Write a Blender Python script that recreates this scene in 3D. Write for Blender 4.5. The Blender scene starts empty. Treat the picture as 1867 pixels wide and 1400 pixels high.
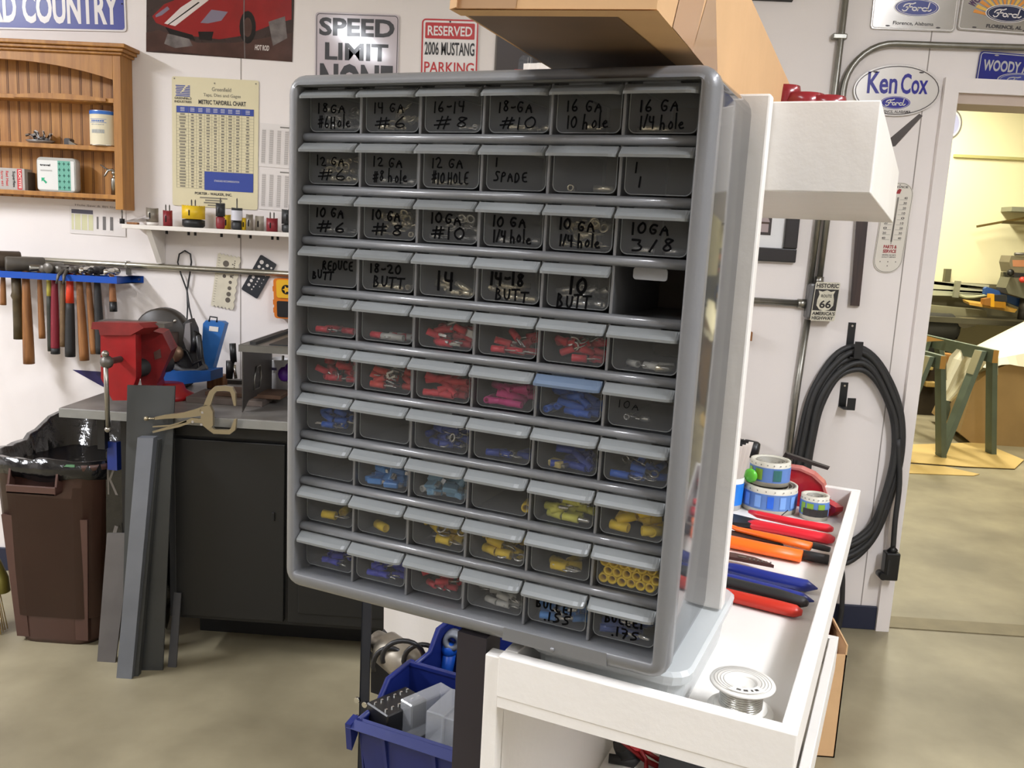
import bpy, bmesh, math, random
from mathutils import Vector as V, Matrix, Quaternion
random.seed(7)
R = math.radians
sc = bpy.context.scene
C = sc.collection

# ---------------------------------------------------------------- camera
IW, IH = 1867, 1400
FPX, PITCH, ROLL, YAW, EYE = 1608.6, .1649, .0528, -.0378, 1.445
_f = V((math.sin(YAW), math.cos(YAW), 0)); _r = V((math.cos(YAW), -math.sin(YAW), 0)); _u = V((0, 0, 1))
_f2 = _f*math.cos(PITCH) - _u*math.sin(PITCH); _u2 = _u*math.cos(PITCH) + _f*math.sin(PITCH)
_r3 = _r*math.cos(ROLL) + _u2*math.sin(ROLL); _u3 = _u2*math.cos(ROLL) - _r*math.sin(ROLL)
cam = bpy.data.cameras.new('camera'); camo = bpy.data.objects.new('camera', cam); C.objects.link(camo)
camo.matrix_world = Matrix(((_r3.x, _u3.x, -_f2.x, 0), (_r3.y, _u3.y, -_f2.y, 0), (_r3.z, _u3.z, -_f2.z, EYE), (0, 0, 0, 1)))
cam.sensor_width = 36; cam.lens = 36*FPX/IW; cam.clip_start = .02
sc.camera = camo

def ray(x, y): return _r3*((x - IW/2)/FPX) - _u3*((y - IH/2)/FPX) + _f2
def wy(x, y, Y=3.333): d = ray(x, y); return V((0, 0, EYE)) + d*(Y/d.y)      # where the sight line meets the upright plane Y
def wz(x, y, Z=0.0): d = ray(x, y); return V((0, 0, EYE)) + d*((Z - EYE)/d.z)  # ... or the level plane Z
def wpl(x, y, p, n): d = ray(x, y); o = V((0, 0, EYE)); return o + d*((p - o).dot(n)/d.dot(n))

# ---------------------------------------------------------------- world, lights, exposure
w = bpy.data.worlds.new('world'); sc.world = w; w.use_nodes = True
w.node_tree.nodes['Background'].inputs[0].default_value = (.9, .95, 1, 1)
w.node_tree.nodes['Background'].inputs[1].default_value = .05
vs = sc.view_settings
vs.view_transform = 'Standard'; vs.look = 'None'; vs.gamma = 1; vs.use_curve_mapping = False
vs.exposure = 1.0
def lamp(name, loc, sx, sy, power, col, rotz=0):
    l = bpy.data.lights.new(name, 'AREA'); l.shape = 'RECTANGLE'; l.size = sx; l.size_y = sy; l.energy = power; l.color = col
    o = bpy.data.objects.new(name, l); C.objects.link(o); o.location = loc; o.rotation_euler = (0, 0, rotz); return o
CEIL = 3.0
WHT = (.94, .965, 1.03)
LAMPS = [((-1.65, -.75), 23), ((-3.6, 1.2), 112), ((-.5, 0), 8), ((1.6, -.25), 68), ((1.6, 1.3), 10), ((-.2, -3.2), 6), ((2.6, -3.4), 16)]  # lamp over the camera and rear pair added for brightness; others follow highlights and shadows
for (x, y), p in LAMPS: lamp('tube_light', (x, y, CEIL - .075), .22, 1.2, p, WHT)
LAMPS2 = [((3.6, 6.2), 44), ((3.4, 8.2), 76), ((.8, 6.5), 24)]
for (x, y), p in LAMPS2: lamp('tube_light', (x, y, 3.4 - .075), .22, 1.2, p, (1, .95, .78))

# ---------------------------------------------------------------- materials
def lin(c):
    return tuple((v/255/12.92 if v/255 <= .04045 else ((v/255 + .055)/1.055)**2.4) for v in c) + (1,)
MATS = {}
def mat(name, col, rough=.5, metal=0, noise=0, nscale=20, bump=0, bscale=60, stretch=None, spec=.5, col2=None, trans=0, coat=0):
    if name in MATS: return MATS[name]
    m = bpy.data.materials.new(name); m.use_nodes = True; MATS[name] = m
    nt = m.node_tree; b = nt.nodes['Principled BSDF']; L = nt.links.new
    b.inputs['Base Color'].default_value = lin(col); b.inputs['Roughness'].default_value = rough
    b.inputs['Metallic'].default_value = metal; b.inputs['Specular IOR Level'].default_value = spec
    if coat: b.inputs['Coat Weight'].default_value = coat; b.inputs['Coat Roughness'].default_value = .06
    tc = None
    if noise or bump or col2:
        tc = nt.nodes.new('ShaderNodeTexCoord'); mp = nt.nodes.new('ShaderNodeMapping'); L(tc.outputs['Object'], mp.inputs[0])
        if stretch: mp.inputs['Scale'].default_value = stretch
    if noise or col2:
        n = nt.nodes.new('ShaderNodeTexNoise'); n.inputs['Scale'].default_value = nscale; n.inputs['Detail'].default_value = 5; L(mp.outputs[0], n.inputs[0])
        rp = nt.nodes.new('ShaderNodeValToRGB'); L(n.outputs[0], rp.inputs[0])
        c1 = lin(col); c2 = lin(col2) if col2 else tuple(v*(1 - noise) for v in c1[:3]) + (1,)
        rp.color_ramp.elements[0].position = .35; rp.color_ramp.elements[1].position = .68
        rp.color_ramp.elements[0].color = c2; rp.color_ramp.elements[1].color = c1
        L(rp.outputs[0], b.inputs['Base Color'])
    if bump:
        n2 = nt.nodes.new('ShaderNodeTexNoise'); n2.inputs['Scale'].default_value = bscale; n2.inputs['Detail'].default_value = 4; L(mp.outputs[0], n2.inputs[0])
        bp = nt.nodes.new('ShaderNodeBump'); bp.inputs['Strength'].default_value = bump; bp.inputs['Distance'].default_value = .01
        L(n2.outputs[0], bp.inputs['Height']); L(bp.outputs[0], b.inputs['Normal'])
    if trans:                                                 # part see-through plastic: straight-through light mixed in
        tr = nt.nodes.new('ShaderNodeBsdfTransparent'); mx = nt.nodes.new('ShaderNodeMixShader'); mx.inputs[0].default_value = trans
        L(b.outputs[0], mx.inputs[1]); L(tr.outputs[0], mx.inputs[2]); L(mx.outputs[0], nt.nodes['Material Output'].inputs[0])
    return m

# ---------------------------------------------------------------- mesh builder
class MB:
    def __init__(s): s.v = []; s.f = []; s.m = []; s.sm = []
    def add(s, vs, fs, mi=0, smooth=False):
        o = len(s.v); s.v += [V(p) for p in vs]
        for f in fs: s.f.append([i + o for i in f]); s.m.append(mi); s.sm.append(smooth)
        return s
    def frombm(s, bm, mi=0, smooth=False, M=None):
        bm.verts.index_update()
        return s.add([(M @ v.co if M else v.co.copy()) for v in bm.verts], [[v.index for v in f.verts] for f in bm.faces], mi, smooth)
    def box(s, c, d, mi=0, bev=0, M=None, seg=2):
        bm = bmesh.new(); bmesh.ops.create_cube(bm, size=1)
        for v in bm.verts: v.co = V((v.co.x*d[0], v.co.y*d[1], v.co.z*d[2]))
        if bev: bmesh.ops.bevel(bm, geom=bm.edges[:], offset=bev, segments=seg, affect='EDGES', profile=.5)
        for v in bm.verts: v.co += V(c)
        s.frombm(bm, mi, False, M); bm.free(); return s
    def ab(s, a, b, mi=0, bev=0, M=None, seg=2):
        a = V(a); b = V(b); return s.box((a + b)/2, [abs(q) for q in (b - a)], mi, bev, M, seg)
    def quad(s, a, b, c, d, mi=0): return s.add([a, b, c, d], [(0, 1, 2, 3)], mi)
    def hexa(s, p, mi=0):      # p: 4 bottom + 4 top corners
        return s.add(p, [(3, 2, 1, 0), (4, 5, 6, 7), (0, 1, 5, 4), (1, 2, 6, 5), (2, 3, 7, 6), (3, 0, 4, 7)], mi)
    def tube(s, pts, r, n=8, mi=0, closed=False, caps=True):
        pts = [V(p) for p in pts]; N = len(pts); rr = r if isinstance(r, (list, tuple)) else [r]*N
        vs = []; up = None
        for i, p in enumerate(pts):
            if closed: t = pts[(i + 1) % N] - pts[i - 1]
            else: t = pts[min(i + 1, N - 1)] - pts[max(i - 1, 0)]
            t = t.normalized() if t.length > 1e-9 else V((0, 0, 1))
            if up is None:
                up = V((0, 0, 1)) if abs(t.z) < .9 else V((1, 0, 0))
            a = (up - t*up.dot(t)); a = a.normalized() if a.length > 1e-6 else t.orthogonal().normalized()
            up = a; b = t.cross(a)
            vs += [p + (a*math.cos(2*math.pi*k/n) + b*math.sin(2*math.pi*k/n))*rr[i] for k in range(n)]
        fs = []
        for i in range(N if closed else N - 1):
            j = (i + 1) % N
            fs += [(i*n + k, i*n + (k + 1) % n, j*n + (k + 1) % n, j*n + k) for k in range(n)]
        s.add(vs, fs, mi, True)
        if caps and not closed:
            o = len(s.v) - len(vs)
            s.f.append([o + k for k in range(n)][::-1]); s.m.append(mi); s.sm.append(False)
            s.f.append([o + (N - 1)*n + k for k in range(n)]); s.m.append(mi); s.sm.append(False)
        return s
    def cyl(s, a, b, r, n=16, mi=0, r2=None): return s.tube([a, b], [r, r if r2 is None else r2], n, mi)
    def lathe(s, prof, o=(0, 0, 0), ax=(0, 0, 1), n=24, mi=0, closed=False, caps=False):
        o = V(o); ax = V(ax).normalized(); a = ax.orthogonal().normalized(); b = ax.cross(a); P = len(prof)
        vs = [o + ax*z + (a*math.cos(2*math.pi*k/n) + b*math.sin(2*math.pi*k/n))*r for r, z in prof for k in range(n)]
        fs = [(i*n + k, i*n + (k + 1) % n, ((i + 1) % P)*n + (k + 1) % n, ((i + 1) % P)*n + k) for i in range(P if closed else P - 1) for k in range(n)]
        s.add(vs, fs, mi, True)
        o_ = len(s.v) - len(vs)
        if caps and not closed:
            if prof[0][0] > 1e-5: s.f.append([o_ + k for k in range(n)][::-1]); s.m.append(mi); s.sm.append(False)
            if prof[-1][0] > 1e-5: s.f.append([o_ + (P - 1)*n + k for k in range(n)]); s.m.append(mi); s.sm.append(False)
        return s
    def prism(s, poly, o, ex, ey, ez, h, mi=0):
        o = V(o); ex = V(ex); ey = V(ey); ez = V(ez); n = len(poly)
        vs = [o + ex*x + ey*y for x, y in poly] + [o + ex*x + ey*y + ez*h for x, y in poly]
        return s.add(vs, [list(range(n))[::-1], list(range(n, 2*n))] + [(i, (i + 1) % n, n + (i + 1) % n, n + i) for i in range(n)], mi)
    def loft(s, loops, mi=0, caps=True, smooth=True):
        n = len(loops[0]); vs = [p for l in loops for p in l]
        fs = [(i*n + k, i*n + (k + 1) % n, (i + 1)*n + (k + 1) % n, (i + 1)*n + k) for i in range(len(loops) - 1) for k in range(n)]
        o = len(s.v); s.add(vs, fs, mi, smooth)
        if caps:
            s.f.append([o + k for k in range(n)][::-1]); s.m.append(mi); s.sm.append(False)
            s.f.append([o + (len(loops) - 1)*n + k for k in range(n)]); s.m.append(mi); s.sm.append(False)
        return s
    def ball(s, c, r, mi=0, n=12, sc_=(1, 1, 1)):
        bm = bmesh.new(); bmesh.ops.create_uvsphere(bm, u_segments=n, v_segments=max(6, n//2), radius=1)
        for v in bm.verts: v.co = V(c) + V((v.co.x*r*sc_[0], v.co.y*r*sc_[1], v.co.z*r*sc_[2]))
        s.frombm(bm, mi, True); bm.free(); return s
    def ribbon(s, pts, F, wd, mi=0, off=.0006, closed=False):  # flat pen stroke in frame F
        P = [V((x, y)) for x, y in pts]; n = len(P)
        if n < 2: return s
        L_, R_ = [], []
        for i, p in enumerate(P):
            t = (P[(i + 1) % n] - P[i - 1]) if closed else (P[min(i + 1, n - 1)] - P[max(i - 1, 0)])
            t = t.normalized() if t.length > 1e-9 else V((1, 0)); q = V((-t.y, t.x))*wd/2
            if not closed and i == 0: p = p - t*wd*.4
            if not closed and i == n - 1: p = p + t*wd*.4
            L_.append(F.p(p.x + q.x, p.y + q.y, off)); R_.append(F.p(p.x - q.x, p.y - q.y, off))
        return s.add(L_ + R_, [(i, n + i, n + (i + 1) % n, (i + 1) % n) for i in range(n if closed else n - 1)], mi)
    def flat(s, poly, F, mi=0, off=.0004):
        return s.add([F.p(x, y, off) for x, y in poly], [list(range(len(poly)))], mi)
    def text(s, st, F, x, y, wd, h, mi=0, off=.0006, bold=0, shear=0):   # letters fitted in a w x h box at x,y of frame F
        vs, fs, (x0, y0, x1, y1) = glyphs(st, bold, shear)
        kx = wd/(x1 - x0); ky = h/(y1 - y0)
        return s.add([F.p(x + (a - x0)*kx, y + (b - y0)*ky, off) for a, b in vs], fs, mi)
    def build(s, name, mats, parent=None, world=False, loc=None, rot=None):
        me = bpy.data.meshes.new(name); vs = s.v
        if world and parent is not None:
            Mi = parent.matrix_basis.copy(); q_ = parent.parent
            while q_ is not None: Mi = q_.matrix_basis @ Mi; q_ = q_.parent
            Mi.invert(); vs = [Mi @ v for v in vs]
        if loc is not None and world: vs = [v - V(loc) for v in vs]
        me.from_pydata(vs, [], s.f); me.polygons.foreach_set('material_index', s.m); me.polygons.foreach_set('use_smooth', s.sm)
        for m in (mats if isinstance(mats, (list, tuple)) else [mats]): me.materials.append(m)
        bm = bmesh.new(); bm.from_mesh(me); bmesh.ops.recalc_face_normals(bm, faces=bm.faces); bm.to_mesh(me); bm.free()
        o = bpy.data.objects.new(name, me); C.objects.link(o)
        if parent is not None: o.parent = parent
        if loc is not None: o.location = loc
        if rot is not None: o.rotation_euler = rot
        return o
_G = {}
def glyphs(st, bold, shear):
    k = (st, bold, shear)
    if k not in _G:
        cu = bpy.data.curves.new('t', 'FONT'); cu.body = st; cu.fill_mode = 'FRONT'; cu.offset = bold; cu.shear = shear; cu.resolution_u = 3
        o = bpy.data.objects.new('t', cu); C.objects.link(o)
        me = bpy.data.meshes.new_from_object(o.evaluated_get(bpy.context.evaluated_depsgraph_get()))
        vs = [(v.co.x, v.co.y) for v in me.vertices]; fs = [list(p.vertices) for p in me.polygons]
        xs = [v[0] for v in vs]; ys = [v[1] for v in vs]
        _G[k] = (vs, fs, (min(xs), min(ys), max(xs), max(ys)))
        bpy.data.objects.remove(o); bpy.data.curves.remove(cu); bpy.data.meshes.remove(me)
    return _G[k]
class Fr:                        # a flat frame: origin, two in-plane axes, normal
    def __init__(s, o, ex, ey, en=None):
        s.o = V(o); s.ex = V(ex).normalized(); s.ey = V(ey).normalized(); s.en = V(en) if en is not None else s.ex.cross(s.ey).normalized()
    def p(s, x, y, z=0): return s.o + s.ex*x + s.ey*y + s.en*z
def wallframe(bl, br, tl, Y=3.333):   # frame of a plate on the wall from three of its corners; returns frame, width, height
    a, b, c = wy(*bl, Y), wy(*br, Y), wy(*tl, Y); ex = (b - a); ey = (c - a); n = V((0, -1, 0))
    exn = ex.normalized(); eyn = (ey - exn*ey.dot(exn))
    return Fr(a, exn, eyn, n), ex.length, eyn.length
def rrect(x0, y0, x1, y1, r, n=4):
    P = []
    for cx, cy, a0 in ((x1 - r, y1 - r, 0), (x0 + r, y1 - r, 90), (x0 + r, y0 + r, 180), (x1 - r, y0 + r, 270)):
        P += [(cx + r*math.cos(R(a0 + 90*k/n)), cy + r*math.sin(R(a0 + 90*k/n))) for k in range(n + 1)]
    return P
def ell(cx, cy, rx, ry, n=28, a0=0, a1=360):
    return [(cx + rx*math.cos(R(a0 + (a1 - a0)*k/n)), cy + ry*math.sin(R(a0 + (a1 - a0)*k/n))) for k in range(n + (0 if a1 - a0 >= 360 else 1))]
def tag(o, label, cat, group=None, kind=None):
    o['label'] = label; o['category'] = cat
    if group: o['group'] = group
    if kind: o['kind'] = kind
    return o
def struct(name, mb, m):
    o = mb.build(name, m); o['kind'] = 'structure'; return o
def thing(name, label, cat, loc, rotz=0, group=None):
    o = bpy.data.objects.new(name, None); C.objects.link(o); o.empty_display_size = .05
    o.matrix_basis = Matrix.Translation(V(loc)) @ Matrix.Rotation(rotz, 4, 'Z')
    return tag(o, label, cat, group)
def solo(name, mb, mats, label, cat, group=None, loc=None, world=True):
    if loc is None:
        n = len(mb.v); loc = sum(mb.v, V())/n; loc.z = min(v.z for v in mb.v)
    return tag(mb.build(name, mats, None, world, loc), label, cat, group)
def copies(o, loc, rot, label, group):                       # copy a thing with its parts and sub-parts
    r = o.copy(); C.objects.link(r); r.location = loc; r.rotation_euler = rot; r['label'] = label; r['group'] = group
    for ch in list(o.children):
        c = ch.copy(); C.objects.link(c); c.parent = r
        for g in ch.children: d = g.copy(); C.objects.link(d); d.parent = c
    return r
# the script form of the car maker's oval, in unit strokes
FORD = [[(.0, .22), (.05, .12), (.13, .16), (.19, .4), (.24, .65), (.27, .8)], [(.03, .55), (.08, .74), (.2, .84), (.34, .82), (.43, .92)], [(.12, .5), (.24, .52), (.33, .54)],
        [(.55, .5), (.545, .35), (.53, .2)], [(.54, .36), (.58, .47), (.63, .5), (.67, .44)], [(.93, .95), (.9, .6), (.87, .28), (.9, .2), (.95, .2), (1, .32)]]
FORDC = [(.42, .35, .075, .15), (.78, .34, .09, .15)]
def ford(mb, F, cx, cy, rx, ry, blue, white, off=.0008):     # blue oval with a white rim and white script
    mb.flat(ell(cx, cy, rx, ry), F, white, off); mb.flat(ell(cx, cy, rx*.95, ry*.92), F, blue, off + .0004)
    mb.ribbon(ell(cx, cy, rx*.88, ry*.82), F, ry*.05, white, off + .0008, True)
    W_, H_ = rx*1.25, ry*1.15; x0, y0 = cx - W_/2, cy - H_*.5
    for st in FORD: mb.ribbon([(x0 + x*W_, y0 + y*H_) for x, y in st], F, ry*.13, white, off + .0010)
    for x, y, a, b in FORDC: mb.ribbon(ell(x0 + x*W_, y0 + y*H_, a*W_, b*H_, 14), F, ry*.13, white, off + .0010, True)

# shared materials
M_wall = mat('white_wall_paint', (233, 226, 222), .55, noise=.03, nscale=3, bump=.03, bscale=250)
M_white = mat('white_paint', (233, 227, 219), .38, noise=.03, nscale=8, bump=.04, bscale=120)
M_black = mat('black_plastic', (22, 22, 24), .4)
M_blackm = mat('black_metal', (20, 20, 21), .45, noise=.3, nscale=12)
M_steel = mat('galvanised_steel', (160, 158, 150), .32, 1, noise=.15, nscale=40)
M_chrome = mat('bright_metal', (205, 203, 196), .2, 1)
M_dsteel = mat('dull_steel', (110, 106, 100), .45, .7, noise=.3, nscale=30)
M_ink = mat('black_ink', (18, 17, 18), .6, spec=.2)
M_wood = mat('oak', (184, 130, 62), .42, stretch=(14, 14, 1.2), nscale=3.5, col2=(156, 104, 46), bump=.06, bscale=40)
M_hwood = mat('handle_wood', (158, 106, 58), .5, stretch=(20, 20, 2), nscale=4, col2=(120, 76, 38))
M_navy = mat('navy_paint', (28, 34, 56), .5)
M_red = mat('red_enamel', (158, 20, 24), .4, noise=.25, nscale=14)
M_blue = mat('blue_enamel', (20, 78, 176), .35)
M_dark = mat('dark_rubber', (38, 38, 38), .6)
M_card = mat('cardboard', (214, 174, 128), .7, noise=.08, nscale=14, bump=.05, bscale=90)
M_gray = mat('grey_print', (120, 116, 110), .6)
# ================================================================ the setting
WY = 3.333; WT = .15
DX0, DX1, DH = 1.398, 3.0, 2.03
M_floor = mat('concrete_floor', (166, 156, 128), .5, nscale=2.0, col2=(124, 115, 92), bump=.02, bscale=30)
M_ceil = mat('ceiling_paint', (225, 222, 216), .7)
M_yel = mat('cream_wall_paint', (246, 238, 196), .6, noise=.03, nscale=2)
struct('floor', MB().ab((-5, -4.5, -.1), (9, 10.2, 0)), M_floor)
struct('ceiling', MB().ab((-5, -4.5, CEIL), (4.4, WY + .07, CEIL + .1)), M_ceil)
struct('ceiling_annex', MB().ab((-3, WY + .07, 3.4), (9, 10.2, 3.5)), M_ceil)
m = MB()
m.ab((-5, WY, 0), (DX0, WY + WT, 3.5)); m.ab((DX0, WY, DH), (DX1, WY + WT, 3.5)); m.ab((DX1, WY, 0), (9, WY + WT, 3.5))
G_ = mat('panel_joint', (150, 142, 136), .7)
for x in (-1.181, 1.2865): m.ab((x - .002, WY - .0006, 0), (x + .002, WY + .001, 3.0), 1)
struct('wall_back', m, [M_wall, G_])
struct('wall_left', MB().ab((-5.1, -4.5, 0), (-5, WY, CEIL)), M_wall)
struct('wall_right', MB().ab((4.4, -4.5, 0), (4.5, WY, CEIL)), M_wall)
struct('wall_front', MB().ab((-5, -4.6, 0), (4.4, -4.5, CEIL)), M_wall)
struct('wall_annex_back', MB().ab((-3, 9.5, 0), (9, 9.6, 3.5)), M_yel)
struct('wall_annex_left', MB().ab((-3.1, WY + WT, 0), (-3, 9.6, 3.5)), M_yel)
struct('wall_annex_right', MB().ab((8.9, WY + WT, 0), (9, 9.6, 3.5)), M_yel)
# door casing: mitred flat boards round the opening, with the lining of the opening
m = MB(); cw = .05; ct = .02
m.prism([(DX0 - cw, 0), (DX0, 0), (DX0, DH), (DX0 - cw, DH + cw)], (0, WY, 0), (1, 0, 0), (0, 0, 1), (0, -1, 0), ct)
m.prism([(DX0 - cw, DH + cw), (DX0, DH), (DX1, DH), (DX1 + cw, DH + cw)], (0, WY, 0), (1, 0, 0), (0, 0, 1), (0, -1, 0), ct)
m.prism([(DX1, 0), (DX1 + cw, 0), (DX1 + cw, DH + cw), (DX1, DH)], (0, WY, 0), (1, 0, 0), (0, 0, 1), (0, -1, 0), ct)
struct('trim_1', m, M_wall)
m = MB(); m.ab((DX0, WY + .001, 0), (DX0 + .006, WY + WT, DH)); m.ab((DX0, WY - .004, DH - .035), (DX1, WY + WT, DH)); m.ab((DX1 - .006, WY + .001, 0), (DX1, WY + WT, DH))
struct('trim_2', m, mat('door_lining_paint', (196, 178, 164), .5))
m = MB(); m.ab((-5, WY - .012, 0), (DX0 - cw - .001, WY, .096), bev=.003)
struct('baseboard_back', m, M_navy)
m = MB(); m.ab((DX0, WY + .02, .0), (DX1, WY + WT - .02, .004))
struct('trim_3', m, mat('threshold_concrete', (140, 128, 98), .6, noise=.2, nscale=10))
# ceiling fixtures that carry the tubes, added lamps included
def fixture(x, y, z, i):
    t = thing('ceiling_light', '', 'ceiling light', (x, y, z), 0, 'strip lights on the ceiling')
    MB().box((0, 0, -.03), (.26, 1.26, .06), bev=.01).build('housing', M_white, t)
    for sx in (-.06, .06): MB().cyl((sx, -.6, -.072), (sx, .6, -.072), .013, 10).build('tube', mat('tube_glass', (245, 245, 240), .3), t)
    t['label'] = 'white twin tube strip light fixed to the ceiling outside the picture'
for i, ((x, y), p) in enumerate(LAMPS): fixture(x, y, CEIL, i)
for i, ((x, y), p) in enumerate(LAMPS2): fixture(x, y, 3.4, i)

# ---------------------------------------------------------------- things on the wall: signs
def F_(bl, br, tl, Y=WY): return wallframe(bl, br, tl, Y)
Mw = mat('sign_white', (232, 228, 226), .25, coat=.3); Mb = mat('sign_blue', (58, 66, 150), .3, coat=.3); Mr = mat('sign_red', (188, 32, 36), .3, coat=.3)
M_sblk = mat('sign_black', (24, 20, 22), .3, coat=.3)
# street sign
F, wd, h = F_((-230, 31.5), (231, 58), (-230, -56)); F = Fr(V((-2.56, WY - .004, 2.075)), (1, 0, .042), (0, 0, 1), (0, -1, 0)); 
a = wy(231, 58); b = wy(228, 0); wd = .66; h = .155
F = Fr(wy(231, 58, WY - .003) - V((1, 0, .022)).normalized()*wd, (1, 0, .022), (-.022, 0, 1), (0, -1, 0))
m = MB(); m.prism(rrect(0, 0, wd, h, .012), F.o, F.ex, F.ey, F.en, .0015, 0); m.flat(rrect(.006, .006, wd - .006, h - .006, .01), F, 1, .0022)
m.text('FORD COUNTRY', F, .060, .022, wd - .085, .112, 0, .0030, .035)
for x in (.02, wd - .012): m.flat(ell(x, h*.62, .003, .003, 8), F, 2, .003)
solo('street_sign', m, [Mw, Mb, M_ink], 'long blue sign with white COUNTRY lettering above the oak wall shelf', 'sign')
# car poster: dark print, creased plastic, a red car with two white stripes
F, wd, h = F_((267, 94.5), (533, 113), (263, -30)); h = .30
m = MB(); m.prism([(0, 0), (wd, 0), (wd, h), (0, h)], F.o, F.ex, F.ey, F.en, .002, 0)
q = lambda px, py: ((wy(px, py) - F.o).dot(F.ex), (wy(px, py) - F.o).dot(F.ey))
P = lambda *pp: [q(*p) for p in pp]
m.flat(P((267, 94), (300, 92), (330, 96), (420, 104), (490, 110), (533, 113), (533, 60), (480, 70), (430, 78), (360, 78), (290, 55), (267, 60)), F, 5, .0024)
m.flat(P((278, 30), (300, 8), (340, -8), (420, -20), (500, -20), (532, 0), (532, 36), (500, 44), (470, 56), (440, 66), (400, 72), (350, 66), (305, 50), (285, 42)), F, 1, .0026)
m.flat(P((300, 43), (320, 48), (400, -14), (370, -12), (330, 14)), F, 2, .0030); m.flat(P((306, 45.5), (308, 46), (365, 5), (362, 4)), F, 3, .0032)
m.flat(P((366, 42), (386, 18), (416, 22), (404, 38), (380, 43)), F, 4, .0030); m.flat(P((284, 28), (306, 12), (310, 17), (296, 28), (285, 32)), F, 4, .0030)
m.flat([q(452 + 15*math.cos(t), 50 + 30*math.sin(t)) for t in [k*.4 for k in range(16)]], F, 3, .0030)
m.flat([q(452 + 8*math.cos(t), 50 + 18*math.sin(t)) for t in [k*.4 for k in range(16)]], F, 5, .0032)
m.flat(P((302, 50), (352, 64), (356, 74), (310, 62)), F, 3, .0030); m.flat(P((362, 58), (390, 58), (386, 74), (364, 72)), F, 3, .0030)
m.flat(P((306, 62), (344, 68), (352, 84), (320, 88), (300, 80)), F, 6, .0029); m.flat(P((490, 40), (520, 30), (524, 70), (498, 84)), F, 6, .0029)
m.ribbon(P((446, -20), (445, 40), (447, 106)), F, .004, 6, .0034)
m.text('HOT ROD', F, *q(465, 91.5), .053, .019, 2, .0034, .03, .15)
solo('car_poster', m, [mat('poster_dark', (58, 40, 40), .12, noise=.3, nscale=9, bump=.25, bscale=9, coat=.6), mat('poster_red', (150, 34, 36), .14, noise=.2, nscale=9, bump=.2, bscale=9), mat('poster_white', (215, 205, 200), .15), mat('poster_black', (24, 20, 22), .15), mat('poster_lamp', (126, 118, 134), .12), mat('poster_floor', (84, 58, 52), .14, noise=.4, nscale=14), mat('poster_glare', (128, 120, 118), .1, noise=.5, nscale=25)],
     'glossy dark poster of a red car with two white stripes', 'poster')
# speed sign
F, wd, h = F_((571.5, 190), (721, 196), (575.5, 22)); wd = .305; h = .457
F = Fr(wy(575.5, 22, WY - .003) - F.ey*h, F.ex, F.ey, (0, -1, 0))
m = MB(); m.prism(rrect(0, 0, wd, h, .012), F.o, F.ex, F.ey, F.en, .0015, 0); m.ribbon(rrect(.005, .005, wd - .005, h - .005, .012), F, .0022, 1, .0022, True)
m.text('SPEED', F, .014, h - .080, wd - .03, .063, 1, .0026, .035); m.text('LIMIT', F, .036, h - .163, .232, .06, 1, .0026, .03)
m.text('NONE', F, .018, h - .30, wd - .036, .125, 1, .0026, .045)
solo('speed_sign', m, [mat('glossy_sign_white', (196, 186, 192), .09, coat=.5), M_sblk], 'glossy white sign reading SPEED LIMIT NONE in black', 'sign')
# parking sign
wd = .207; h = .30; t_ = wy(769, 33, WY - .003); F = Fr(t_ - V((-.012, 0, 1)).normalized()*h, (1, 0, .012), (-.012, 0, 1), (0, -1, 0))
m = MB(); m.prism(rrect(0, 0, wd, h, .014), F.o, F.ex, F.ey, F.en, .0015, 0); m.ribbon(rrect(.004, .004, wd - .004, h - .004, .012), F, .0055, 1, .0022, True)
m.flat(rrect(.014, h - .069, wd - .014, h - .014, .004), F, 1, .0024); m.text('RESERVED', F, .023, h - .059, wd - .046, .034, 0, .0029, .02)
m.text('2006 MUSTANG', F, .013, h - .126, wd - .026, .046, 2, .0026, .02); m.text('PARKING', F, .013, h - .188, wd - .026, .039, 1, .0026, .012)
m.text('ONLY', F, .055, h - .242, wd - .11, .039, 1, .0026, .012); m.flat(ell(wd/2, h - .01, .0035, .0035, 8), F, 2, .0027)
solo('parking_sign', m, [Mw, Mr, M_sblk], 'white sign with red border reserving a parking space', 'sign')
# tap and drill chart
F, wd, h = F_((315.3, 374), (470, 383), (314.7, 139)); F.o.y -= .002
m = MB(); m.prism(rrect(0, 0, wd, h, .008), F.o, F.ex, F.ey, F.en, .0015, 0)
for k in range(7): m.flat([(.014 + .002*(k % 2), h - .034 - k*.006), (.068, h - .034 - k*.006), (.068, h - .0305 - k*.006), (.014 + .002*(k % 2), h - .0305 - k*.006)], F, 1, .0022)
m.flat([(.030, h - .06), (.052, h - .03), (.062, h - .03), (.046, h - .044), (.052, h - .046)], F, 0, .0026)
m.text('GREENFIELD', F, .010, h - .081, .064, .0085, 2, .0022, .02); m.text('INDUSTRIES', F, .010, h - .093, .064, .0085, 2, .0022, .02)
m.text('Greenfield', F, .150, h - .046, .072, .014, 3, .0022, .01); m.text('Taps, Dies and Gages', F, .118, h - .069, .14, .015, 3, .0022, .01)
m.text('METRIC TAP/DRILL CHART', F, .100, h - .094, .178, .016, 2, .0022, .03)
gx0, gx1, gy1, gy0 = .017, wd - .017, h - .104, .067
m.flat([(gx0, gy1 - .024), (gx1, gy1 - .024), (gx1, gy1), (gx0, gy1)], F, 1, .0022)
cols = [0, .045, .075, .105, .133, .160, .188, .216, .245, gx1 - gx0]
for x in cols: m.ribbon([(gx0 + x, gy0), (gx0 + x, gy1)], F, .0008, 4, .0024)
rows = 25
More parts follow.
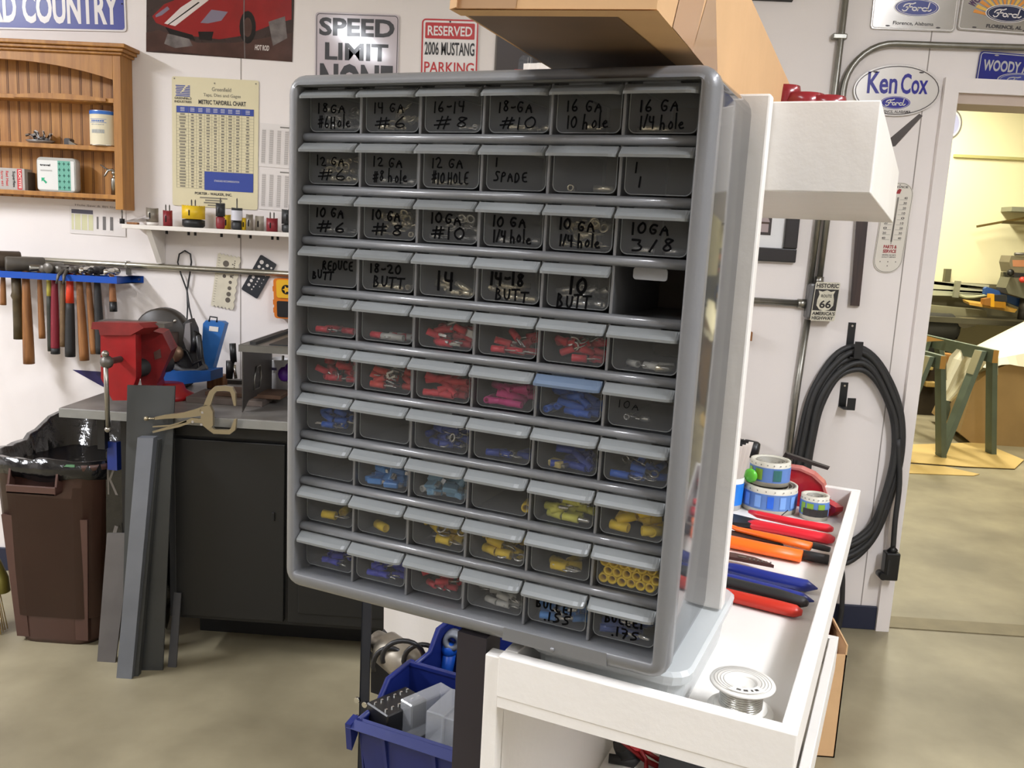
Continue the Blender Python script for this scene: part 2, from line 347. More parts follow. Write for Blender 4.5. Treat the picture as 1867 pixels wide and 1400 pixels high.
for r_ in range(rows + 1):
    y_ = gy0 + (gy1 - .024 - gy0)*r_/rows; m.ribbon([(gx0, y_), (gx1, y_)], F, .0006, 4, .0024)
    if r_ < rows:
        for k in range(9):
            cx = gx0 + (cols[k] + cols[k + 1])/2; ww = random.uniform(.004, .007)*(2 if k == 0 else 1)
            m.flat([(cx - ww, y_ + .003), (cx + ww, y_ + .003), (cx + ww, y_ + .0085), (cx - ww, y_ + .0085)], F, 3, .0023)
for k in range(9):
    cx = gx0 + (cols[k] + cols[k + 1])/2
    for dy in (.005, .010, .0155): m.flat([(cx - .008, gy1 - dy - .0025), (cx + .008, gy1 - dy - .0025), (cx + .008, gy1 - dy), (cx - .008, gy1 - dy)], F, 5, .0025)
m.flat([(.123, gy0 - .004), (gx1, gy0 - .004), (gx1, gy0 + .064), (.123, gy0 + .064)], F, 1, .0028)
m.text('STANDARD RECOMMENDATION', F, .160, gy0 + .028, .095, .007, 5, .0032, .02)
m.text('PORTER - WALKER, INC.', F, .086, .043, .142, .0115, 2, .0022, .03)
for k, (a, b) in enumerate(((.105, .21), (.125, .19), (.12, .2), (.135, .18))): m.flat([(a, .032 - k*.009), (b, .032 - k*.009), (b, .037 - k*.009), (a, .037 - k*.009)], F, 3, .0022)
for x, y in ((.01, h - .008), (wd - .01, h - .012), (wd/2 - .002, h - .018)): m.flat(ell(x, y, .003, .003, 8), F, 3, .003)
solo('drill_chart', m, [mat('cream_paper', (218, 208, 172), .5), mat('chart_blue', (44, 66, 150), .45), mat('chart_black', (52, 48, 44), .5), mat('chart_grey', (128, 122, 106), .5), mat('chart_line', (120, 114, 96), .5), mat('chart_pale', (190, 190, 200), .5)], 'cream metric tap and drill chart with blue headings', 'chart')
Mpap = mat('white_paper', (222, 216, 212), .6); Mpr = mat('pale_print', (178, 172, 168), .6)
F, wd, h = F_((472, 385), (540, 391), (472, 305)); F.o.y -= .001
for nm, (bl, br, tl), lb in (('paper_chart', ((472, 381), (545, 387), (473, 306)), 'lower white sheet of columned figures beside the cream chart'), ('paper_chart', ((472, 303), (545, 309), (473, 224)), 'upper white sheet of columned figures beside the cream chart')):
    F, wd, h = F_(bl, br, tl); F.o.y -= .002
    m = MB(); m.prism([(0, 0), (wd, 0), (wd, h), (0, h)], F.o, F.ex, F.ey, F.en, .0008, 0)
    for k in range(5): m.flat([(wd*(.06 + .19*k), h*.08), (wd*(.15 + .19*k), h*.08), (wd*(.15 + .19*k), h*.86), (wd*(.06 + .19*k), h*.86)], F, 1, .0014)
    for k in range(16): m.ribbon([(wd*.04, h*(.1 + .05*k)), (wd*.96, h*(.1 + .05*k))], F, .0012, 0, .0018)
    m.flat([(wd*.5, h*.92), (wd*.9, h*.92), (wd*.9, h*.95), (wd*.5, h*.95)], F, 2, .0014)
    solo(nm, m, [Mpap, Mpr, M_gray], lb, 'chart', 'white paper charts')
F, wd, h = F_((128, 425), (230, 432), (132, 376)); F.o.y -= .002
m = MB(); m.prism([(0, 0), (wd, 0), (wd, h), (0, h)], F.o, F.ex, F.ey, F.en, .0008, 0)
m.flat([(.008, h*.75), (wd*.42, h*.75), (wd*.42, h*.9), (.008, h*.9)], F, 1, .0014); m.flat([(.008, h*.15), (wd*.42, h*.15), (wd*.42, h*.73), (.008, h*.73)], F, 2, .0014)
for k in range(3): m.flat([(wd*(.08 + .12*k), h*.15), (wd*(.1 + .12*k), h*.15), (wd*(.1 + .12*k), h*.73), (wd*(.08 + .12*k), h*.73)], F, 0, .0018)
for k, x in enumerate((.50, .62, .75)): m.ribbon([(wd*x, h*.25), (wd*x, h*.65)], F, .007 + .005*(k > 0), 3, .0014)
m.text('Hole Saw & Bit Sizes', F, wd*.1, h*1.0 + .003, wd*.8, .007, 3, .0005, .0)
solo('small_chart', m, [Mpap, mat('slate_print', (84, 82, 96), .6), mat('pale_yellow_print', (206, 204, 164), .6), mat('soft_grey_print', (110, 106, 104), .6)], 'small white sheet with a yellow table under the oak wall shelf', 'chart')
# licence plates on the right
def plate(nm, lb, bl, br, tl, draw, mats, hh=None, Y=WY, wob=.25):
    F, wd, h = F_(bl, br, tl); h = hh or h; F.o = F.o + V((0, -.006, 0))
    m = MB(); m.prism(rrect(0, 0, wd, h, .012), F.o, F.ex, F.ey, F.en, .0012, 0); m.ribbon(rrect(.005, .005, wd - .005, h - .005, .01), F, .003, 1, .0018, True)
    draw(m, F, wd, h)
    for x in (.2, .8):
        for y in (.08, .92): m.flat(ell(wd*x, h*y, .008, .0025, 8), F, 2, .002)
    return solo(nm, m, mats, lb, 'licence plate')
Msil = mat('embossed_silver', (190, 186, 180), .22, .75, noise=.1, nscale=10); Mpb = mat('plate_blue', (52, 62, 140), .3, coat=.4); Mpdk = mat('plate_dark', (70, 66, 66), .5)
Mor = mat('plate_orange', (226, 150, 60), .35); Mpu = mat('plate_purple', (88, 50, 96), .35)
def d1(m, F, w, h): ford(m, F, w*.52, h*.5, w*.27, h*.2, 3, 1, .002); m.text('Florence, Alabama', F, w*.26, h*.10, w*.48, h*.09, 2, .002, .01); m.text('WOODY', F, w*.55, h*.8, w*.4, h*.12, 1, .002, .02)
plate('licence_plate', 'silver plate with a blue oval above Florence, Alabama', (1585.7, 53), (1738.6, 59.4), (1592, -25), d1, [Msil, Mw, Mpdk, Mpb], .1524)
def d2(m, F, w, h):
    for k in range(15):
        a0, a1 = R(8 + k*11), R(15 + k*11); c = (w*.55, h*.28)
        m.flat([(c[0] + w*.10*math.cos(a0), c[1] + h*.2*math.sin(a0)), (c[0] + w*.4*math.cos(a0), c[1] + h*.62*math.sin(a0)), (c[0] + w*.4*math.cos(a1), c[1] + h*.62*math.sin(a1)), (c[0] + w*.10*math.cos(a1), c[1] + h*.2*math.sin(a1))], F, 4 if k % 2 else 5, .002)
    ford(m, F, w*.56, h*.42, w*.26, h*.20, 3, 1, .003); m.text('FLORENCE, AL', F, w*.34, h*.08, w*.42, h*.09, 2, .003, .02)
    for k, ch in enumerate('WOODY JOHNSON'):
        if ch == ' ': continue
        a = R(152 - k*9.5); G = Fr(F.p(w*.55 + w*.42*math.cos(a), h*.30 + h*.55*math.sin(a)), F.ex*math.sin(a) - F.ey*math.cos(a), F.ex*math.cos(a) + F.ey*math.sin(a), F.en)
        m.text(ch, G, -.009, 0, .017, .026, 6, .003, .03)
plate('licence_plate', 'beige plate with an orange sunburst and dark oval reading FLORENCE, AL', (1743, 55), (1896, 66), (1747, -22), d2, [Msil, Mw, Mpdk, mat('plate_deep_blue', (34, 42, 76), .3), mat('sun_yellow', (232, 186, 84), .35), Mor, Mpu], .1524)
def d4(m, F, w, h):
    m.text('WOODY AN', F, w*.06, h*.52, w*.62, h*.28, 1, .002, .03); m.text('DERSON', F, w*.69, h*.47, w*.26, h*.25, 1, .002, .03)
    ford(m, F, w*.55, h*.33, w*.3, h*.2, 3, 1, .002); m.text('FLORENCE', F, w*.36, h*.03, w*.4, h*.09, 1, .002, .02)
plate('licence_plate', 'glossy blue plate with white lettering over the doorway corner', (1774, 165.5), (1925, 178), (1781, 93), d4, [mat('plate_royal_blue', (26, 36, 128), .15, coat=.6), mat('chrome_letter', (206, 208, 214), .2, .5), M_chrome, Mpb])
# oval plate
F = Fr(wy(1635, 165, WY - .008), (1, 0, .03), (-.03, 0, 1), (0, -1, 0)); m = MB(); rx, ry = .152, .088
m.prism(ell(0, 0, rx, ry, 40), F.o, F.ex, F.ey, F.en, .0015, 0); m.ribbon(ell(0, 0, rx*.955, ry*.93, 40), F, .003, 1, .0022, True)
m.text('Ken', F, -.105, -.012, .105, .075, 2, .0022, .022); m.text('Cox', F, .012, -.012, .095, .070, 2, .0022, .022)
ford(m, F, -.002, -.042, .055, .024, 2, 0, .0022); m.text('FLORENCE, ALABAMA', F, -.07, -.079, .125, .011, 1, .0022, .02)
for x in (-.08, .08): m.flat(ell(x, .062, .009, .003, 8), F, 1, .0022)
solo('licence_plate', m, [mat('oval_silver', (226, 222, 218), .2, .35), mat('oval_dark', (60, 50, 48), .4), mat('oval_blue', (30, 26, 140), .25, coat=.4)], 'oval silver plate with large blue lettering beside the doorway', 'licence plate')
# thermometer
F, wd, h = F_((1590, 490), (1641, 497), (1612, 352)); F = Fr(wy(1615, 497, WY - .003), (1, 0, .03), (.04, 0, 1), (0, -1, 0)); hw = .052; hh = .325
m = MB(); m.prism(rrect(-hw, 0, hw, hh, .046, 8), F.o, F.ex, F.ey, F.en, .002, 0); m.ribbon(rrect(-hw + .003, .003, hw - .003, hh - .003, .044, 8), F, .0012, 2, .0024, True)
m.ribbon([(0, .115), (0, .27)], F, .006, 3, .003); m.ribbon([(0, .105), (0, .2)], F, .0015, 2, .0036)
for k in range(9):
    y_ = .12 + k*.018; m.ribbon([(-.034, y_), (-.008, y_)], F, .0008, 2, .0024); m.ribbon([(.008, y_), (.034, y_)], F, .0008, 2, .0024)
    m.text(str(abs(-40 + 20*k)), F, -.036, y_ + .002, .013, .008, 2, .0024, .02); m.text(str(abs(-40 + 10*k)), F, .022, y_ + .002, .012, .008, 2, .0024, .02)
m.text('PARTS &', F, -.024, .088, .048, .0125, 1, .0024, .04); m.text('SERVICE', F, -.024, .072, .048, .0125, 1, .0024, .04); m.text('GENUINE CAR PARTS', F, -.025, .062, .05, .005, 2, .0024, .02); m.text('QUALITY SERVICE', F, -.025, .054, .05, .005, 2, .0024, .02)
m.flat([(-.01, .285), (.004, .285), (.008, .30), (.0, .303), (-.006, .298)], F, 1, .0024); m.text('SERVICE', F, -.03, .305, .06, .008, 2, .0024, .03)
for x, y in ((-.028, .04), (0, .04), (.028, .04), (0, .025), (0, .316)): m.flat(ell(x, y, .002, .002, 8), F, 2, .0024)
solo('thermometer', m, [mat('enamel_cream', (218, 212, 200), .3), mat('enamel_red', (150, 30, 36), .4), mat('enamel_black', (62, 56, 54), .4), mat('glass_tube', (130, 124, 116), .2)], 'rounded white wall thermometer reading PARTS & SERVICE', 'thermometer')
# framed picture, mostly behind the white bin
F, wd, h = F_((1262, 459), (1447.5, 479), (1262, 250)); F = Fr(wy(1448, 479, WY - .002), (1, 0, 0), (0, 0, 1), (0, -1, 0)); W_, H_ = .46, .36
t = thing('picture_frame', 'black framed picture with a white mat behind the white bin', 'picture', F.o - V((W_/2, 0, 0)))
m = MB(); e = .05
for a, b in (((-W_, 0), (0, e)), ((-W_, H_ - e), (0, H_)), ((-W_, e), (-W_ + e, H_ - e)), ((-e, e), (0, H_ - e))): m.ab(F.p(a[0], a[1], 0), F.p(b[0], b[1], .022), bev=.004)
m.build('frame', mat('black_lacquer', (24, 22, 24), .22, coat=.4), t, True)
m = MB(); m.ab(F.p(-W_ + e, e, 0), F.p(-e, H_ - e, .006)); m.build('mat_board', mat('mat_board', (226, 226, 226), .3), t, True)
m = MB(); m.ab(F.p(-W_ + .095, .095, .006), F.p(-.098, H_ - .095, .0075)); m.flat([(-W_ + .105, .105), (-.108, .105), (-.108, .135), (-W_ + .105, .135)], F, 1, .0080); m.flat([(-W_ + .105, .135), (-.108, .135), (-.108, H_ - .105), (-W_ + .105, H_ - .105)], F, 2, .0080)
for x in (-.155, -.24, -.3): m.flat([(x, .142), (x + .05, .142), (x + .04, .165), (x + .02, .165)], F, 1, .0085)
m.build('photo', [mat('photo_border', (58, 52, 50), .2), mat('photo_floor', (168, 152, 152), .2), mat('photo_brown', (96, 72, 58), .2, noise=.6, nscale=30)], t, True)
# hanging dark wooden strip
m = MB(); m.hexa([wy(1550, 557, WY - .02), wy(1567, 558, WY - .02), wy(1567, 558, WY - .003), wy(1550, 557, WY - .003), wy(1562, 390, WY - .02), wy(1584, 391, WY - .02), wy(1584, 391, WY - .003), wy(1562, 390, WY - .003)])
solo('wood_strip', m, mat('walnut', (66, 48, 42), .45, stretch=(30, 30, 2), nscale=3, col2=(44, 34, 32)), 'long dark brown strip hanging on the wall left of the thermometer', 'wooden strip')
# black hooks
def hook(px0, py0, px1, py1, lb, arm):
    a = wy(px0, py0, WY - .001); b = wy(px1, py1, WY - .001); w2 = .0135
    t = thing('wall_hook', lb, 'hook', (a.x, WY, b.z), 0, 'black steel wall hooks')
    m = MB(); m.ab((a.x - w2, WY - .004, b.z), (a.x + w2, WY, a.z)); m.ab((a.x - w2, WY - .06, b.z), (a.x + w2, WY, b.z + .004)); m.build('bracket', M_blackm, t, True)
    m = MB(); m.ab((a.x - w2 + .012, WY - .064, b.z), (a.x + w2 + .014, WY - .058, b.z + arm)); m.build('lip', M_blackm, t, True)
    MB().cyl((a.x, WY - .004, a.z - .012), (a.x, WY - .007, a.z - .012), .004, 10).build('screw', M_chrome, t, True)
hook(1554, 588, 1560, 650, 'upper black steel hook carrying the coiled black cable', .062)
hook(1540, 697, 1540, 742, 'empty black steel hook inside the cable coil', .045)
# conduits
M_cond = mat('conduit_zinc', (150, 148, 140), .35, .9, noise=.2, nscale=25)
t = thing('conduit', 'left vertical steel conduit running down into the switch box', 'conduit', wy(1482, 520)); r_ = .0115; Yc = WY - .016
x0 = .948; MB().tube([(x0 + .03, Yc, 2.98), (x0 + .018, Yc, 1.9), (x0 + .005, Yc, 1.33)], r_, 12).build('pipe', M_cond, t, True)
for z in (2.2, 1.6): MB().box((x0 + .015, WY - .014, z), (.05, .028, .02), bev=.004).build('strap', M_cond, t, True)
t = thing('conduit', 'right vertical steel conduit bending over above the doorway', 'conduit', wy(1495, 500))
pts = [(.985, Yc, 1.335), (.992, Yc, 1.7), (.997, Yc, 1.98)] + [(.997 + .165*(1 - math.cos(R(a))), Yc, 2.02 + .165*math.sin(R(a))) for a in range(0, 91, 10)] + [(1.3, Yc, 2.186), (2.2, Yc, 2.20), (3.3, Yc, 2.21)]
MB().tube(pts, r_, 12).build('pipe', M_cond, t, True)
MB().cyl((.985, Yc, 1.33), (.985, Yc, 1.36), .016, 12).build('coupling', M_steel, t, True)
t = thing('conduit', 'horizontal steel conduit entering the left of the switch box', 'conduit', (.6, Yc, 1.26))
MB().cyl((.2, Yc, 1.262), (.945, Yc, 1.258), .0125, 12).build('pipe', M_cond, t, True); MB().cyl((.915, Yc, 1.258), (.945, Yc, 1.258), .017, 12).build('coupling', M_steel, t, True)
t = thing('conduit', 'vertical steel conduit running down from the switch box to the cable coil', 'conduit', (.945, Yc, .3))
MB().tube([(.958, Yc, 1.2), (.945, Yc, .9), (.93, Yc, .2)], .0125, 12).build('pipe', M_cond, t, True)
t = thing('conduit', 'long horizontal steel pipe on the wall above the hammers', 'conduit', (-1.4, Yc, 1.26))
MB().cyl((-2.6, Yc, 1.265), (-.5, Yc, 1.262), .0115, 12).build('pipe', mat('conduit_bright', (176, 172, 158), .3, .9), t, True)
c = wy(235, 487); m = MB(); m.box((c.x, WY - .012, 1.264), (.012, .03, .03), bev=.004); m.box((c.x, WY - .003, 1.236), (.018, .006, .02)); m.build('strap', M_steel, t, True)
# switch box with the road plate
a = wy(1465, 518); b = wy(1524, 582)
t = thing('switch_box', 'steel switch box with a black and white Route 66 plate', 'switch box', (1.0, WY, 1.20))
MB().ab((.944, WY - .045, 1.205), (1.05, WY, 1.335), bev=.008).build('box', mat('box_grey', (112, 112, 112), .4, .6), t, True)
F = Fr((.956, WY - .052, 1.2), (1, 0, .02), (.05, 0, 1), (0, -1, 0)); w_, h_ = .088, .142
m = MB(); m.prism(rrect(0, 0, w_, h_, .006), F.o, F.ex, F.ey, F.en, .003, 0); m.flat([(.002, .038), (w_ - .002, .038), (w_ - .002, h_ - .026), (.002, h_ - .026)], F, 1, .0034)
m.text('HISTORIC', F, .004, h_ - .021, w_ - .008, .016, 1, .0036, .03); m.text("AMERICA'S", F, .003, .021, w_ - .006, .013, 1, .0036, .03); m.text('HIGHWAY', F, .004, .004, w_ - .01, .013, 1, .0036, .03)
sh = [(.0, .1), (.0, -.02), (.012, -.035), (.03, -.04), (.048, -.035), (.06, -.02), (.06, .0), (.055, .02), (.06, .034), (.045, .03), (.03, .036), (.015, .03), (.0, .034), (.005, .02), (.0, .0)][1:]
m.flat([(.014 + x, .077 + y) for x, y in sh], F, 0, .0038); m.text('66', F, .024, .047, .042, .029, 1, .0042, .03); m.text('ROUTE', F, .026, .086, .038, .011, 1, .0042, .02)
m.build('cover_plate', [mat('aged_white', (214, 208, 188), .4, noise=.25, nscale=60), mat('plate_black', (34, 30, 28), .4)], t, True)
# black board at the top, red lamp lenses on the bin etc.
a = wy(1345, 0); m = MB(); m.hexa([V((.56, WY - .03, 2.318)), V((.79, WY - .03, 2.318)), V((.79, WY, 2.312)), V((.56, WY, 2.312)), V((.55, WY - .03, 2.5)), V((.8, WY - .03, 2.5)), V((.8, WY, 2.5)), V((.55, WY, 2.5))])
solo('black_board', m, M_blackm, 'black board on the wall at the very top right of the carton', 'board')
# dark framed print left of the carton
a = wy(906, 75); m = MB(); F = Fr((-.25, WY - .003, 1.80), (1, 0, 0), (0, 0, 1), (0, -1, 0))
m.prism([(0, 0), (.34, 0), (.34, .36), (0, .36)], F.o, F.ex, F.ey, F.en, .002, 0); m.ribbon([(.003, .003), (.003, .357)], F, .005, 2, .0026)
m.flat([(.05, .215), (.16, .215), (.155, .235), (.14, .243), (.075, .243), (.058, .232)], F, 1, .0026); m.flat([(.085, .243), (.137, .243), (.137, .29), (.10, .292), (.088, .28)], F, 3, .0026); m.ribbon([(.12, .243), (.12, .285)], F, .002, 4, .003); m.ribbon([(.13, .243), (.13, .285)], F, .002, 4, .003)
solo('dark_poster', m, [mat('dark_print', (56, 46, 42), .3), mat('dark_print_red', (150, 38, 42), .3), mat('dark_print_edge', (96, 88, 78), .3), mat('dark_print_grey', (92, 92, 96), .3, noise=.5, nscale=60), mat('dark_print_pale', (150, 146, 142), .3)], 'dark poster with a red shape seen between the parking sign and carton', 'poster')
# navy star point on the wall above the bench
m = MB(); pts = [wy(133, 674, WY), wy(192, 678, WY), wy(250, 690, WY), wy(250, 735, WY), wy(183, 702, WY)]
o0 = pts[0]; m.prism([((p - o0).x, (p - o0).z) for p in pts], o0, (1, 0, 0), (0, 0, 1), (0, -1, 0), .003)
solo('star_decal', m, mat('navy_decal', (38, 30, 84), .4), 'navy blue star point on the wall beside the red vise', 'decal')
# ================================================================ oak wall shelf
HX1 = -1.588; HX0 = -2.53; HD = .09; HY = WY - HD
zt, zb = 2.035, 1.468
t = thing('wall_shelf', 'oak wall shelf with an arched top and beadboard back', 'wall shelf', ((HX0 + HX1)/2, WY, zb))
Lw = lambda p: p
for x0, x1 in ((HX0, HX0 + .03), (HX1 - .03, HX1)): MB().ab((x0, HY, zb), (x1, WY, zt), bev=.002).build('side_panel', M_wood, t, True)
m = MB(); m.ab((HX0 + .03, WY - .012, zb + .03), (HX1 - .03, WY - .001, zt))
nb = 24
m2 = mat('bead_groove', (96, 58, 24), .6)
for k in range(1, 24):
    x = HX1 - .03 - k*.0395
    if x > HX0 + .04:
        m.ab((x - .0016, WY - .0125, zb + .03), (x + .0016, WY - .011, zt), 1); m.ab((x - .0065, WY - .0125, zb + .03), (x - .0045, WY - .011, zt), 1)
m.build('back_panel', [M_wood, m2], t, True)
# crown: stepped moulding
m = MB(); m.ab((HX0 - .03, HY - .03, zt), (HX1 + .03, WY, zt + .014), bev=.003); m.ab((HX0 - .02, HY - .02, zt - .012), (HX1 + .02, WY, zt), bev=.003); m.ab((HX0 - .01, HY - .01, zt - .022), (HX1 + .01, WY, zt - .012), bev=.003)
m.build('crown', M_wood, t, True)
# arched valance
xc = (HX0 + HX1)/2; hwid = (HX1 - HX0)/2 - .03; N = 24
top = zt - .022; poly = [(xc - hwid, top), (xc + hwid, top)]
for k in range(N + 1):
    u_ = 1 - 2*k/N; poly.append((xc + hwid*u_, top - .03 - .055*abs(u_)**2.2))
MB().prism([(x, z) for x, z in poly], (0, HY, 0), (1, 0, 0), (0, 0, 1), (0, 1, 0), .018).build('arched_valance', M_wood, t, True)
shz = [wy(217, 184, HY).z, wy(217, 272, HY).z, wy(220, 360, HY).z]
for k, z in enumerate(shz): MB().ab((HX0 + .03, HY + .002, z - .008), (HX1 - .03, WY - .01, z + .008), bev=.0015).build('shelf', M_wood, t, True)
# plate rail on the upper shelf, a slim bowed lath
a = wy(22, 160, HY - .006); b = wy(192, 173, HY - .006); m = MB(); top = []; bot = []
for k in range(15):
    s_ = k/14; x = a.x + (b.x - a.x)*s_; z = shz[0] + .006 + .010*math.sin(math.pi*s_); top.append((x, z)); bot.append((x, shz[0] - .004))
m.prism(top + bot[::-1], (0, HY - .004, 0), (1, 0, 0), (0, 0, 1), (0, 1, 0), .006); m.build('plate_rail', M_wood, t, True)
z2, z3 = shz[1] + .008, shz[2] + .008
# items on it
ca = wy(192, 262, HY + .04); r_ = .052
t = thing('food_can', 'white paper-labelled can with a blue rim band on the oak shelf', 'can', (ca.x, HY + .042, z2))
hc = .126
m = MB(); m.lathe([(r_, .004), (r_, hc - .012)], (0, 0, 0), n=32, mi=0); m.lathe([(r_ + .0004, hc - .014), (r_ + .0004, hc)], (0, 0, 0), n=32, mi=1)
for k in range(14):
    al = R(-150 + k*8); F = Fr((r_*1.006*math.cos(al), r_*1.006*math.sin(al), 0), (-math.sin(al), math.cos(al), 0), (0, 0, 1))
    if 2 < k < 12: m.flat([(-.0035, .082), (.0035, .082), (.0035, .0835), (-.0035, .0835)], F, 1, 0); m.flat([(-.0035, .094), (.0035, .094), (.0035, .0952), (-.0035, .0952)], F, 1, 0)
    if 3 < k < 11: m.flat([(-.003, .086), (.002, .086), (.002, .091), (-.003, .091)], F, 1, .0002); m.flat([(-.003, .074), (.002, .074), (.002, .077), (-.003, .077)], F, 2, .0002); m.flat([(-.003, .045), (.003, .045), (.003, .058), (-.003, .058)], F, 2, .0002)
m.build('label', [mat('can_paper', (226, 216, 186), .5), mat('can_blue', (40, 104, 190), .5), mat('can_grey', (170, 172, 170), .6)], t)
MB().lathe([(0, .001), (r_ - .003, 0), (r_ + .001, .003), (r_ - .0005, .006), (r_ - .0005, hc - .004), (r_ + .001, hc - .001), (r_ - .002, hc), (r_ - .004, hc - .004), (0, hc - .004)], n=32).build('tin', M_chrome, t)
# crumpled checkered bow
bc = wy(70, 248, HY + .04); m = MB(); random.seed(3)
for sx, tilt in ((-1, 25), (1, -25), (-.35, 60), (.35, -60), (0, 5)):
    Mx = Matrix.Translation((sx*.026, random.uniform(-.01, .01), .020)) @ Matrix.Rotation(R(tilt), 4, 'Y') @ Matrix.Rotation(R(random.uniform(-25, 25)), 4, 'X')
    for i in range(5):
        for j in range(4):
            p = lambda a, b: Mx @ V(((a - 2.5)*.009, (b - 2)*.009 + .003*math.sin(a*2), .006*math.sin(a*1.4 + sx) + .004*math.cos(b*1.7)))
            m.add([p(i, j), p(i + 1, j), p(i + 1, j + 1), p(i, j + 1)], [(0, 1, 2, 3)], (i + j) % 2)
m.lathe([(.0, .002), (.035, 0), (.052, .010), (.050, .012), (.034, .003), (0, .004)], n=20, mi=2)
o = m.build('ribbon_bow', [mat('flag_white', (214, 210, 208), .25), mat('flag_black', (44, 40, 40), .3), mat('foil', (150, 148, 146), .25, .6)]); o.location = (bc.x, HY + .052, z2); o.scale = (1.05, .62, 1.15)
tag(o, 'crumpled black and white checkered bow on the oak shelf', 'bow')
b_ = wy(125, 258, HY + .03); m = MB(); m.prism([(0, 0), (.022, 0), (.023, .019), (.018, .024), (.006, .024), (0, .02)], (b_.x - .012, HY + .02, z2), (1, 0, 0), (0, 0, 1), (0, 1, 0), .03); m.prism([(.021, 0), (.048, 0), (.046, .003), (.020, .016)], (b_.x - .012, HY + .015, z2), (1, 0, 0), (0, 0, 1), (0, 1, 0), .018, 1)
solo('plastic_clip', m, [mat('charcoal_plastic', (66, 62, 62), .4), mat('tin_grey', (120, 114, 104), .4, .6)], 'small charcoal clip lying between the bow and the can', 'clip')
# grey abrasive box
a = wy(-22, 352, HY + .012); b = wy(46, 350, HY + .012); h = .078
m = MB(); m.ab((a.x, HY + .012, z3), (b.x, HY + .058, z3 + h), 0, .001); F = Fr((a.x, HY + .012, z3), (1, 0, 0), (0, 0, 1), (0, -1, 0)); w_ = b.x - a.x
m.flat([(w_*.80, .002), (w_*.93, .002), (w_*.93, h - .002), (w_*.80, h - .002)], F, 1, .0005)
G = Fr(F.p(w_*.66, h*.86), (0, 0, -1), (1, 0, 0), (0, -1, 0)); m.text('Superflex', G, 0, 0, h*.75, .013, 2, .0006, .02)
for k, s_ in enumerate(('Red Heat', 'Spray 601')): G = Fr(F.p(w_*(.5 - .14*k), h*.86), (0, 0, -1), (1, 0, 0), (0, -1, 0)); m.text(s_, G, 0, 0, h*.7, .010, 1, .0006, .02)
G = Fr(F.p(w_*.84, h*.92), (0, 0, -1), (1, 0, 0), (0, -1, 0)); m.text('LOCTITE', G, 0, 0, h*.84, .010, 3, .0009, .03)
solo('carton', m, [mat('grey_carton', (174, 168, 162), .5), mat('carton_red', (196, 40, 46), .5), M_ink, M_white], 'small grey carton with red lettering on the lowest oak shelf', 'box')
m = MB(); c_ = wy(55, 350, HY + .06); m.ab((c_.x - .012, HY + .03, z3), (c_.x + .012, WY - .013, z3 + .068), bev=.002)
solo('dark_carton', m, mat('brown_grey_carton', (92, 82, 72), .6), 'dark brown-grey box wedged beside the travel wipes pack', 'box')
# wipes pack
a = wy(64, 350, HY + .008); b = wy(142, 350, HY + .008); wd = b.x - a.x - .012; h = .124
t = thing('wipes_pack', 'clear travel pack with white and teal label on the lowest oak shelf', 'pack', ((a.x + b.x)/2, HY + .03, z3))
m = MB(); lo_ = [[V((x, -.02 + y, .0 + z)) for x, z in rrect(-wd/2*s_, 0 + (1 - s_)*.05, wd/2*s_, h*s_ + (1 - s_)*.03, .016, 5)] for y, s_ in ((0, .96), (.004, 1), (.03, 1), (.036, .94))]
m.loft(lo_); m.build('case', mat('clear_case', (206, 206, 200), .12, trans=.25), t)
F = Fr((-wd/2 + .006, -.0215, .007), (1, 0, 0), (0, 0, 1), (0, -1, 0)); lw, lh = wd - .012, h - .018; m = MB(); m.flat(rrect(0, 0, lw, lh, .003), F, 0, 0)
m.flat([(lw*.55, 0), (lw*.90, 0), (lw*.90, lh), (lw*.55, lh)], F, 1, .0004)
for k in range(15):
    cx = lw*(.60 + .125*(k % 3)); cy = lh*(.1 + .2*(k//3)); m.flat([(cx, cy - .008), (cx + .002, cy - .002), (cx + .006, cy), (cx + .002, cy + .002), (cx, cy + .008), (cx - .002, cy + .002), (cx - .006, cy), (cx - .002, cy - .002)], F, 2, .0008)
m.text('travel', F, lw*.07, lh*.80, lw*.28, lh*.075, 3, .0006, .03)
ay = lh*.2; ax = lw*.1; s_ = lh*.2
m.flat([(ax, ay + s_), (ax, ay + s_*.35), (ax + s_*.25, ay + s_*.55), (ax + s_*.75, ay), (ax + s_, ay + s_*.25), (ax + s_*.45, ay + s_*.75), (ax + s_*.65, ay + s_)], F, 4, .0006)
for k in (0, 1): m.flat([(lw*.08, lh*(.66 - .03*k)), (lw*.4, lh*(.66 - .03*k)), (lw*.4, lh*(.67 - .03*k)), (lw*.08, lh*(.67 - .03*k))], F, 5, .0006)
m.build('label', [mat('label_white', (226, 226, 222), .35), mat('label_teal', (112, 178, 158), .35), mat('label_deep_teal', (36, 96, 84), .35), M_ink, mat('label_green', (46, 170, 124), .35), M_gray], t)
# oil can
a = wy(211, 352, HY + .03)
t = thing('oil_can', 'small steel pump oiler standing at the right end of the lowest oak shelf', 'oil can', (a.x - .006, HY + .035, z3))
MB().lathe([(0, 0), (.0125, 0), (.0125, .058), (.011, .062), (.006, .064), (.006, .074), (.010, .075), (.010, .085), (.004, .088)], n=18).build('body', M_steel, t)
m = MB(); m.tube([(.004, 0, .085), (-.008, 0, .092), (-.022, -.004, .088), (-.032, -.006, .07), (-.036, -.006, .066)], [.0045, .0045, .004, .0035, .003], 8); m.build('trigger', M_steel, t)
MB().tube([(0, 0, .086), (-.03, .0, .094), (-.052, .0, .108)], [.003, .0025, .002], 8).build('spout', M_dsteel, t)

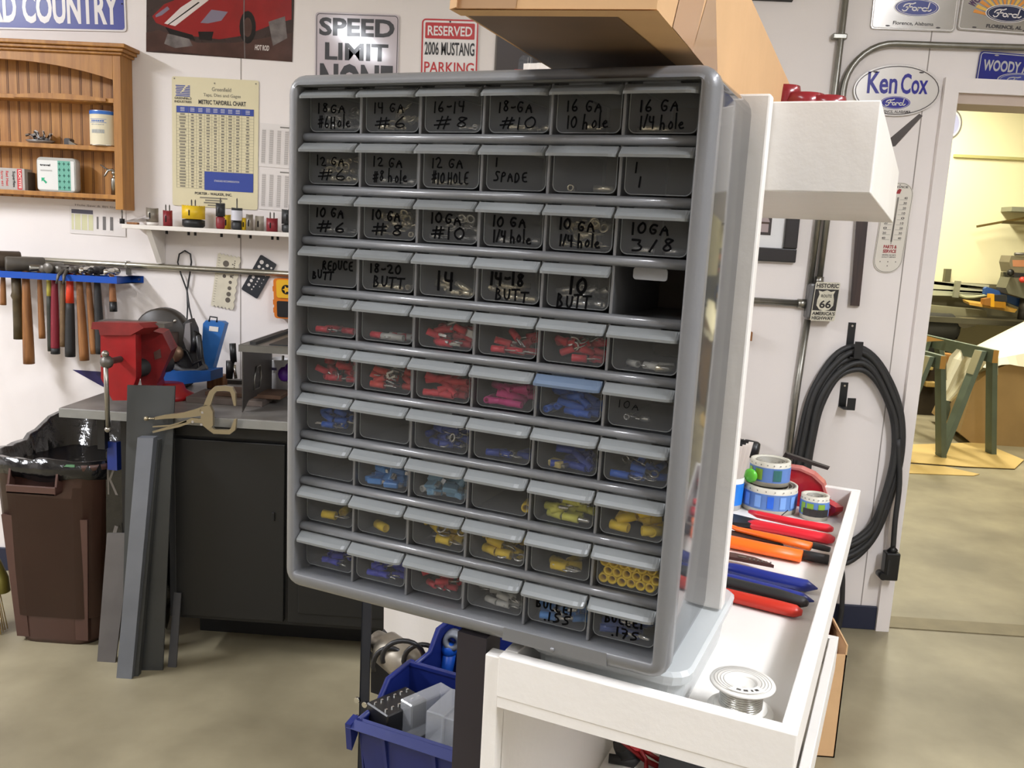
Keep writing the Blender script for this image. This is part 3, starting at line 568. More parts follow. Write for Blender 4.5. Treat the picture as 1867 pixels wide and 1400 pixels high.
# ================================================================ white shelf with hole saws
SY = 3.2; a = wy(228, 405, SY); b = wy(527, 432, SY); sz = 1.418; sh = .016; SX0 = -1.575; SX1 = -.55
t = thing('shelf', 'white painted wall shelf carrying the row of hole saws', 'shelf', ((SX0 + SX1)/2, WY, sz))
MB().ab((SX0, SY, sz - sh), (SX1, WY, sz), bev=.002).build('board', M_white, t, True)
m = MB(); x = wy(262, 425, SY + .02).x + .01; m.prism([(SY + .012, sz - sh), (WY - .001, sz - sh), (WY - .001, sz - .14), (WY - .03, sz - .14)], (x, 0, 0), (0, 1, 0), (0, 0, 1), (1, 0, 0), .02); m.build('bracket', M_white, t, True)
for px in (302, 342, 354, 402, 434, 455, 495, 505): MB().cyl((wy(px, 430, SY + .04).x, SY + .05, sz - sh - .013), (wy(px, 430, SY + .04).x, SY + .05, sz - sh), .005, 8).build('arbor_end', M_black, t, True)
def hole_saw(px, r, h, body, lb, lower=None, pins=1, dy=.05, lowh=0, teeth=True, toff=0, pinh=.02):
    x = wy(px, 412, SY + dy).x; t = thing('hole_saw', lb, 'hole saw', (x, SY + dy, sz + .0005), 0, 'hole saws on the white shelf')
    m = MB(); z0 = lowh; n = 24
    m.lathe([(0, z0), (r, z0), (r, z0 + h), (r - .002, z0 + h), (r - .002, z0 + h*.3), (0, z0 + h*.3)], n=n)
    if teeth:
        for k in range(n):
            a_ = 2*math.pi*k/n; p = lambda q, rr, z: (rr*math.cos(q), rr*math.sin(q), z)
            m.add([p(a_, r, z0 + h), p(a_ + .2, r, z0 + h), p(a_ + .2, r, z0 + h + .003), p(a_, r - .002, z0 + h), p(a_ + .2, r - .002, z0 + h), p(a_ + .2, r - .002, z0 + h + .003)], [(0, 1, 2), (3, 5, 4), (1, 4, 5, 2), (0, 2, 5, 3)])
    F = Fr((0, -r*1.01, z0 + h*.25), (1, 0, 0), (0, 0, 1)); m.flat(rrect(-.0025, 0, .0025, h*.45, .0024), F, 1, 0)
    m.build('cup', [body, M_ink], t)
    if lower is not None: MB().lathe([(0, 0), (r*.8, 0), (r*.98, lowh*.2), (r*.98, lowh*.9), (r*.6, lowh), (0, lowh)], n=20).build('base', lower, t)
    for k in range(pins):
        xo = toff + (k - (pins - 1)/2)*.014; m = MB(); m.cyl((xo, 0, z0 + h*.3), (xo, 0, z0 + h + pinh), .0025, 8); m.cyl((xo, 0, z0 + h + pinh), (xo, 0, z0 + h + pinh + .005), .0025, 8, r2=.0004); m.build('pilot_drill', M_dsteel, t)
Msr = mat('saw_red', (140, 34, 44), .45, noise=.2, nscale=30); Msy = mat('saw_yellow', (224, 186, 30), .4); Msb = mat('saw_bimetal', (150, 142, 128), .4, .4, noise=.3, nscale=30); Msk = mat('saw_black', (46, 48, 50), .45, noise=.3, nscale=30); Msw = mat('saw_white', (206, 206, 214), .4)
hole_saw(223, .009, .018, M_blackm, 'small black arbor at the left end of the white shelf', None, 1, .02, 0, False, 0, .03)
hole_saw(278, .0215, .048, Msb, 'grey hole saw with a white foot beside the plastic bag', M_white, 0, .05, .012)
hole_saw(306, .0165, .054, Msr, 'dark red hole saw with two drills left of the big yellow one', None, 2, .04)
hole_saw(353, .041, .047, Msy, 'large yellow hole saw on a black base', M_blackm, 2, .06, .03)
hole_saw(402, .0165, .044, Msk, 'black hole saw standing in a red one', Msr, 1, .05, .045)
hole_saw(414, .0135, .05, Msy, 'plain yellow hole saw partly behind the black and red pair', None, 0, .10)
hole_saw(432, .0195, .046, Msk, 'black hole saw with white paint and tall drill', Msk, 1, .045, .03, True, 0, .034)
m = MB(); m.lathe([(.0200, .034), (.0203, .06), (.0201, .07)], (wy(432, 412, SY + .045).x, SY + .045, sz), n=20)
o = m.build('paint_band', Msw, bpy.data.objects[[x.name for x in C.objects if x.name.startswith('hole_saw')][-1]], True)
hole_saw(445, .009, .042, Msy, 'slim yellow hole saw right of the white painted one', None, 0, .05)
hole_saw(455, .0125, .055, Msb, 'slim grey hole saw right of the slim yellow one', None, 0, .035)
hole_saw(473, .016, .052, mat('saw_pale', (178, 170, 156), .45), 'pale beige hole saw standing at the back of the shelf', None, 0, .10)
hole_saw(496, .0205, .046, Msr, 'red hole saw with two drills near the cabinet', None, 2, .045)
hole_saw(527, .027, .05, Msk, 'large black ribbed hole saw half behind the cabinet', Msk, 1, .05, .03)
# plastic bag of bits
m = MB(); c_ = wy(258, 405, SY + .06); random.seed(5); G = 7
gr = [[V((c_.x - .075 + i*.02 , SY + .02 + j*.014, sz + .004 + .05*max(0, (i - 1)/6)*(1 - abs(j - 3)/5) + random.uniform(0, .008))) for i in range(G)] for j in range(G)]
for j in range(G - 1):
    for i in range(G - 1): m.add([gr[j][i], gr[j][i + 1], gr[j + 1][i + 1], gr[j + 1][i]], [(0, 1, 2, 3)], 0)
solo('plastic_bag', m, mat('clear_bag', (206, 200, 198), .1, trans=.3), 'crumpled clear plastic bag at the left end of the white shelf', 'bag')
m = MB(); m.box((c_.x - .012, SY + .018, sz + .004), (.04, .02, .008), bev=.002); solo('wood_scrap', m, M_hwood, 'flat tan scrap of wood in front of the plastic bag', 'wood scrap')

# ================================================================ hammer rack
RY = 3.20; rz = wy(100, 505, RY).z
t = thing('tool_rack', 'blue steel rack of hanging hammers on the wall', 'tool rack', (-1.9, WY, rz))
m = MB(); xa, xb = -2.6, wy(213, 513, RY).x; m.ab((xa, RY, rz - .012), (xb, RY + .003, rz + .012)); m.ab((xa, RY, rz - .012), (xb, RY + .025, rz - .009))
e_ = wy(240, 512, WY - .006); m.prism([(xb, RY), (xb, RY + .003), (e_.x, WY - .002), (e_.x + .045, WY - .002), (e_.x + .045, WY - .005), (e_.x, WY - .005)][::-1], (0, 0, rz - .013), (1, 0, 0), (0, 1, 0), (0, 0, 1), .026)
m.build('front_bar', M_blue, t, True)
MB().ab((xa, RY + .07, rz - .012), (xb - .01, RY + .073, rz + .012)).build('rear_bar', M_blue, t, True)
MB().cyl((e_.x + .03, WY - .005, rz), (e_.x + .03, WY - .008, rz), .005, 8).build('screw', M_chrome, t, True)
HYc = RY + .042
def hammer(top, bot, wpx, mats, lb, head=None, split=None, tip=None, nm='hammer', bulge=False):
    a = wy(top[0], top[1], HYc); b = wy(bot[0], bot[1], HYc); k = (a - V((0, 0, EYE))).length/FPX; r_ = wpx*k/2
    a = V((a.x, a.y, rz + .028)); t = thing(nm, lb, 'hammer' if nm == 'hammer' else 'tool', (a.x, HYc, b.z), 0, 'tools hanging in the blue rack')
    L = lambda s_: a.lerp(b, s_)
    prof = [(0, .6), (.25, .72), (.45, .85), (.7, .95), (.92, 1.0), (1, 1.0)] if not bulge else [(0, .4), (.12, .4), (.15, .95), (.35, .95), (.4, 1.2), (.45, .9), (.8, 1.0), (1, 1.1)]
    def seg(s0, s1, nm_, mt):
        ss = [s0] + [s_ for s_, _ in prof if s0 < s_ < s1] + [s1]
        def rad(s_):
            for (p0, q0), (p1, q1) in zip(prof, prof[1:]):
                if p0 <= s_ <= p1: return q0 + (q1 - q0)*(s_ - p0)/(p1 - p0)
            return 1
        MB().tube([L(s_) for s_ in ss], [r_*rad(s_) for s_ in ss], 12).build(nm_, mt, t, True)
    if bulge: seg(0, .13, 'shaft', M_dsteel); seg(.13, 1, 'handle', mats[0])
    else:
        e1 = tip[0] if tip else 1
        if split: seg(0, split, 'handle', mats[0]); seg(split, e1, 'grip', mats[1])
        else: seg(0, e1, 'handle', mats[0])
        if tip: seg(tip[0], 1, 'end_cap', tip[1])
    if head:
        kind, hr, hl, hm = head; c0 = V((a.x, HYc, rz + .012 + hr)); m = MB()
        if kind == 'ball':
            m.lathe([(0, -hl*.5 - hr*.75), (hr*.5, -hl*.5 - hr*.6), (hr*.75, -hl*.5 - hr*.1), (hr*.6, -hl*.42), (hr*.55, -hl*.25), (hr*.8, -hl*.15), (hr*.8, hl*.1), (hr*.6, hl*.2), (hr*.9, hl*.35), (hr*.9, hl*.5), (0, hl*.5)], c0, (0, 1, 0), 16)
        elif kind == 'round': m.lathe([(0, -hl*.5), (hr*.9, -hl*.5), (hr, -hl*.46), (hr, hl*.46), (hr*.9, hl*.5), (0, hl*.5)], c0, (0, 1, 0), 18)
        elif kind == 'side': m.lathe([(0, -hl*.5), (hr*.9, -hl*.5), (hr, -hl*.46), (hr, hl*.46), (hr*.9, hl*.5), (0, hl*.5)], c0, (.8, .6, .0), 18)
        elif kind == 'claw':
            m.lathe([(0, hl*.5), (hr, hl*.5), (hr, hl*.35), (hr*.6, hl*.2), (hr*.8, 0), (hr*.8, -.01)], c0, (0, 1, 0), 14)
            for sx in (-1, 1): m.tube([c0 + V((sx*.006, -.005, 0)), c0 + V((sx*.008, -.035, -.002)), c0 + V((sx*.011, -.06, -.018)), c0 + V((sx*.013, -.072, -.048))], [.009, .008, .006, .003], 6)
        m.build('head', hm, t, True)
Mol = mat('old_olive', (78, 64, 34), .55, noise=.4, nscale=30); Mgw = mat('grey_wood', (118, 92, 62), .6, noise=.25, nscale=30)
hammer((6, 505), (6, 556), 9, [M_hwood], 'brown wooden mallet at the left end of the blue rack', ('side', .036, .12, mat('mallet_wood', (70, 56, 42), .6, noise=.3, nscale=20)))
hammer((29, 508), (35, 618), 15, [Mol], 'turned olive-brown handled tool second in the blue rack', None, nm='hand_tool', bulge=True)
hammer((47, 510), (53, 663), 17, [M_hwood], 'longest wooden hammer with a fat grey mallet head', ('side', .027, .13, mat('mallet_grey', (86, 80, 72), .55, noise=.3, nscale=20)))
hammer((72, 512), (77, 617), 10, [M_hwood], 'slim short wooden hammer with a bright steel head', ('side', .014, .065, M_steel))
hammer((89, 513), (93, 640), 10, [mat('pale_yellow_handle', (176, 166, 70), .5), mat('dark_green_grip', (44, 44, 34), .6)], 'yellow and black handled hammer beside the red one', ('round', .015, .08, M_dsteel), .33)
hammer((100, 513), (101, 645), 14, [mat('maroon_handle', (126, 26, 42), .5)], 'dark red handled hammer with a black end', ('round', .02, .09, M_dsteel), None, (.93, M_dark))
hammer((115, 515), (115, 632), 10, [Mgw], 'grey weathered wooden hammer behind the orange one', ('round', .015, .07, M_dsteel))
hammer((128, 515), (128, 650), 16, [mat('orange_handle', (220, 62, 30), .45), M_dark], 'claw hammer with orange neck and black rubber grip', ('claw', .014, .09, M_dsteel), .38)
hammer((144, 517), (154, 657), 15, [M_hwood], 'wooden ball hammer right of the claw hammer', ('ball', .018, .09, M_dsteel))
hammer((160, 517), (172, 645), 12, [M_hwood], 'slimmer wooden ball hammer reaching behind the red vise', ('ball', .017, .08, M_chrome))
hammer((177, 520), (183, 645), 15, [M_dark], 'black rubber handled hammer above the red vise', ('ball', .018, .08, M_blackm))
hammer((204, 520), (207, 568), 12, [mat('short_handle', (142, 92, 52), .5)], 'stub handled hammer at the right end of the rack', ('ball', .016, .08, M_chrome), None, (.75, M_blackm))
# hanging cord loop, gauges, case
h_ = wy(337, 460, WY - .012)
t = thing('looped_lead', 'thin black cord looped over a nail above the bench grinder', 'cord', (h_.x, WY, .95))
pp = lambda x, y, d=.012: wy(x, y, WY - d)
MB().tube([pp(340, 600, .1), pp(342, 560, .04), pp(341, 530), pp(330, 500), pp(324, 478), pp(327, 463), pp(337, 457), pp(347, 463), pp(349, 478), pp(346, 500), pp(341, 530), pp(345, 560, .04), pp(352, 590, .08), pp(356, 630, .12)], .0032, 6).build('cable', M_black, t, True)
MB().cyl((h_.x, WY - .03, h_.z + .004), (h_.x, WY, h_.z + .004), .002, 6).build('nail', M_dsteel, t, True)
F = wallframe((385, 556), (425, 564), (387, 460), WY - .004); F, wd, h = F; n = V((0, -1, 0))
m = MB(); edge = [(0, 0)]; 
for k in range(1, 12): edge.append((wd*k/12, -.004 if k % 2 else .003))
edge.append((wd, 0))
for k in range(1, 14): edge.append((wd + (.004 if k % 2 else -.002), h*k/14))
edge.append((wd, h))
for k in range(11, 0, -1): edge.append((wd*k/12, h + (.004 if k % 2 else -.003)))
edge.append((0, h)); m.prism(edge, F.o, F.ex, F.ey, F.en, .003, 0)
for k in range(7): m.flat(ell(wd*.72, h*(.16 + .115*k), .010 - .0012*k, .010 - .0012*k, 14), F, 1, .0034)
for k, r_ in enumerate((.012, .007, .007)): m.flat(ell(wd*.42, h*(.84 - .12*k), r_, r_, 14), F, 1, .0034)
for k in range(9): m.flat(ell(wd*.80, h*(.60 + .04*k), .0025, .0025, 8), F, 1, .0034)
for k in range(18): m.ribbon([(wd*.06, h*(.08 + .05*k)), (wd*.14, h*(.08 + .05*k))], F, .0012, 1, .0034)
solo('drill_gauge', m, [mat('gauge_cream', (214, 206, 184), .45, noise=.1, nscale=30), mat('gauge_hole', (92, 84, 74), .6)], 'cream notched gauge plate with round holes hanging on the wall', 'gauge')
F, wd, h = wallframe((440, 527), (469, 545), (473, 462), WY - .004); m = MB(); m.prism(rrect(0, 0, wd, h, .006), F.o, F.ex, F.ey, F.en, .003, 0)
for x, y, r_ in ((.25, .85, .008), (.6, .85, .006), (.85, .85, .004), (.25, .72, .006), (.5, .72, .005), (.25, .42, .006), (.25, .32, .006), (.25, .2, .006), (.55, .46, .004), (.55, .38, .003), (.55, .3, .003), (.52, .22, .003), (.5, .14, .003), (.8, .6, .002), (.8, .5, .002), (.8, .4, .002), (.8, .3, .002)): m.flat(ell(wd*x, h*y, r_, r_, 12), F, 1, .0034)
solo('drill_gauge', m, [mat('gauge_black', (36, 40, 46), .4), mat('hole_pale', (206, 200, 194), .6)], 'black tilted gauge plate with pale holes hanging on the wall', 'gauge')
t = thing('bit_case', 'yellow and orange bit case hanging on the wall beside the cabinet', 'case', (-.98, WY, 1.09))
F = Fr(wy(507, 578, WY - .003), (1, 0, 0), (-.04, 0, 1), (0, -1, 0)); m = MB(); m.prism(rrect(0, 0, .12, .15, .012), F.o, F.ex, F.ey, F.en, .045, 0); m.build('body', mat('case_orange', (206, 112, 22), .4), t, True)
m = MB(); m.prism(rrect(.012, .078, .115, .146, .01), F.p(0, 0, .0455), F.ex, F.ey, F.en, .004, 0); m.flat(ell(.05, .11, .018, .018), F, 1, .0500); m.flat([(.05 + (.015 if k % 2 else .007)*math.cos(R(36*k)), .11 + (.015 if k % 2 else .007)*math.sin(R(36*k))) for k in range(10)], F, 0, .0505); m.build('lid', [mat('case_yellow', (222, 170, 30), .4), M_ink], t, True)
m = MB(); m.prism(rrect(.012, .006, .115, .066, .006), F.p(0, 0, .0455), F.ex, F.ey, F.en, .003); m.build('latch', M_black, t, True)
for y in (.02, .05, .1): m = MB(); m.prism(rrect(-.005, y, .003, y + .02, .002), F.p(0, 0, .01), F.ex, F.ey, F.en, .03); m.build('rib', mat('case_orange', 0), t, True)
# ================================================================ workbench
BZ = .84; BY = 2.665; BX0 = -1.525
t = thing('workbench', 'steel topped workbench along the wall with black cabinets below', 'workbench', (-.9, 3.0, 0))
M_btop = mat('scuffed_steel_top', (138, 134, 128), .45, .2, col2=(92, 88, 85), nscale=5, bump=.05, bscale=30)
m = MB(); m.ab((BX0, BY, BZ - .028), (.6, WY - .013, BZ), bev=.002); m.build('top', M_btop, t, True)
m = MB(); m.ab((BX0, BY - .002, BZ - .03), (.6, BY, BZ - .002), bev=.0008); m.build('front_edge', mat('edge_steel', (150, 150, 146), .4, .4, noise=.15, nscale=20), t, True)
t.location.z = 0
# under-bench black cabinet
t = thing('bench_cabinet', 'matt black cabinet under the workbench', 'cabinet', (-.9, 3.0, 0))
m = MB(); m.ab((-1.2, 2.722, .14), (.3, 3.3, BZ - .035)); m.build('body', mat('black_cabinet', (24, 24, 23), .55), t, True)
m = MB(); m.ab((-1.18, 2.92, 0), (.28, 3.3, .14)); m.build('plinth', mat('plinth_black', (14, 14, 14), .7), t, True)
d_ = m = MB(); m.ab((-1.175, 2.705, .155), (-.815, 2.722, .755), bev=.003); dd = m.build('door', mat('black_door', (18, 18, 17), .5), t, True)
m = MB(); m.ab((-.855, 2.700, .50), (-.845, 2.705, .53), bev=.002); m.build('latch', M_blackm, dd, True)
m = MB(); m.ab((-.80, 2.705, .155), (-.42, 2.722, .755), bev=.003); m.ab((-.765, 2.700, .19), (-.45, 2.706, .72), bev=.003); m.build('door', mat('black_door', 0), t, True)
m = MB(); m.ab((-1.175, 2.705, .765), (.29, 2.722, .80), bev=.002); m.build('rail', mat('black_door', 0), t, True)
for px in (183, 226): 
    a = wy(px, 752, BY + .05); MB().ab((a.x - .012, BY + .05, .02 if px > 200 else .7), (a.x + .012, BY + .08, BZ - .03)).build('support', M_blackm, t, True)
# vise, turned a little to the left
VX = wy(222, 690, BY + .09); vb = V((-1.33, BY + .10, BZ)); 
t = thing('bench_vise', 'big red bench vise with a steel T-handle on the bench corner', 'vise', vb)
Pv = lambda x, y, Y: wy(x, y, Y)
Y0, Y1 = BY - .05, BY + .10
def vprism(pix, Ya, Yb, nm, mt, par=t, sk=0):
    A = [Pv(x, y, Ya) for x, y in pix]; B = [p + V((sk, Yb - Ya, 0)) for p in A]
    n = len(A); mb = MB().add(A + B, [list(range(n))[::-1], list(range(n, 2*n))] + [(i, (i + 1) % n, n + (i + 1) % n, n + i) for i in range(n)])
    return mb.build(nm, mt, par, True)
jaw = vprism([(183, 606), (234, 608), (247, 596), (248, 690), (234, 730), (205, 730), (184, 690)], BY + .02, BY + .09, 'front_jaw', M_red, t, -.015)
vprism([(166, 600), (168, 587), (252, 589), (262, 598), (238, 611), (182, 611), (180, 601)], BY + .01, BY + .07, 'jaw_top', mat('worn_red', (138, 34, 32), .5, noise=.35, nscale=16), t, .03)
vprism([(180, 584), (300, 590), (300, 598), (172, 592)], BY + .06, BY + .12, 'jaw_plate', M_dsteel, t)
vprism([(256, 612), (262, 600), (296, 608), (312, 640), (300, 668), (286, 700), (292, 728), (262, 728), (258, 700), (250, 660)], BY + .14, BY + .26, 'rear_jaw', mat('dusty_red', (138, 26, 28), .5, noise=.4, nscale=14), t, -.03)
vprism([(280, 642), (292, 636), (294, 652), (282, 656)], BY + .138, BY + .14, 'badge', M_steel)
m = MB(); c0 = Pv(250, 660, BY + .12); m.lathe([(0, -.06), (.03, -.06), (.03, .14), (0, .14)], c0 - V((.0, 0, .02)), (.3, .95, 0), 16); m.build('slide', M_dark, t, True)
m = MB(); a = Pv(258, 706, BY + .17); m.lathe([(0, 0), (.085, 0), (.085, .014), (.06, .028), (.05, .05), (0, .05)], V((a.x + .05, a.y + .09, BZ)), (0, 0, 1), 24); m.build('swivel_base', M_red, t, True)
m = MB(); a = Pv(194, 660, BY - .05); m.lathe([(0, -.016), (.012, -.014), (.020, -.004), (.0205, .006), (.015, .016), (.010, .022), (.010, .1)], a, (.12, .99, 0), 18); m.build('screw_head', M_dsteel, t, True)
m = MB(); b0, b1 = Pv(192, 645, BY - .052), Pv(197, 783, BY - .052); m.cyl(b0, b1, .0072, 12); m.ball(b0, .0115); m.ball(b1, .0105); m.build('handle', mat('worn_steel', (150, 146, 138), .28, .9), t, True)
# bench grinder behind the vise
g = V((-1.28, 3.09, BZ)); t = thing('bench_grinder', 'dark bench grinder with a round wheel guard behind the vise', 'grinder', g)
gc = wy(297, 608, 3.08); m = MB(); m.lathe([(0, -.03), (.085, -.03), (.092, -.02), (.092, .03), (.085, .04), (0, .04)], gc, (-.1, 1, 0), 32); m.build('wheel_guard', mat('guard_black', (50, 44, 38), .45, noise=.3, nscale=12), t, True)
for px, py in ((272, 588), (319, 585)): MB().ball(wy(px, py, 3.045), .006).build('screw', M_chrome, t, True)
m = MB(); a = wy(305, 632, 3.05); m.lathe([(0, -.06), (.04, -.06), (.055, -.03), (.055, .04), (0, .04)], a, (1, .15, 0), 20); m.build('motor', mat('motor_brown', (74, 60, 54), .5, noise=.3, nscale=14), t, True)
m = MB(); a = wy(300, 690, 3.08); m.ab((a.x - .07, 3.10, BZ), (a.x + .06, 3.2, BZ + .03), bev=.008); m.ab((a.x - .03, 3.06, BZ + .02), (a.x + .05, 3.16, a.z + .12), bev=.01); m.build('pedestal', M_dark, t, True)
m = MB(); a = wy(316, 645, 3.0); m.lathe([(0, 0), (.03, 0), (.03, .02), (0, .02)], a, (0, 1, 0), 16); m.build('lamp', mat('dull_brass', (120, 96, 76), .4, .6), t, True)
# black power tool leaning by the cord
t = thing('power_tool', 'dusty black and grey power tool in the open blue case', 'power tool', (wy(345, 690, 3.06).x, 3.06, BZ))
m = MB(); pix = [(322, 662), (322, 620), (330, 592), (344, 582), (352, 600), (358, 640), (362, 676), (340, 676)]; A = [wy(x, y, 3.06) for x, y in pix]; m.loft([[p + V((0, .0, 0)) for p in A], [p*1 + V((0, .05, 0)) for p in A]], smooth=False); m.build('body', mat('dusty_black', (64, 62, 62), .6, noise=.4, nscale=20), t, True)
m = MB(); A = [wy(x, y, 3.055) for x, y in ((334, 620), (338, 590), (346, 588), (348, 630), (344, 650))]; m.loft([A, [p + V((0, .02, 0)) for p in A]], smooth=False); m.build('side_plate', mat('pale_grey_plastic', (128, 124, 124), .5), t, True)
m = MB(); m.tube([wy(x, y, 3.05) for x, y in ((352, 640), (358, 605), (362, 612), (366, 650), (372, 680))], .011, 8); m.build('handle', M_black, t, True)
m = MB(); m.tube([wy(x, y, 3.04) for x, y in ((318, 650), (326, 634), (340, 640), (352, 664), (368, 656), (374, 676))], .006, 8); m.build('lead', M_black, t, True)
m = MB(); m.tube([wy(x, y, 3.03) for x, y in ((318, 668), (336, 676), (360, 678), (376, 668))], .012, 8); m.build('base', mat('dusty_black', 0), t, True)
# open blue case: lid leaning on the wall, tray
t = thing('tool_case', 'open light blue plastic case with its lid against the wall', 'case', (wy(340, 690, 3.1).x, 3.1, BZ))
A = [wy(x, y, 3.18) for x, y in ((366, 676), (386, 678), (410, 590), (404, 586), (375, 584), (370, 590))]; m = MB(); m.loft([A, [p + V((.003, .03, 0)) for p in A]], smooth=False)
F = Fr(wy(381, 603, 3.179), (1, 0, -.06), (.12, 0, 1), (0, -1, 0)); m.flat([(0, 0), (.034, 0), (.034, .018), (0, .018)], F, 1, .001)
m.build('lid', [mat('case_blue', (54, 112, 182), .4), M_white], t, True)
A = [wy(x, y, 3.18) for x, y in ((381, 586), (383, 577), (396, 579), (395, 587))]; m = MB(); m.tube(A, .003, 6); m.build('hanger', M_black, t, True)
m = MB(); A = [wy(291, 678, 3.0), wy(384, 676, 3.0), wy(384, 694, 3.0), wy(308, 704, 3.0), wy(300, 702, 3.0)]; m.loft([A, [p + V((.01, .09, 0)) for p in A]], smooth=False); m.build('tray', mat('case_deep_blue', (24, 82, 152), .4), t, True)
# slabs of wood on the bench
for (x0, y0, x1, y1, th, lb, c) in ((300, 722, 395, 716, .02, 'grey weathered board lying on the bench under the wood scraps', (104, 92, 84)), (318, 708, 392, 703, .014, 'brown board on top of the grey board on the bench', (98, 72, 54))):
    a = wz(x0, y0 + 12, BZ + .001); zz = BZ + (.0 if th == .02 else .0205); m = MB(); xx0 = -1.20 if th == .02 else -1.15
    m.ab((xx0, 2.86 if th == .02 else 2.90, zz), (xx0 + .26, 3.02, zz + th), bev=.002); solo('wood_board', m, mat('board_%d' % c[0], c, .7, noise=.25, nscale=14), lb, 'board')
a = wy(394, 686, 3.15); m = MB(); m.box((a.x, 3.16, BZ + .025), (.06, .05, .05), bev=.003); solo('wood_block', m, M_hwood, 'tan wooden block between the blue case and steel stand', 'wood block')
# small steel stand
t = thing('steel_stand', 'low grey sheet-steel stand with a flat top on the bench', 'stand', (-.8, 2.85, BZ))
SXa = -.985; SYa = 2.76; Sz = 1.06; Mst = mat('stand_grey', (118, 116, 110), .4, .5, noise=.2, nscale=12)
m = MB(); m.ab((SXa, SYa, Sz - .022), (-.45, SYa + .003, Sz)); m.ab((SXa, SYa, Sz - .004), (-.45, 3.22, Sz)); m.ab((SXa, SYa, Sz - .022), (SXa + .003, 3.22, Sz)); m.build('top', Mst, t, True)
m = MB(); m.ab((SXa + .03, SYa + .02, Sz), (SXa + .05, 3.2, Sz + .010)); m.ab((SXa + .09, SYa + .03, Sz), (-.47, 3.2, Sz + .004)); m.build('mat', M_dark, t, True)
A = [(SYa + .004, BZ), (SYa + .004, Sz - .01), (SYa + .30, Sz - .01), (SYa + .30, BZ + .0), (SYa + .26, BZ), (SYa + .22, BZ + .03), (SYa + .06, BZ + .03)]
m = MB(); m.prism(A, (SXa + .01, 0, 0), (0, 1, 0), (0, 0, 1), (1, 0, 0), .004); m.build('side_panel', mat('stand_dark', (74, 70, 66), .45, .4), t, True)
m = MB(); yc, zc = SYa + .14, BZ + .09
m.tube([(SXa + .015, yc + a_, zc + b_) for a_, b_ in ((-.03, -.035), (.02, -.035), (.04, 0), (.03, .04), (-.01, .04), (-.03, 0))], .0025, 6, closed=True); m.build('cutout_edge', M_steel, t, True)
m = MB(); m.prism(A, (-.47, 0, 0), (0, 1, 0), (0, 0, 1), (1, 0, 0), .004); m.build('side_panel', mat('stand_dark', 0), t, True)
# white cup and purple thing
cp = wz(506, 716, BZ); t = thing('paper_cup', 'white paper cup of small tools under the steel stand', 'cup', (-.962, 3.11, BZ))
m = MB(); m.lathe([(0, .001), (.032, 0), (.044, .125), (.046, .128), (.043, .13), (.041, .126), (.030, .004), (0, .004)], n=24, mi=0)
F = Fr((-.02, -.0400, .0), (1, -.1, 0), (0, -.09, 1)); m.flat([(-.005, .095), (.03, .095), (.03, .105), (-.005, .105)], F, 1, .003); m.flat(ell(-.004, .03, .006, .008), F, 1, .0022)
m.build('body', [mat('cup_white', (218, 216, 216), .4), mat('cup_print', (120, 112, 150), .5)], t)
MB().tube([(.01, .0, .02), (.012, .01, .14)], .005, 6).build('bit', M_dsteel, t)
m = MB(); c_ = wy(519, 682, 2.95); m.ball(c_, .024, sc_=(1, .8, 1.1)); m.ball(c_ + V((.02, 0, .022)), .02); m.tube([c_ + V((.01, 0, -.01)), c_ + V((.03, .02, -.06)), V((c_.x + .04, 2.99, BZ))], [.01, .008, .007], 8, 1)
solo('clamp_grip', m, [mat('purple_plastic', (82, 36, 130), .4), M_dark], 'purple knobbed clamp beside the white paper cup', 'clamp')
t = thing('hand_tool', 'black handled tool standing left of the steel stand', 'tool', (wy(423, 690, 3.05).x, 3.05, BZ))
m = MB(); m.tube([wy(424, 626, 3.05), wy(426, 660, 3.05)], .012, 8); m.tube([wy(420, 658, 3.05), wy(418, 690, 3.05)], [.016, .012], 8); m.build('handle', M_black, t, True)
m = MB(); m.tube([wy(427, 665, 3.05), wy(430, 690, 3.05)], .006, 6); m.build('blade', M_chrome, t, True)
for k, (x, yy) in enumerate(((430, 694), (430, 706))):
    a = wz(x, yy + 6, BZ); m = MB(); m.ab((a.x - .06, a.y, BZ), (a.x + .12, a.y + .03, BZ + .014)); solo('steel_bar', m, M_dsteel, ('rear' if k == 0 else 'front') + ' of two short steel bars lying under the steel stand', 'bar')
# locking C-clamp on the bench edge
t = thing('locking_clamp', 'pale gold locking C-clamp gripping the bench edge', 'clamp', wy(370, 760, BY - .03)); Yk = BY - .035
M_nick = mat('nickel', (168, 156, 130), .3, .8)
def strip(pix, wdt, th, nm, mt=M_nick, Y=Yk):
    A = [wy(x, y, Y) for x, y in pix]; F = Fr((0, Y, 0), (1, 0, 0), (0, 0, 1), (0, -1, 0)); P_ = [V((p.x, p.z)) for p in A]; n = len(P_); l, r = [], []
    ws = wdt if isinstance(wdt, list) else [wdt]*n
    for i, p in enumerate(P_):
        tt = (P_[min(i + 1, n - 1)] - P_[max(i - 1, 0)]).normalized(); q = V((-tt.y, tt.x))*ws[i]/2; l.append(tuple(p + q)); r.append(tuple(p - q))
    MB().prism(l + r[::-1], (0, Y, 0), (1, 0, 0), (0, 0, 1), (0, 1, 0), th).build(nm, mt, t, True)
strip([(372, 752), (376, 742), (386, 716), (393, 709), (408, 708), (421, 710), (425, 718), (428, 740)], [.03, .02, .017, .016, .016, .016, .014, .006], .012, 'upper_jaw')
strip([(372, 752), (380, 768), (381, 780), (390, 787), (418, 788), (425, 782), (429, 764)], [.02, .024, .016, .014, .014, .015, .006], .012, 'lower_jaw')
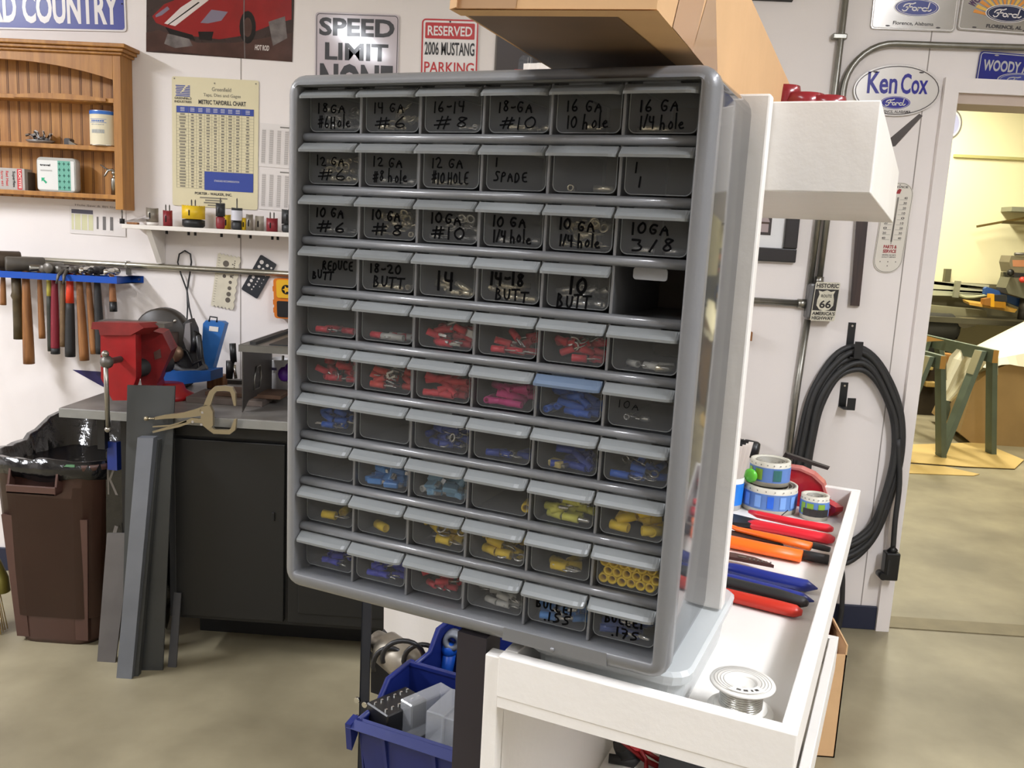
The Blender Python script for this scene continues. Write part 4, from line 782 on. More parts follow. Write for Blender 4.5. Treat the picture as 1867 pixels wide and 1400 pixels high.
m = MB(); A_ = [wy(x, y, Yk - .001) for x, y in ((366, 742), (382, 738), (388, 752), (388, 776), (380, 784), (370, 776), (366, 764))]; m.loft([A_, [p + V((0, .014, 0)) for p in A_]], smooth=False); m.build('body', M_nick, t, True)
strip([(380, 746), (360, 752), (335, 757), (300, 760), (282, 763)], [.03, .024, .017, .012, .008], .014, 'handle'); m = MB(); m.cyl(wy(282, 763, Yk + .006), wy(266, 763, Yk + .006), .003, 8); m.cyl(wy(270, 763, Yk + .006), wy(264, 763, Yk + .006), .007, 10); m.build('adjusting_screw', M_nick, t, True)
strip([(372, 768), (350, 766), (325, 776), (300, 782), (278, 788)], [.014, .014, .010, .008, .006], .010, 'release_lever'); strip([(340, 768), (310, 776), (278, 778)], [.006, .005, .004], .006, 'lever')
for px, py in ((369, 752), (367, 774), (351, 769)): MB().cyl(wy(px, py, Yk - .002), wy(px, py, Yk), .004, 10).build('rivet', M_chrome, t, True)
# ================================================================ plates and bars leaning on the bench
def lean(bl, br, tl, tr, lb, mt, th=.006, nm='steel_plate', Yt=BY - .006, Yb=None):
    a, b = wz(*bl, 0), wz(*br, 0)
    if Yb: a = V((wy(*bl, Yb).x, Yb, 0)); b = V((wy(*br, Yb).x, Yb, 0))
    c, d = wy(*tl, Yt), wy(*tr, Yt); bk = V((0, th, 0))
    m = MB().hexa([a, b, b + bk, a + bk, c, d, d + bk, c + bk]); return solo(nm, m, mt, lb, 'steel stock')
lean((222, 1222), (296.5, 1222), (232, 702), (319, 704), 'tall wide dark steel plate leaning on the bench', mat('plate_steel', (76, 78, 78), .42, .35, noise=.2, nscale=5))
lean((212, 1236), (240, 1238), (250.6, 798), (279.7, 798.5), 'narrow blue-grey steel bar leaning in front of the tall plate', mat('bar_steel', (124, 128, 136), .38, .4, noise=.15, nscale=6), .03, Yt=BY - .07)
lean((241, 1233), (252, 1233), (282, 802), (290, 802), 'thin dark steel strip tucked behind the blue-grey bar', mat('plate_steel', 0), .02, Yt=BY - .04)
lean((177, 1206), (210, 1208), (195, 972), (240, 972), 'short grey steel plate between the bin and the blue-grey bar', mat('grey_plate', (104, 100, 98), .5, .2, noise=.2, nscale=8), .006, Yt=2.70)
lean((305.6, 1216), (321, 1217), (317, 1081), (330, 1082), 'shortest steel strip right of the tall plate', mat('strip_steel', (78, 78, 80), .5, .3), .006, Yt=2.69)
# ================================================================ trash bin, liner, broom
cx, cy = -1.615, 2.935; hr = .645
t = thing('trash_bin', 'brown plastic trash bin beside the workbench', 'trash bin', (cx, cy, 0))
M_bin = mat('brown_plastic', (82, 56, 48), .42, noise=.12, nscale=6)
def loop(hx, hy, z, r_): return [V((x, y, z)) for x, y in rrect(-hx, -hy, hx, hy, r_, 5)]
m = MB(); m.loft([loop(.135, .185, 0, .07), loop(.142, .192, .02, .075), loop(.17, .21, .46, .09), loop(.176, .216, .465, .09), loop(.20, .225, .62, .1), loop(.21, .235, .625, .1), loop(.212, .237, hr, .1), loop(.20, .225, hr, .1), loop(.165, .2, .1, .08)], caps=True); m.build('body', M_bin, t)
m = MB(); hx0, hx1 = wy(16, 890, 2.69).x - cx, wy(106, 890, 2.69).x - cx; m.ab((hx0, -.262, .545), (hx1, -.205, .555), bev=.003); m.ab((hx0, -.262, .545), (hx1, -.254, .575), bev=.003)
for sx in (hx0, hx1 - .007): m.hexa([V((sx, -.26, .55)), V((sx + .007, -.26, .55)), V((sx + .007, -.20, .55)), V((sx, -.20, .55)), V((sx, -.238, .635)), V((sx + .007, -.238, .635)), V((sx + .007, -.21, .635)), V((sx, -.21, .635))])
m.build('handle', M_bin, t)
m = MB()
for x0, x1 in ((-.15, -.10), (.09, .14)): m.hexa([V((x0*.85, -.191, .02)), V((x1*.85, -.191, .02)), V((x1*.85, -.17, .02)), V((x0*.85, -.17, .02)), V((x0, -.213, .455)), V((x1, -.213, .455)), V((x1, -.19, .455)), V((x0, -.19, .455))])
m.build('rib', M_bin, t)
m = MB(); nn = 48; L1, L2, L3, L4 = [], [], [], []; random.seed(11)
for k in range(nn):
    a_ = 2*math.pi*k/nn; ex_, ey_ = math.cos(a_), math.sin(a_); s_ = 1/((abs(ex_)**4 + abs(ey_)**4)**.25); jj = random.uniform(-1, 1)
    back = max(0, ey_*.8 + .15*ex_)
    L1.append(V((ex_*s_*.216, ey_*s_*.241, hr - .04 - .012*abs(math.sin(3*a_)) - .01*abs(jj)))); L2.append(V((ex_*s_*(.222 + .006*jj), ey_*s_*(.246 + .004*jj), hr + .012 + .13*back + .006*jj)))
    L3.append(V((ex_*s_*(.196 + .008*jj), ey_*s_*(.222 + .006*jj), hr + .01 + .13*back + .008*jj))); L4.append(V((ex_*s_*(.17 + .02*jj), ey_*s_*(.19 + .02*jj), hr - .12)))
L5 = [V((p.x*.3, p.y*.3, hr - .2)) for p in L4]
m.loft([L1, L2, L3, L4, L5], caps=True); o = m.build('bin_liner', mat('black_liner', (16, 16, 18), .16, bump=.6, bscale=22, coat=.4)); o.location = (cx, cy, 0); tag(o, 'shiny black bin liner draped over the brown bin', 'bin liner')
m = MB(); m.ab((cx + .02, cy - .2445, hr - .004), (cx + .12, cy - .241, hr + .004)); solo('green_strap', m, mat('green_strip', (86, 128, 92), .6), 'green strip showing under the liner on the bin rim', 'strip')
t = thing('broom', 'straw broom standing left of the brown bin', 'broom', (-1.87, 2.80, 0))
m = MB(); random.seed(2)
for k in range(70): x = random.uniform(-.12, .05); y = random.uniform(-.03, .03); m.tube([(x*.55, y*.5, .17), (x, y, .002)], .002, 4)
bh = m.build('bristles', mat('straw', (186, 160, 104), .7), t); bh['kind'] = 'stuff'
m = MB(); m.loft([[V((x, y, z)) for x, y in rrect(-hx, -.025, hx, .025, .02, 3)] for hx, z in ((.07, .15), (.065, .2), (.03, .28), (.016, .3))]); m.build('head', mat('olive_plastic', (128, 120, 52), .5), t)
MB().cyl((-.0, 0, .28), (-.30, .25, 1.2), .011, 10).build('stick', M_hwood, t)
# black bags and blue wraps between bin and plates
m = MB(); random.seed(9)
bm = bmesh.new(); bmesh.ops.create_icosphere(bm, subdivisions=4, radius=1)
from mathutils import noise as NZ
for v in bm.verts: v.co = V((v.co.x*.072, v.co.y*.09, v.co.z*.33))*(1 + .22*NZ.noise(v.co*4) + .1*NZ.noise(v.co*11))
zm = min(v.co.z for v in bm.verts); t = thing('trash_bag', 'black printed sack stuffed between the brown bin and steel plates', 'bag', (-1.315, 2.90, 0))
for v in bm.verts: v.co.z -= zm
m.frombm(bm, 0, True); bm.free(); m.build('body', mat('black_liner', 0), t)
F = Fr(wy(191, 965, 2.752), (1, 0, 0), (0, 0, 1), (0, -1, 0)); q0 = wy(226, 820, 2.752); w_, h_ = (q0 - F.o).x, (q0 - F.o).z; F.o.z -= .25; h_ += .25
m = MB(); m.prism([(0, 0), (w_, 0), (w_, h_ - .02), (w_*.6, h_), (.01, h_ - .01)], F.o, F.ex, F.ey, (0, 1, 0), .08, 0)
m.text('K', F, w_*.18, h_ - .155, w_*.5, .10, 1, .0006, .0); m.ribbon([(w_*.55, .26), (w_*.3, .20), (w_*.5, .16), (w_*.2, .12)], F, .012, 1, .0006); m.build('printed_side', [mat('black_liner', 0), mat('faded_grey_print', (112, 106, 100), .5)], t, True)
a = wy(196, 856, 2.735); b = wy(214, 806, 2.735); m = MB(); m.loft([[V((x, a.y + y, z)) for x, y in ((a.x, .0), (b.x, -.006), (b.x + .006, .014), (a.x - .004, .014))] for z in (a.z, (a.z + b.z)/2, b.z)], smooth=False); m.build('blue_wrap', mat('wrap_blue', (22, 44, 116), .4), t, True)
# ================================================================ drawer cabinet
CU = V((.92724, -.37443, -.0042)).normalized(); CK = V((-.00073, -.01299, .99992)); CD = CK.cross(CU).normalized(); CK = CU.cross(CD)
CO = V((-.2391, .8036, 1.1035))
MC = Matrix(((CU.x, CD.x, CK.x, CO.x), (CU.y, CD.y, CK.y, CO.y), (CU.z, CD.z, CK.z, CO.z), (0, 0, 0, 1)))
CDEP = .158; BX0_, BX1_, BZ0_, BZ1_ = -.005, .3775, -.0037, .4722
OX0, OX1, OZ0, OZ1 = .0078, .3642, .0108, .4618
t = cab = thing('drawer_cabinet', 'grey plastic sixty drawer parts cabinet standing on the white cart', 'drawer cabinet', CO); cab.matrix_basis = MC
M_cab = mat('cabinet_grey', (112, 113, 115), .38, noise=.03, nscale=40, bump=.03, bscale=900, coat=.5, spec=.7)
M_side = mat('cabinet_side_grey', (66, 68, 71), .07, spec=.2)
def cl(inset, y, r_): return [V((x, y, z)) for x, z in rrect(BX0_ + inset, BZ0_ + inset, BX1_ - inset, BZ1_ - inset, r_, 5)]
def ol(y, g=0, r_=.002): return [V((x, y, z)) for x, z in rrect(OX0 - g, OZ0 - g, OX1 + g, OZ1 + g, r_, 5)]
loops = [ol(.150, 0), ol(.011, 0), ol(.0012, 0), ol(.0, .0010)]
rr_ = .0095
loops.append([V((x, 0, z)) for x, z in rrect(BX0_ + rr_, BZ0_ + rr_, BX1_ - rr_, BZ1_ - rr_, .007, 5)])
for a in (20, 40, 60, 80, 90): loops.append(cl(rr_*(1 - math.sin(R(a))), rr_*(1 - math.cos(R(a))), .007 + rr_*math.sin(R(a))))
loops += [cl(0, .0165, .0165), cl(.0012, .0166, .016), cl(.0012, .0178, .016)]
m = MB(); m.loft(loops, caps=False)
m.f.append([k for k in range(24)]); m.m.append(1); m.sm.append(False)
body = m.build('front_frame', [M_cab, mat('cabinet_inside', (92, 80, 70), .6)], t)
lp = [cl(.0012, .0178, .016), cl(.0014, CDEP - .018, .017)] + [cl(.0014 + .016*(1 - math.cos(R(a))), CDEP - .018 + .018*math.sin(R(a)), .018) for a in (25, 50, 75, 90)]
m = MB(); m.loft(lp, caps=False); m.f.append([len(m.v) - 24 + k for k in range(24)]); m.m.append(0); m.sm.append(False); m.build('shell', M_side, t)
NX, NZ_ = 6, 10; pw, ph = (OX1 - OX0)/NX, .0454
for k in range(1, NZ_):
    z = OZ0 + k*ph; m = MB(); y0, zz = .0125, .0040
    prof = [(math.cos(R(a)), math.sin(R(a))) for a in range(90, 271, 20)]
    poly = [(y0 + .0045*c_, z + zz*s_) for c_, s_ in prof] + [(.148, z - .0008), (.148, z + .0008)]
    poly = [(y0 + .0045*c_ if True else 0, z + zz*s_) for c_, s_ in prof] + [(y0 + .002, z - zz), (y0 + .004, z - .0009), (.149, z - .0009), (.149, z + .0009), (y0 + .004, z + .0009), (y0 + .002, z + zz)]
    m.prism(poly, (OX0 + .0005, 0, 0), (0, 1, 0), (0, 0, 1), (1, 0, 0), OX1 - OX0 - .001); o = m.build('shelf_bar', M_cab, t)
    o.data.polygons.foreach_set('use_smooth', [len(p.vertices) == 4 and p.center.y < .0135 for p in o.data.polygons])
for k in range(1, NX):
    x = OX0 + k*pw; m = MB(); m.ab((x - .0012, .0120, OZ0), (x + .0012, .149, OZ1), bev=.0006, seg=1)
    m.build('divider', M_cab, t)
m = MB(); m.prism([(0, 0), (.095, 0), (.094, .0115), (.001, .0115)], (.232, -.0004, -.0012), (1, 0, 0), (0, 0, 1), (0, 1, 0), .006); m.ball((.279, -.0006, .002), .002, 0); m.build('label_tab', M_cab, t)
# handwriting: single pen strokes on a 1 x 1 box
PEN = {
 '0': [[(.5, 1), (.15, .75), (.1, .35), (.4, 0), (.75, .15), (.88, .6), (.7, .95), (.5, 1)]], '1': [[(.5, 1), (.45, 0)]],
 '2': [[(.1, .8), (.4, 1), (.75, .85), (.65, .5), (.1, .03), (.9, .08)]], '3': [[(.1, .95), (.8, .95), (.4, .6), (.8, .4), (.6, .05), (.1, .05)]],
 '4': [[(.2, 1), (.1, .5), (.8, .55)], [(.75, 1), (.7, 0)]], '5': [[(.85, 1), (.3, .95), (.2, .6), (.7, .5), (.75, .15), (.15, .02)]],
 '6': [[(.6, 1), (.2, .5), (.15, .15), (.5, 0), (.8, .2), (.6, .45), (.2, .3)]], '7': [[(.1, .95), (.85, .97), (.4, 0)], [(.25, .5), (.75, .55)]],
 '8': [[(.75, .85), (.45, 1), (.2, .8), (.5, .55), (.8, .25), (.5, 0), (.15, .2), (.4, .5), (.75, .85)]],
 '#': [[(.1, .65), (.95, .75)], [(.0, .3), (.9, .4)], [(.4, 1), (.25, 0)], [(.75, 1), (.6, 0)]], '-': [[(.15, .5), (.5, .45), (.85, .55)]], '/': [[(.8, 1), (.2, 0)]], '.': [[(.4, .05), (.55, .0), (.5, .1), (.4, .05)]],
 'A': [[(.1, 0), (.45, 1), (.85, 0)], [(.25, .4), (.75, .4)]], 'B': [[(.15, 0), (.2, 1)], [(.2, 1), (.7, .85), (.3, .55), (.85, .3), (.6, .03), (.15, 0)]], 'C': [[(.85, .85), (.4, 1), (.1, .5), (.4, 0), (.9, .15)]],
 'D': [[(.15, 0), (.2, 1), (.7, .85), (.85, .45), (.6, .1), (.15, 0)]], 'E': [[(.85, 1), (.2, .95), (.2, .0), (.9, .05)], [(.2, .5), (.75, .52)]], 'G': [[(.85, .85), (.45, 1), (.1, .5), (.4, 0), (.8, .15), (.8, .45), (.5, .45)]],
 'H': [[(.2, 1), (.15, 0)], [(.8, 1), (.8, 0)], [(.15, .5), (.8, .52)]], 'L': [[(.2, 1), (.15, .02), (.8, .05)]], 'O': [[(.5, 1), (.1, .6), (.3, .05), (.8, .2), (.85, .75), (.5, 1)]], 'P': [[(.2, 0), (.2, 1), (.75, .9), (.75, .6), (.2, .5)]],
 'R': [[(.2, 0), (.2, 1), (.75, .88), (.7, .6), (.2, .5), (.85, 0)]], 'S': [[(.85, .9), (.4, 1), (.2, .75), (.75, .35), (.6, .05), (.05, .05)]], 'T': [[(.0, .95), (1, 1)], [(.5, 1), (.45, 0)]], 'U': [[(.15, 1), (.15, .25), (.45, 0), (.8, .2), (.85, 1)]],
 'h': [[(.2, 1.2), (.15, 0)], [(.15, .4), (.5, .6), (.7, .4), (.7, 0)]], 'o': [[(.5, .6), (.15, .3), (.4, 0), (.8, .2), (.75, .5), (.5, .6)]], 'l': [[(.5, 1.2), (.45, 0)]], 'e': [[(.15, .3), (.8, .38), (.55, .62), (.15, .35), (.35, 0), (.85, .1)]], ' ': []}
def smooth_pts(p):
    q = []
    for (a, b), (c, d) in zip(p, p[1:]): q += [(a, b), ((a + c)/2, (b + d)/2)]
    q.append(p[-1])
    if len(p) < 3: return p
    r = [q[0]]
    for i in range(1, len(q) - 1): r.append(((q[i - 1][0] + 2*q[i][0] + q[i + 1][0])/4, (q[i - 1][1] + 2*q[i][1] + q[i + 1][1])/4))
    r.append(q[-1]); return r
def write(m, F, s, x, y, wd, h, pen, rnd):
    WT_ = {'1': .5, 'l': .42, '/': .65, ' ': .5, '.': .4, '-': .75}; ws = [WT_.get(ch, 1) for ch in s]; un = wd/sum(ws)
    for i, ch in enumerate(s):
        cw = un*ws[i]; ox = x + un*sum(ws[:i]) + rnd.uniform(-.04, .04)*cw; oy = y + rnd.uniform(-.08, .08)*h; sk = rnd.uniform(-.05, .12); hh = h*rnd.uniform(.9, 1.1)
        for st in PEN[ch]: m.ribbon(smooth_pts([(ox + (a*.86 + .07 + sk*b)*cw, oy + b*hh) for a, b in st]), F, pen, 0, .0004)
# connectors that lie in the drawers
M_brass = mat('tin_plated', (214, 206, 180), .25, .85); M_sil = mat('tin_silver', (200, 200, 196), .25, .85)
def sleeve(m, x0, x1, r_, mi=0):
    m.lathe([(r_*.62, x0), (r_, x0), (r_*.96, x0 + (x1 - x0)*.5), (r_, x1), (r_*.62, x1), (r_*.6, x1 - .004), (0, x1 - .004)], (0, 0, 0), (1, 0, 0), 12, mi)
    m.lathe([(r_*.62, x0), (r_*.6, x0 + .004), (0, x0 + .004)], (0, 0, 0), (1, 0, 0), 12, mi)
def ring(m, x, r0, r1, mi, th=.0007): m.lathe([(r0, -th/2), (r1, -th/2), (r1, th/2), (r0, th/2)], (x, 0, 0), (0, 0, 1), 16, mi, closed=True)
def conn_mesh(kind, s_=1.0):
    m = MB()
    if kind == 'lug': m.lathe([(.0017, -.004), (.0026, -.004), (.0026, .004), (.0017, .004)], (-.003, 0, 0), (1, 0, 0), 12, 1, closed=True); m.box((.0025, 0, -.001), (.004, .004, .0008), 1); ring(m, .0075, .0023, .0044, 1)
    elif kind == 'butt': m.lathe([(.0019, -.008), (.0027, -.008), (.0027, .008), (.0019, .008)], (0, 0, 0), (1, 0, 0), 12, 1, closed=True)
    elif kind == 'ring': sleeve(m, -.008, .004, .0031); m.box((.006, 0, 0), (.005, .003, .0008), 1); ring(m, .0115, .0024, .0043, 1)
    elif kind == 'fork':
        sleeve(m, -.008, .004, .0031); m.box((.006, 0, 0), (.005, .0034, .0008), 1)
        for sy in (-1, 1): m.box((.011, sy*.0025, 0), (.008, .0016, .0008), 1)
    elif kind == 'spade': sleeve(m, -.009, .003, .0033); m.box((.007, 0, 0), (.010, .0065, .0012), 1, .0003); m.box((.007, .0027, .0010), (.010, .0012, .0014), 1); m.box((.007, -.0027, .0010), (.010, .0012, .0014), 1)
    elif kind == 'splice': sleeve(m, -.012, .012, .0031); m.lathe([(.00335, -.003), (.00335, .003)], (0, 0, 0), (1, 0, 0), 12, 0)
    elif kind == 'pin': sleeve(m, -.007, .005, .0030); m.cyl((.005, 0, 0), (.015, 0, 0), .0009, 8, 1)
    elif kind == 'bullet': sleeve(m, -.010, .004, .0036); m.lathe([(.0020, .004), (.0021, .010), (.0017, .011), (.0021, .012), (.0012, .014), (0, .0145)], (0, 0, 0), (1, 0, 0), 10, 1)
    elif kind == 'bigring': sleeve(m, -.008, .006, .0042); m.box((.008, 0, 0), (.006, .0045, .001), 1); ring(m, .0145, .003, .0054, 1, .001)
    elif kind == 'cap': m.lathe([(.0031, -.008), (.0042, -.008), (.0044, .0), (.0040, .008), (.0028, .008), (.0026, -.0075)], (0, 0, 0), (1, 0, 0), 14, 0, closed=True); m.lathe([(0, .006), (.003, .006)], (0, 0, 0), (1, 0, 0), 14, 0)
    elif kind == 'flag': m.box((0, 0, 0), (.014, .0085, .0055), 0, .001, seg=1); m.box((.009, 0, 0), (.004, .0055, .003), 1)
    return m
PLAST = {'red': (214, 40, 58), 'orange_red': (222, 62, 50), 'magenta': (206, 40, 130), 'blue': (22, 92, 196), 'deep_blue': (20, 60, 160), 'violet_blue': (54, 62, 190), 'light_blue': (70, 140, 214), 'pale_blue': (120, 168, 200), 'yellow': (240, 206, 36), 'pale_yellow': (222, 220, 92), 'clear': (196, 196, 190), 'navy': (30, 66, 140), 'brass': (200, 180, 110), 'silver': (200, 200, 196)}
NAME = {'lug': 'ring_lug', 'butt': 'butt_sleeve', 'ring': 'ring_terminal', 'fork': 'fork_terminal', 'spade': 'spade_terminal', 'splice': 'butt_splice', 'pin': 'pin_terminal', 'bullet': 'bullet_terminal', 'bigring': 'ring_terminal', 'cap': 'insulated_terminal', 'flag': 'flag_terminal'}
_conn = {}
def conn(kind, colr, Mx, lb, grp):
    k = (kind, colr)
    if k not in _conn:
        o = conn_mesh(kind).build(NAME[kind], [mat('sleeve_' + colr, PLAST[colr], .32), M_brass if colr in ('brass',) else M_sil]); _conn[k] = o.data
    else:
        o = bpy.data.objects.new(NAME[kind], _conn[k]); C.objects.link(o)
    o.matrix_basis = Mx; return tag(o, lb, 'connector', grp)
# rows from the top: text lines (with placing) and contents
L2 = lambda a, b: [(a, .14, .60, .58, .27), (b, .16, .20, .66, .30)]
ROWS = [
 [(L2('18GA', '#6Hole'), [('lug', 'silver', 8)]), (L2('14 GA', '#6'), [('lug', 'brass', 7)]), (L2('16-14', '#8'), [('lug', 'silver', 3)]), (L2('18-GA', '#10'), [('lug', 'brass', 5)]), (L2('16 GA', '10 hole'), [('lug', 'brass', 1)]), (L2('16 GA', '1/4 hole'), [('butt', 'brass', 3)])],
 [(L2('12 GA', '#6'), [('lug', 'brass', 9)]), (L2('12 GA', '#8 hole'), [('lug', 'silver', 3)]), (L2('12 GA', '#10 HOLE'), [('lug', 'brass', 4)]), ([('SPADE', .12, .30, .58, .26), ('1', .12, .68, .1, .2)], []), ([], [('butt', 'brass', 2)]), ([('1', .12, .62, .09, .24), ('1', .18, .28, .09, .24)], [])],
 [(L2('10 GA', '#6'), [('lug', 'silver', 3)]), (L2('10 GA', '#8'), [('lug', 'brass', 10)]), (L2('10GA', '#10'), [('lug', 'silver', 8)]), (L2('10 GA', '1/4 hole'), [('lug', 'silver', 4)]), (L2('10 GA', '1/4 hole'), [('lug', 'brass', 13)]), (L2('10GA', '3/8'), [('butt', 'silver', 2)])],
 [([('REDUCE', .28, .56, .64, .26), ('BUTT', .08, .28, .44, .22)], []), ([('18-20', .14, .58, .62, .26), ('BUTT', .20, .20, .62, .28)], [('butt', 'brass', 5)]), ([('14', .30, .25, .34, .52)], [('butt', 'brass', 7)]), ([('14-18', .14, .54, .62, .32), ('BUTT', .24, .14, .58, .30)], [('butt', 'brass', 8)]), ([('10', .34, .44, .32, .42), ('BUTT', .16, .10, .56, .32)], [('butt', 'silver', 12)]), None],
 [([], [('ring', 'red', 5)]), ([], [('ring', 'red', 4), ('splice', 'clear', 2)]), ([], [('spade', 'red', 10)]), ([], [('fork', 'red', 8)]), ([], [('ring', 'red', 10)]), ([], [('butt', 'brass', 1), ('pin', 'clear', 4)])],
 [([], [('ring', 'red', 10)]), ([], [('fork', 'orange_red', 9)]), ([], [('splice', 'red', 10)]), ([], [('splice', 'magenta', 9)]), ([], [('splice', 'blue', 11)]), ([('10A', .14, .56, .34, .2)], [('lug', 'silver', 2)])],
 [([], [('fork', 'blue', 8)]), ([], []), ([], [('ring', 'deep_blue', 12)]), ([], [('ring', 'deep_blue', 5)]), ([], [('splice', 'deep_blue', 7), ('flag', 'brass', 1)]), ([], [('ring', 'blue', 7)])],
 [([], []), ([], [('flag', 'light_blue', 9)]), ([], [('flag', 'pale_blue', 9), ('spade', 'clear', 2)]), ([], [('cap', 'yellow', 1)]), ([], [('bullet', 'pale_yellow', 8)]), ([], [('cap', 'yellow', 10)])],
 [([], [('bigring', 'yellow', 2)]), ([], [('cap', 'yellow', 1)]), ([], [('bigring', 'yellow', 11)]), ([], [('bigring', 'yellow', 10)]), ([], [('bigring', 'yellow', 5)]), ([], [('endon', 'yellow', 22)])],
 [([], [('pin', 'violet_blue', 11)]), ([], [('pin', 'violet_blue', 10)]), ([], [('pin', 'red', 8)]), ([], [('pin', 'clear', 8)]), ([('BULLET', .14, .50, .66, .26), ('.155', .28, .18, .46, .26)], [('bullet', 'light_blue', 8)]), ([('BULLET', .18, .54, .66, .26), ('.175', .30, .20, .46, .26)], [('bullet', 'navy', 8)])]]
ORD = ['top', 'second', 'third', 'fourth', 'fifth', 'sixth', 'seventh', 'eighth', 'ninth', 'bottom']
COLN = ['first drawer', 'second drawer', 'third drawer', 'fourth drawer', 'fifth drawer', 'last drawer']
M_fr = mat('frosted_plastic', (132, 134, 135), .34, trans=.75); M_lip = mat('frosted_lip', (138, 141, 141), .28, trans=.22); M_lipb = mat('frosted_lip_blue', (104, 120, 142), .28, trans=.22); M_pen = mat('marker_ink', (7, 7, 9), .8, spec=.1); M_fside = mat('frosted_side', (120, 122, 124), .4, trans=.75)
# one drawer: local origin at the cell's lower left corner
fx0, fx1, fz0, fz1 = .0028, pw - .0028, .0052, ph - .0065
def drawer_mesh():
    m = MB(); y0 = .0155
    o_ = rrect(fx0, fz0, fx1, fz1 + .006, .006, 5); i_ = rrect(fx0 + .0012, fz0 + .0012, fx1 - .0012, fz1 + .008, .005, 5)
    m.add([V((x, y0, z)) for x, z in o_], [list(range(len(o_)))], 0)
    # rim line round the front, walls and floor behind it
    lo_ = [[V((x, y, z)) for x, z in o_] for y in (y0 + .0012, .135)]; li_ = [[V((x, y, z)) for x, z in i_] for y in (y0 + .0013, .135)]
    n = len(o_)
    idx = [k for k in range(n) if not (o_[k][1] > fz1 and o_[(k + 1) % n][1] > fz1)]
    for L in (lo_,):
        m.add(L[0] + L[1], [(k, (k + 1) % n, n + (k + 1) % n, n + k) for k in idx], 1, True)
    F = Fr((0, y0, 0), (1, 0, 0), (0, 0, 1), (0, -1, 0)); m.ribbon([p for p in rrect(fx0 + .0006, fz0 + .0006, fx1 - .0006, fz1 + .006, .0055, 5)], F, .0007, 2, .0002, True)
    return m
def lip_mesh(mt):
    m = MB(); yb, zb_ = .0165, ph - .0052; yf, zf = -.0005, ph - .0126
    def sect(x, s_): return [V((x, yb, zb_)), V((x, yb*.6 + yf*.4*s_, zb_ + .0004)), V((x, yf*s_ + .006*(1 - s_) + .003, zf + .0042*1)), V((x, yf*s_ + .006*(1 - s_), zf + .0016)), V((x, yf*s_ + .006*(1 - s_) + .0002, zf - .0006)), V((x, yf*s_ + .006*(1 - s_) + .0016, zf - .0002)), V((x, yf*s_ + .006*(1 - s_) + .005, zf + .0022)), V((x, yb, zb_ - .0018))]
    xs = [(.0010, .35), (.0014, .72), (.0026, .92), (.0045, 1), (pw*.5, 1.02), (pw - .0105, 1), (pw - .0065, .92), (pw - .0038, .74), (pw - .0022, .5), (pw - .0016, .25)]
    m.loft([sect(x, s_) for x, s_ in xs], smooth=False)
    m.ab((pw*.22, yb - .004, zb_ - .001), (pw*.70, yb + .001, zb_ + .0026))
    return m
dm = dl = dlb = None
rnd = random.Random(42)
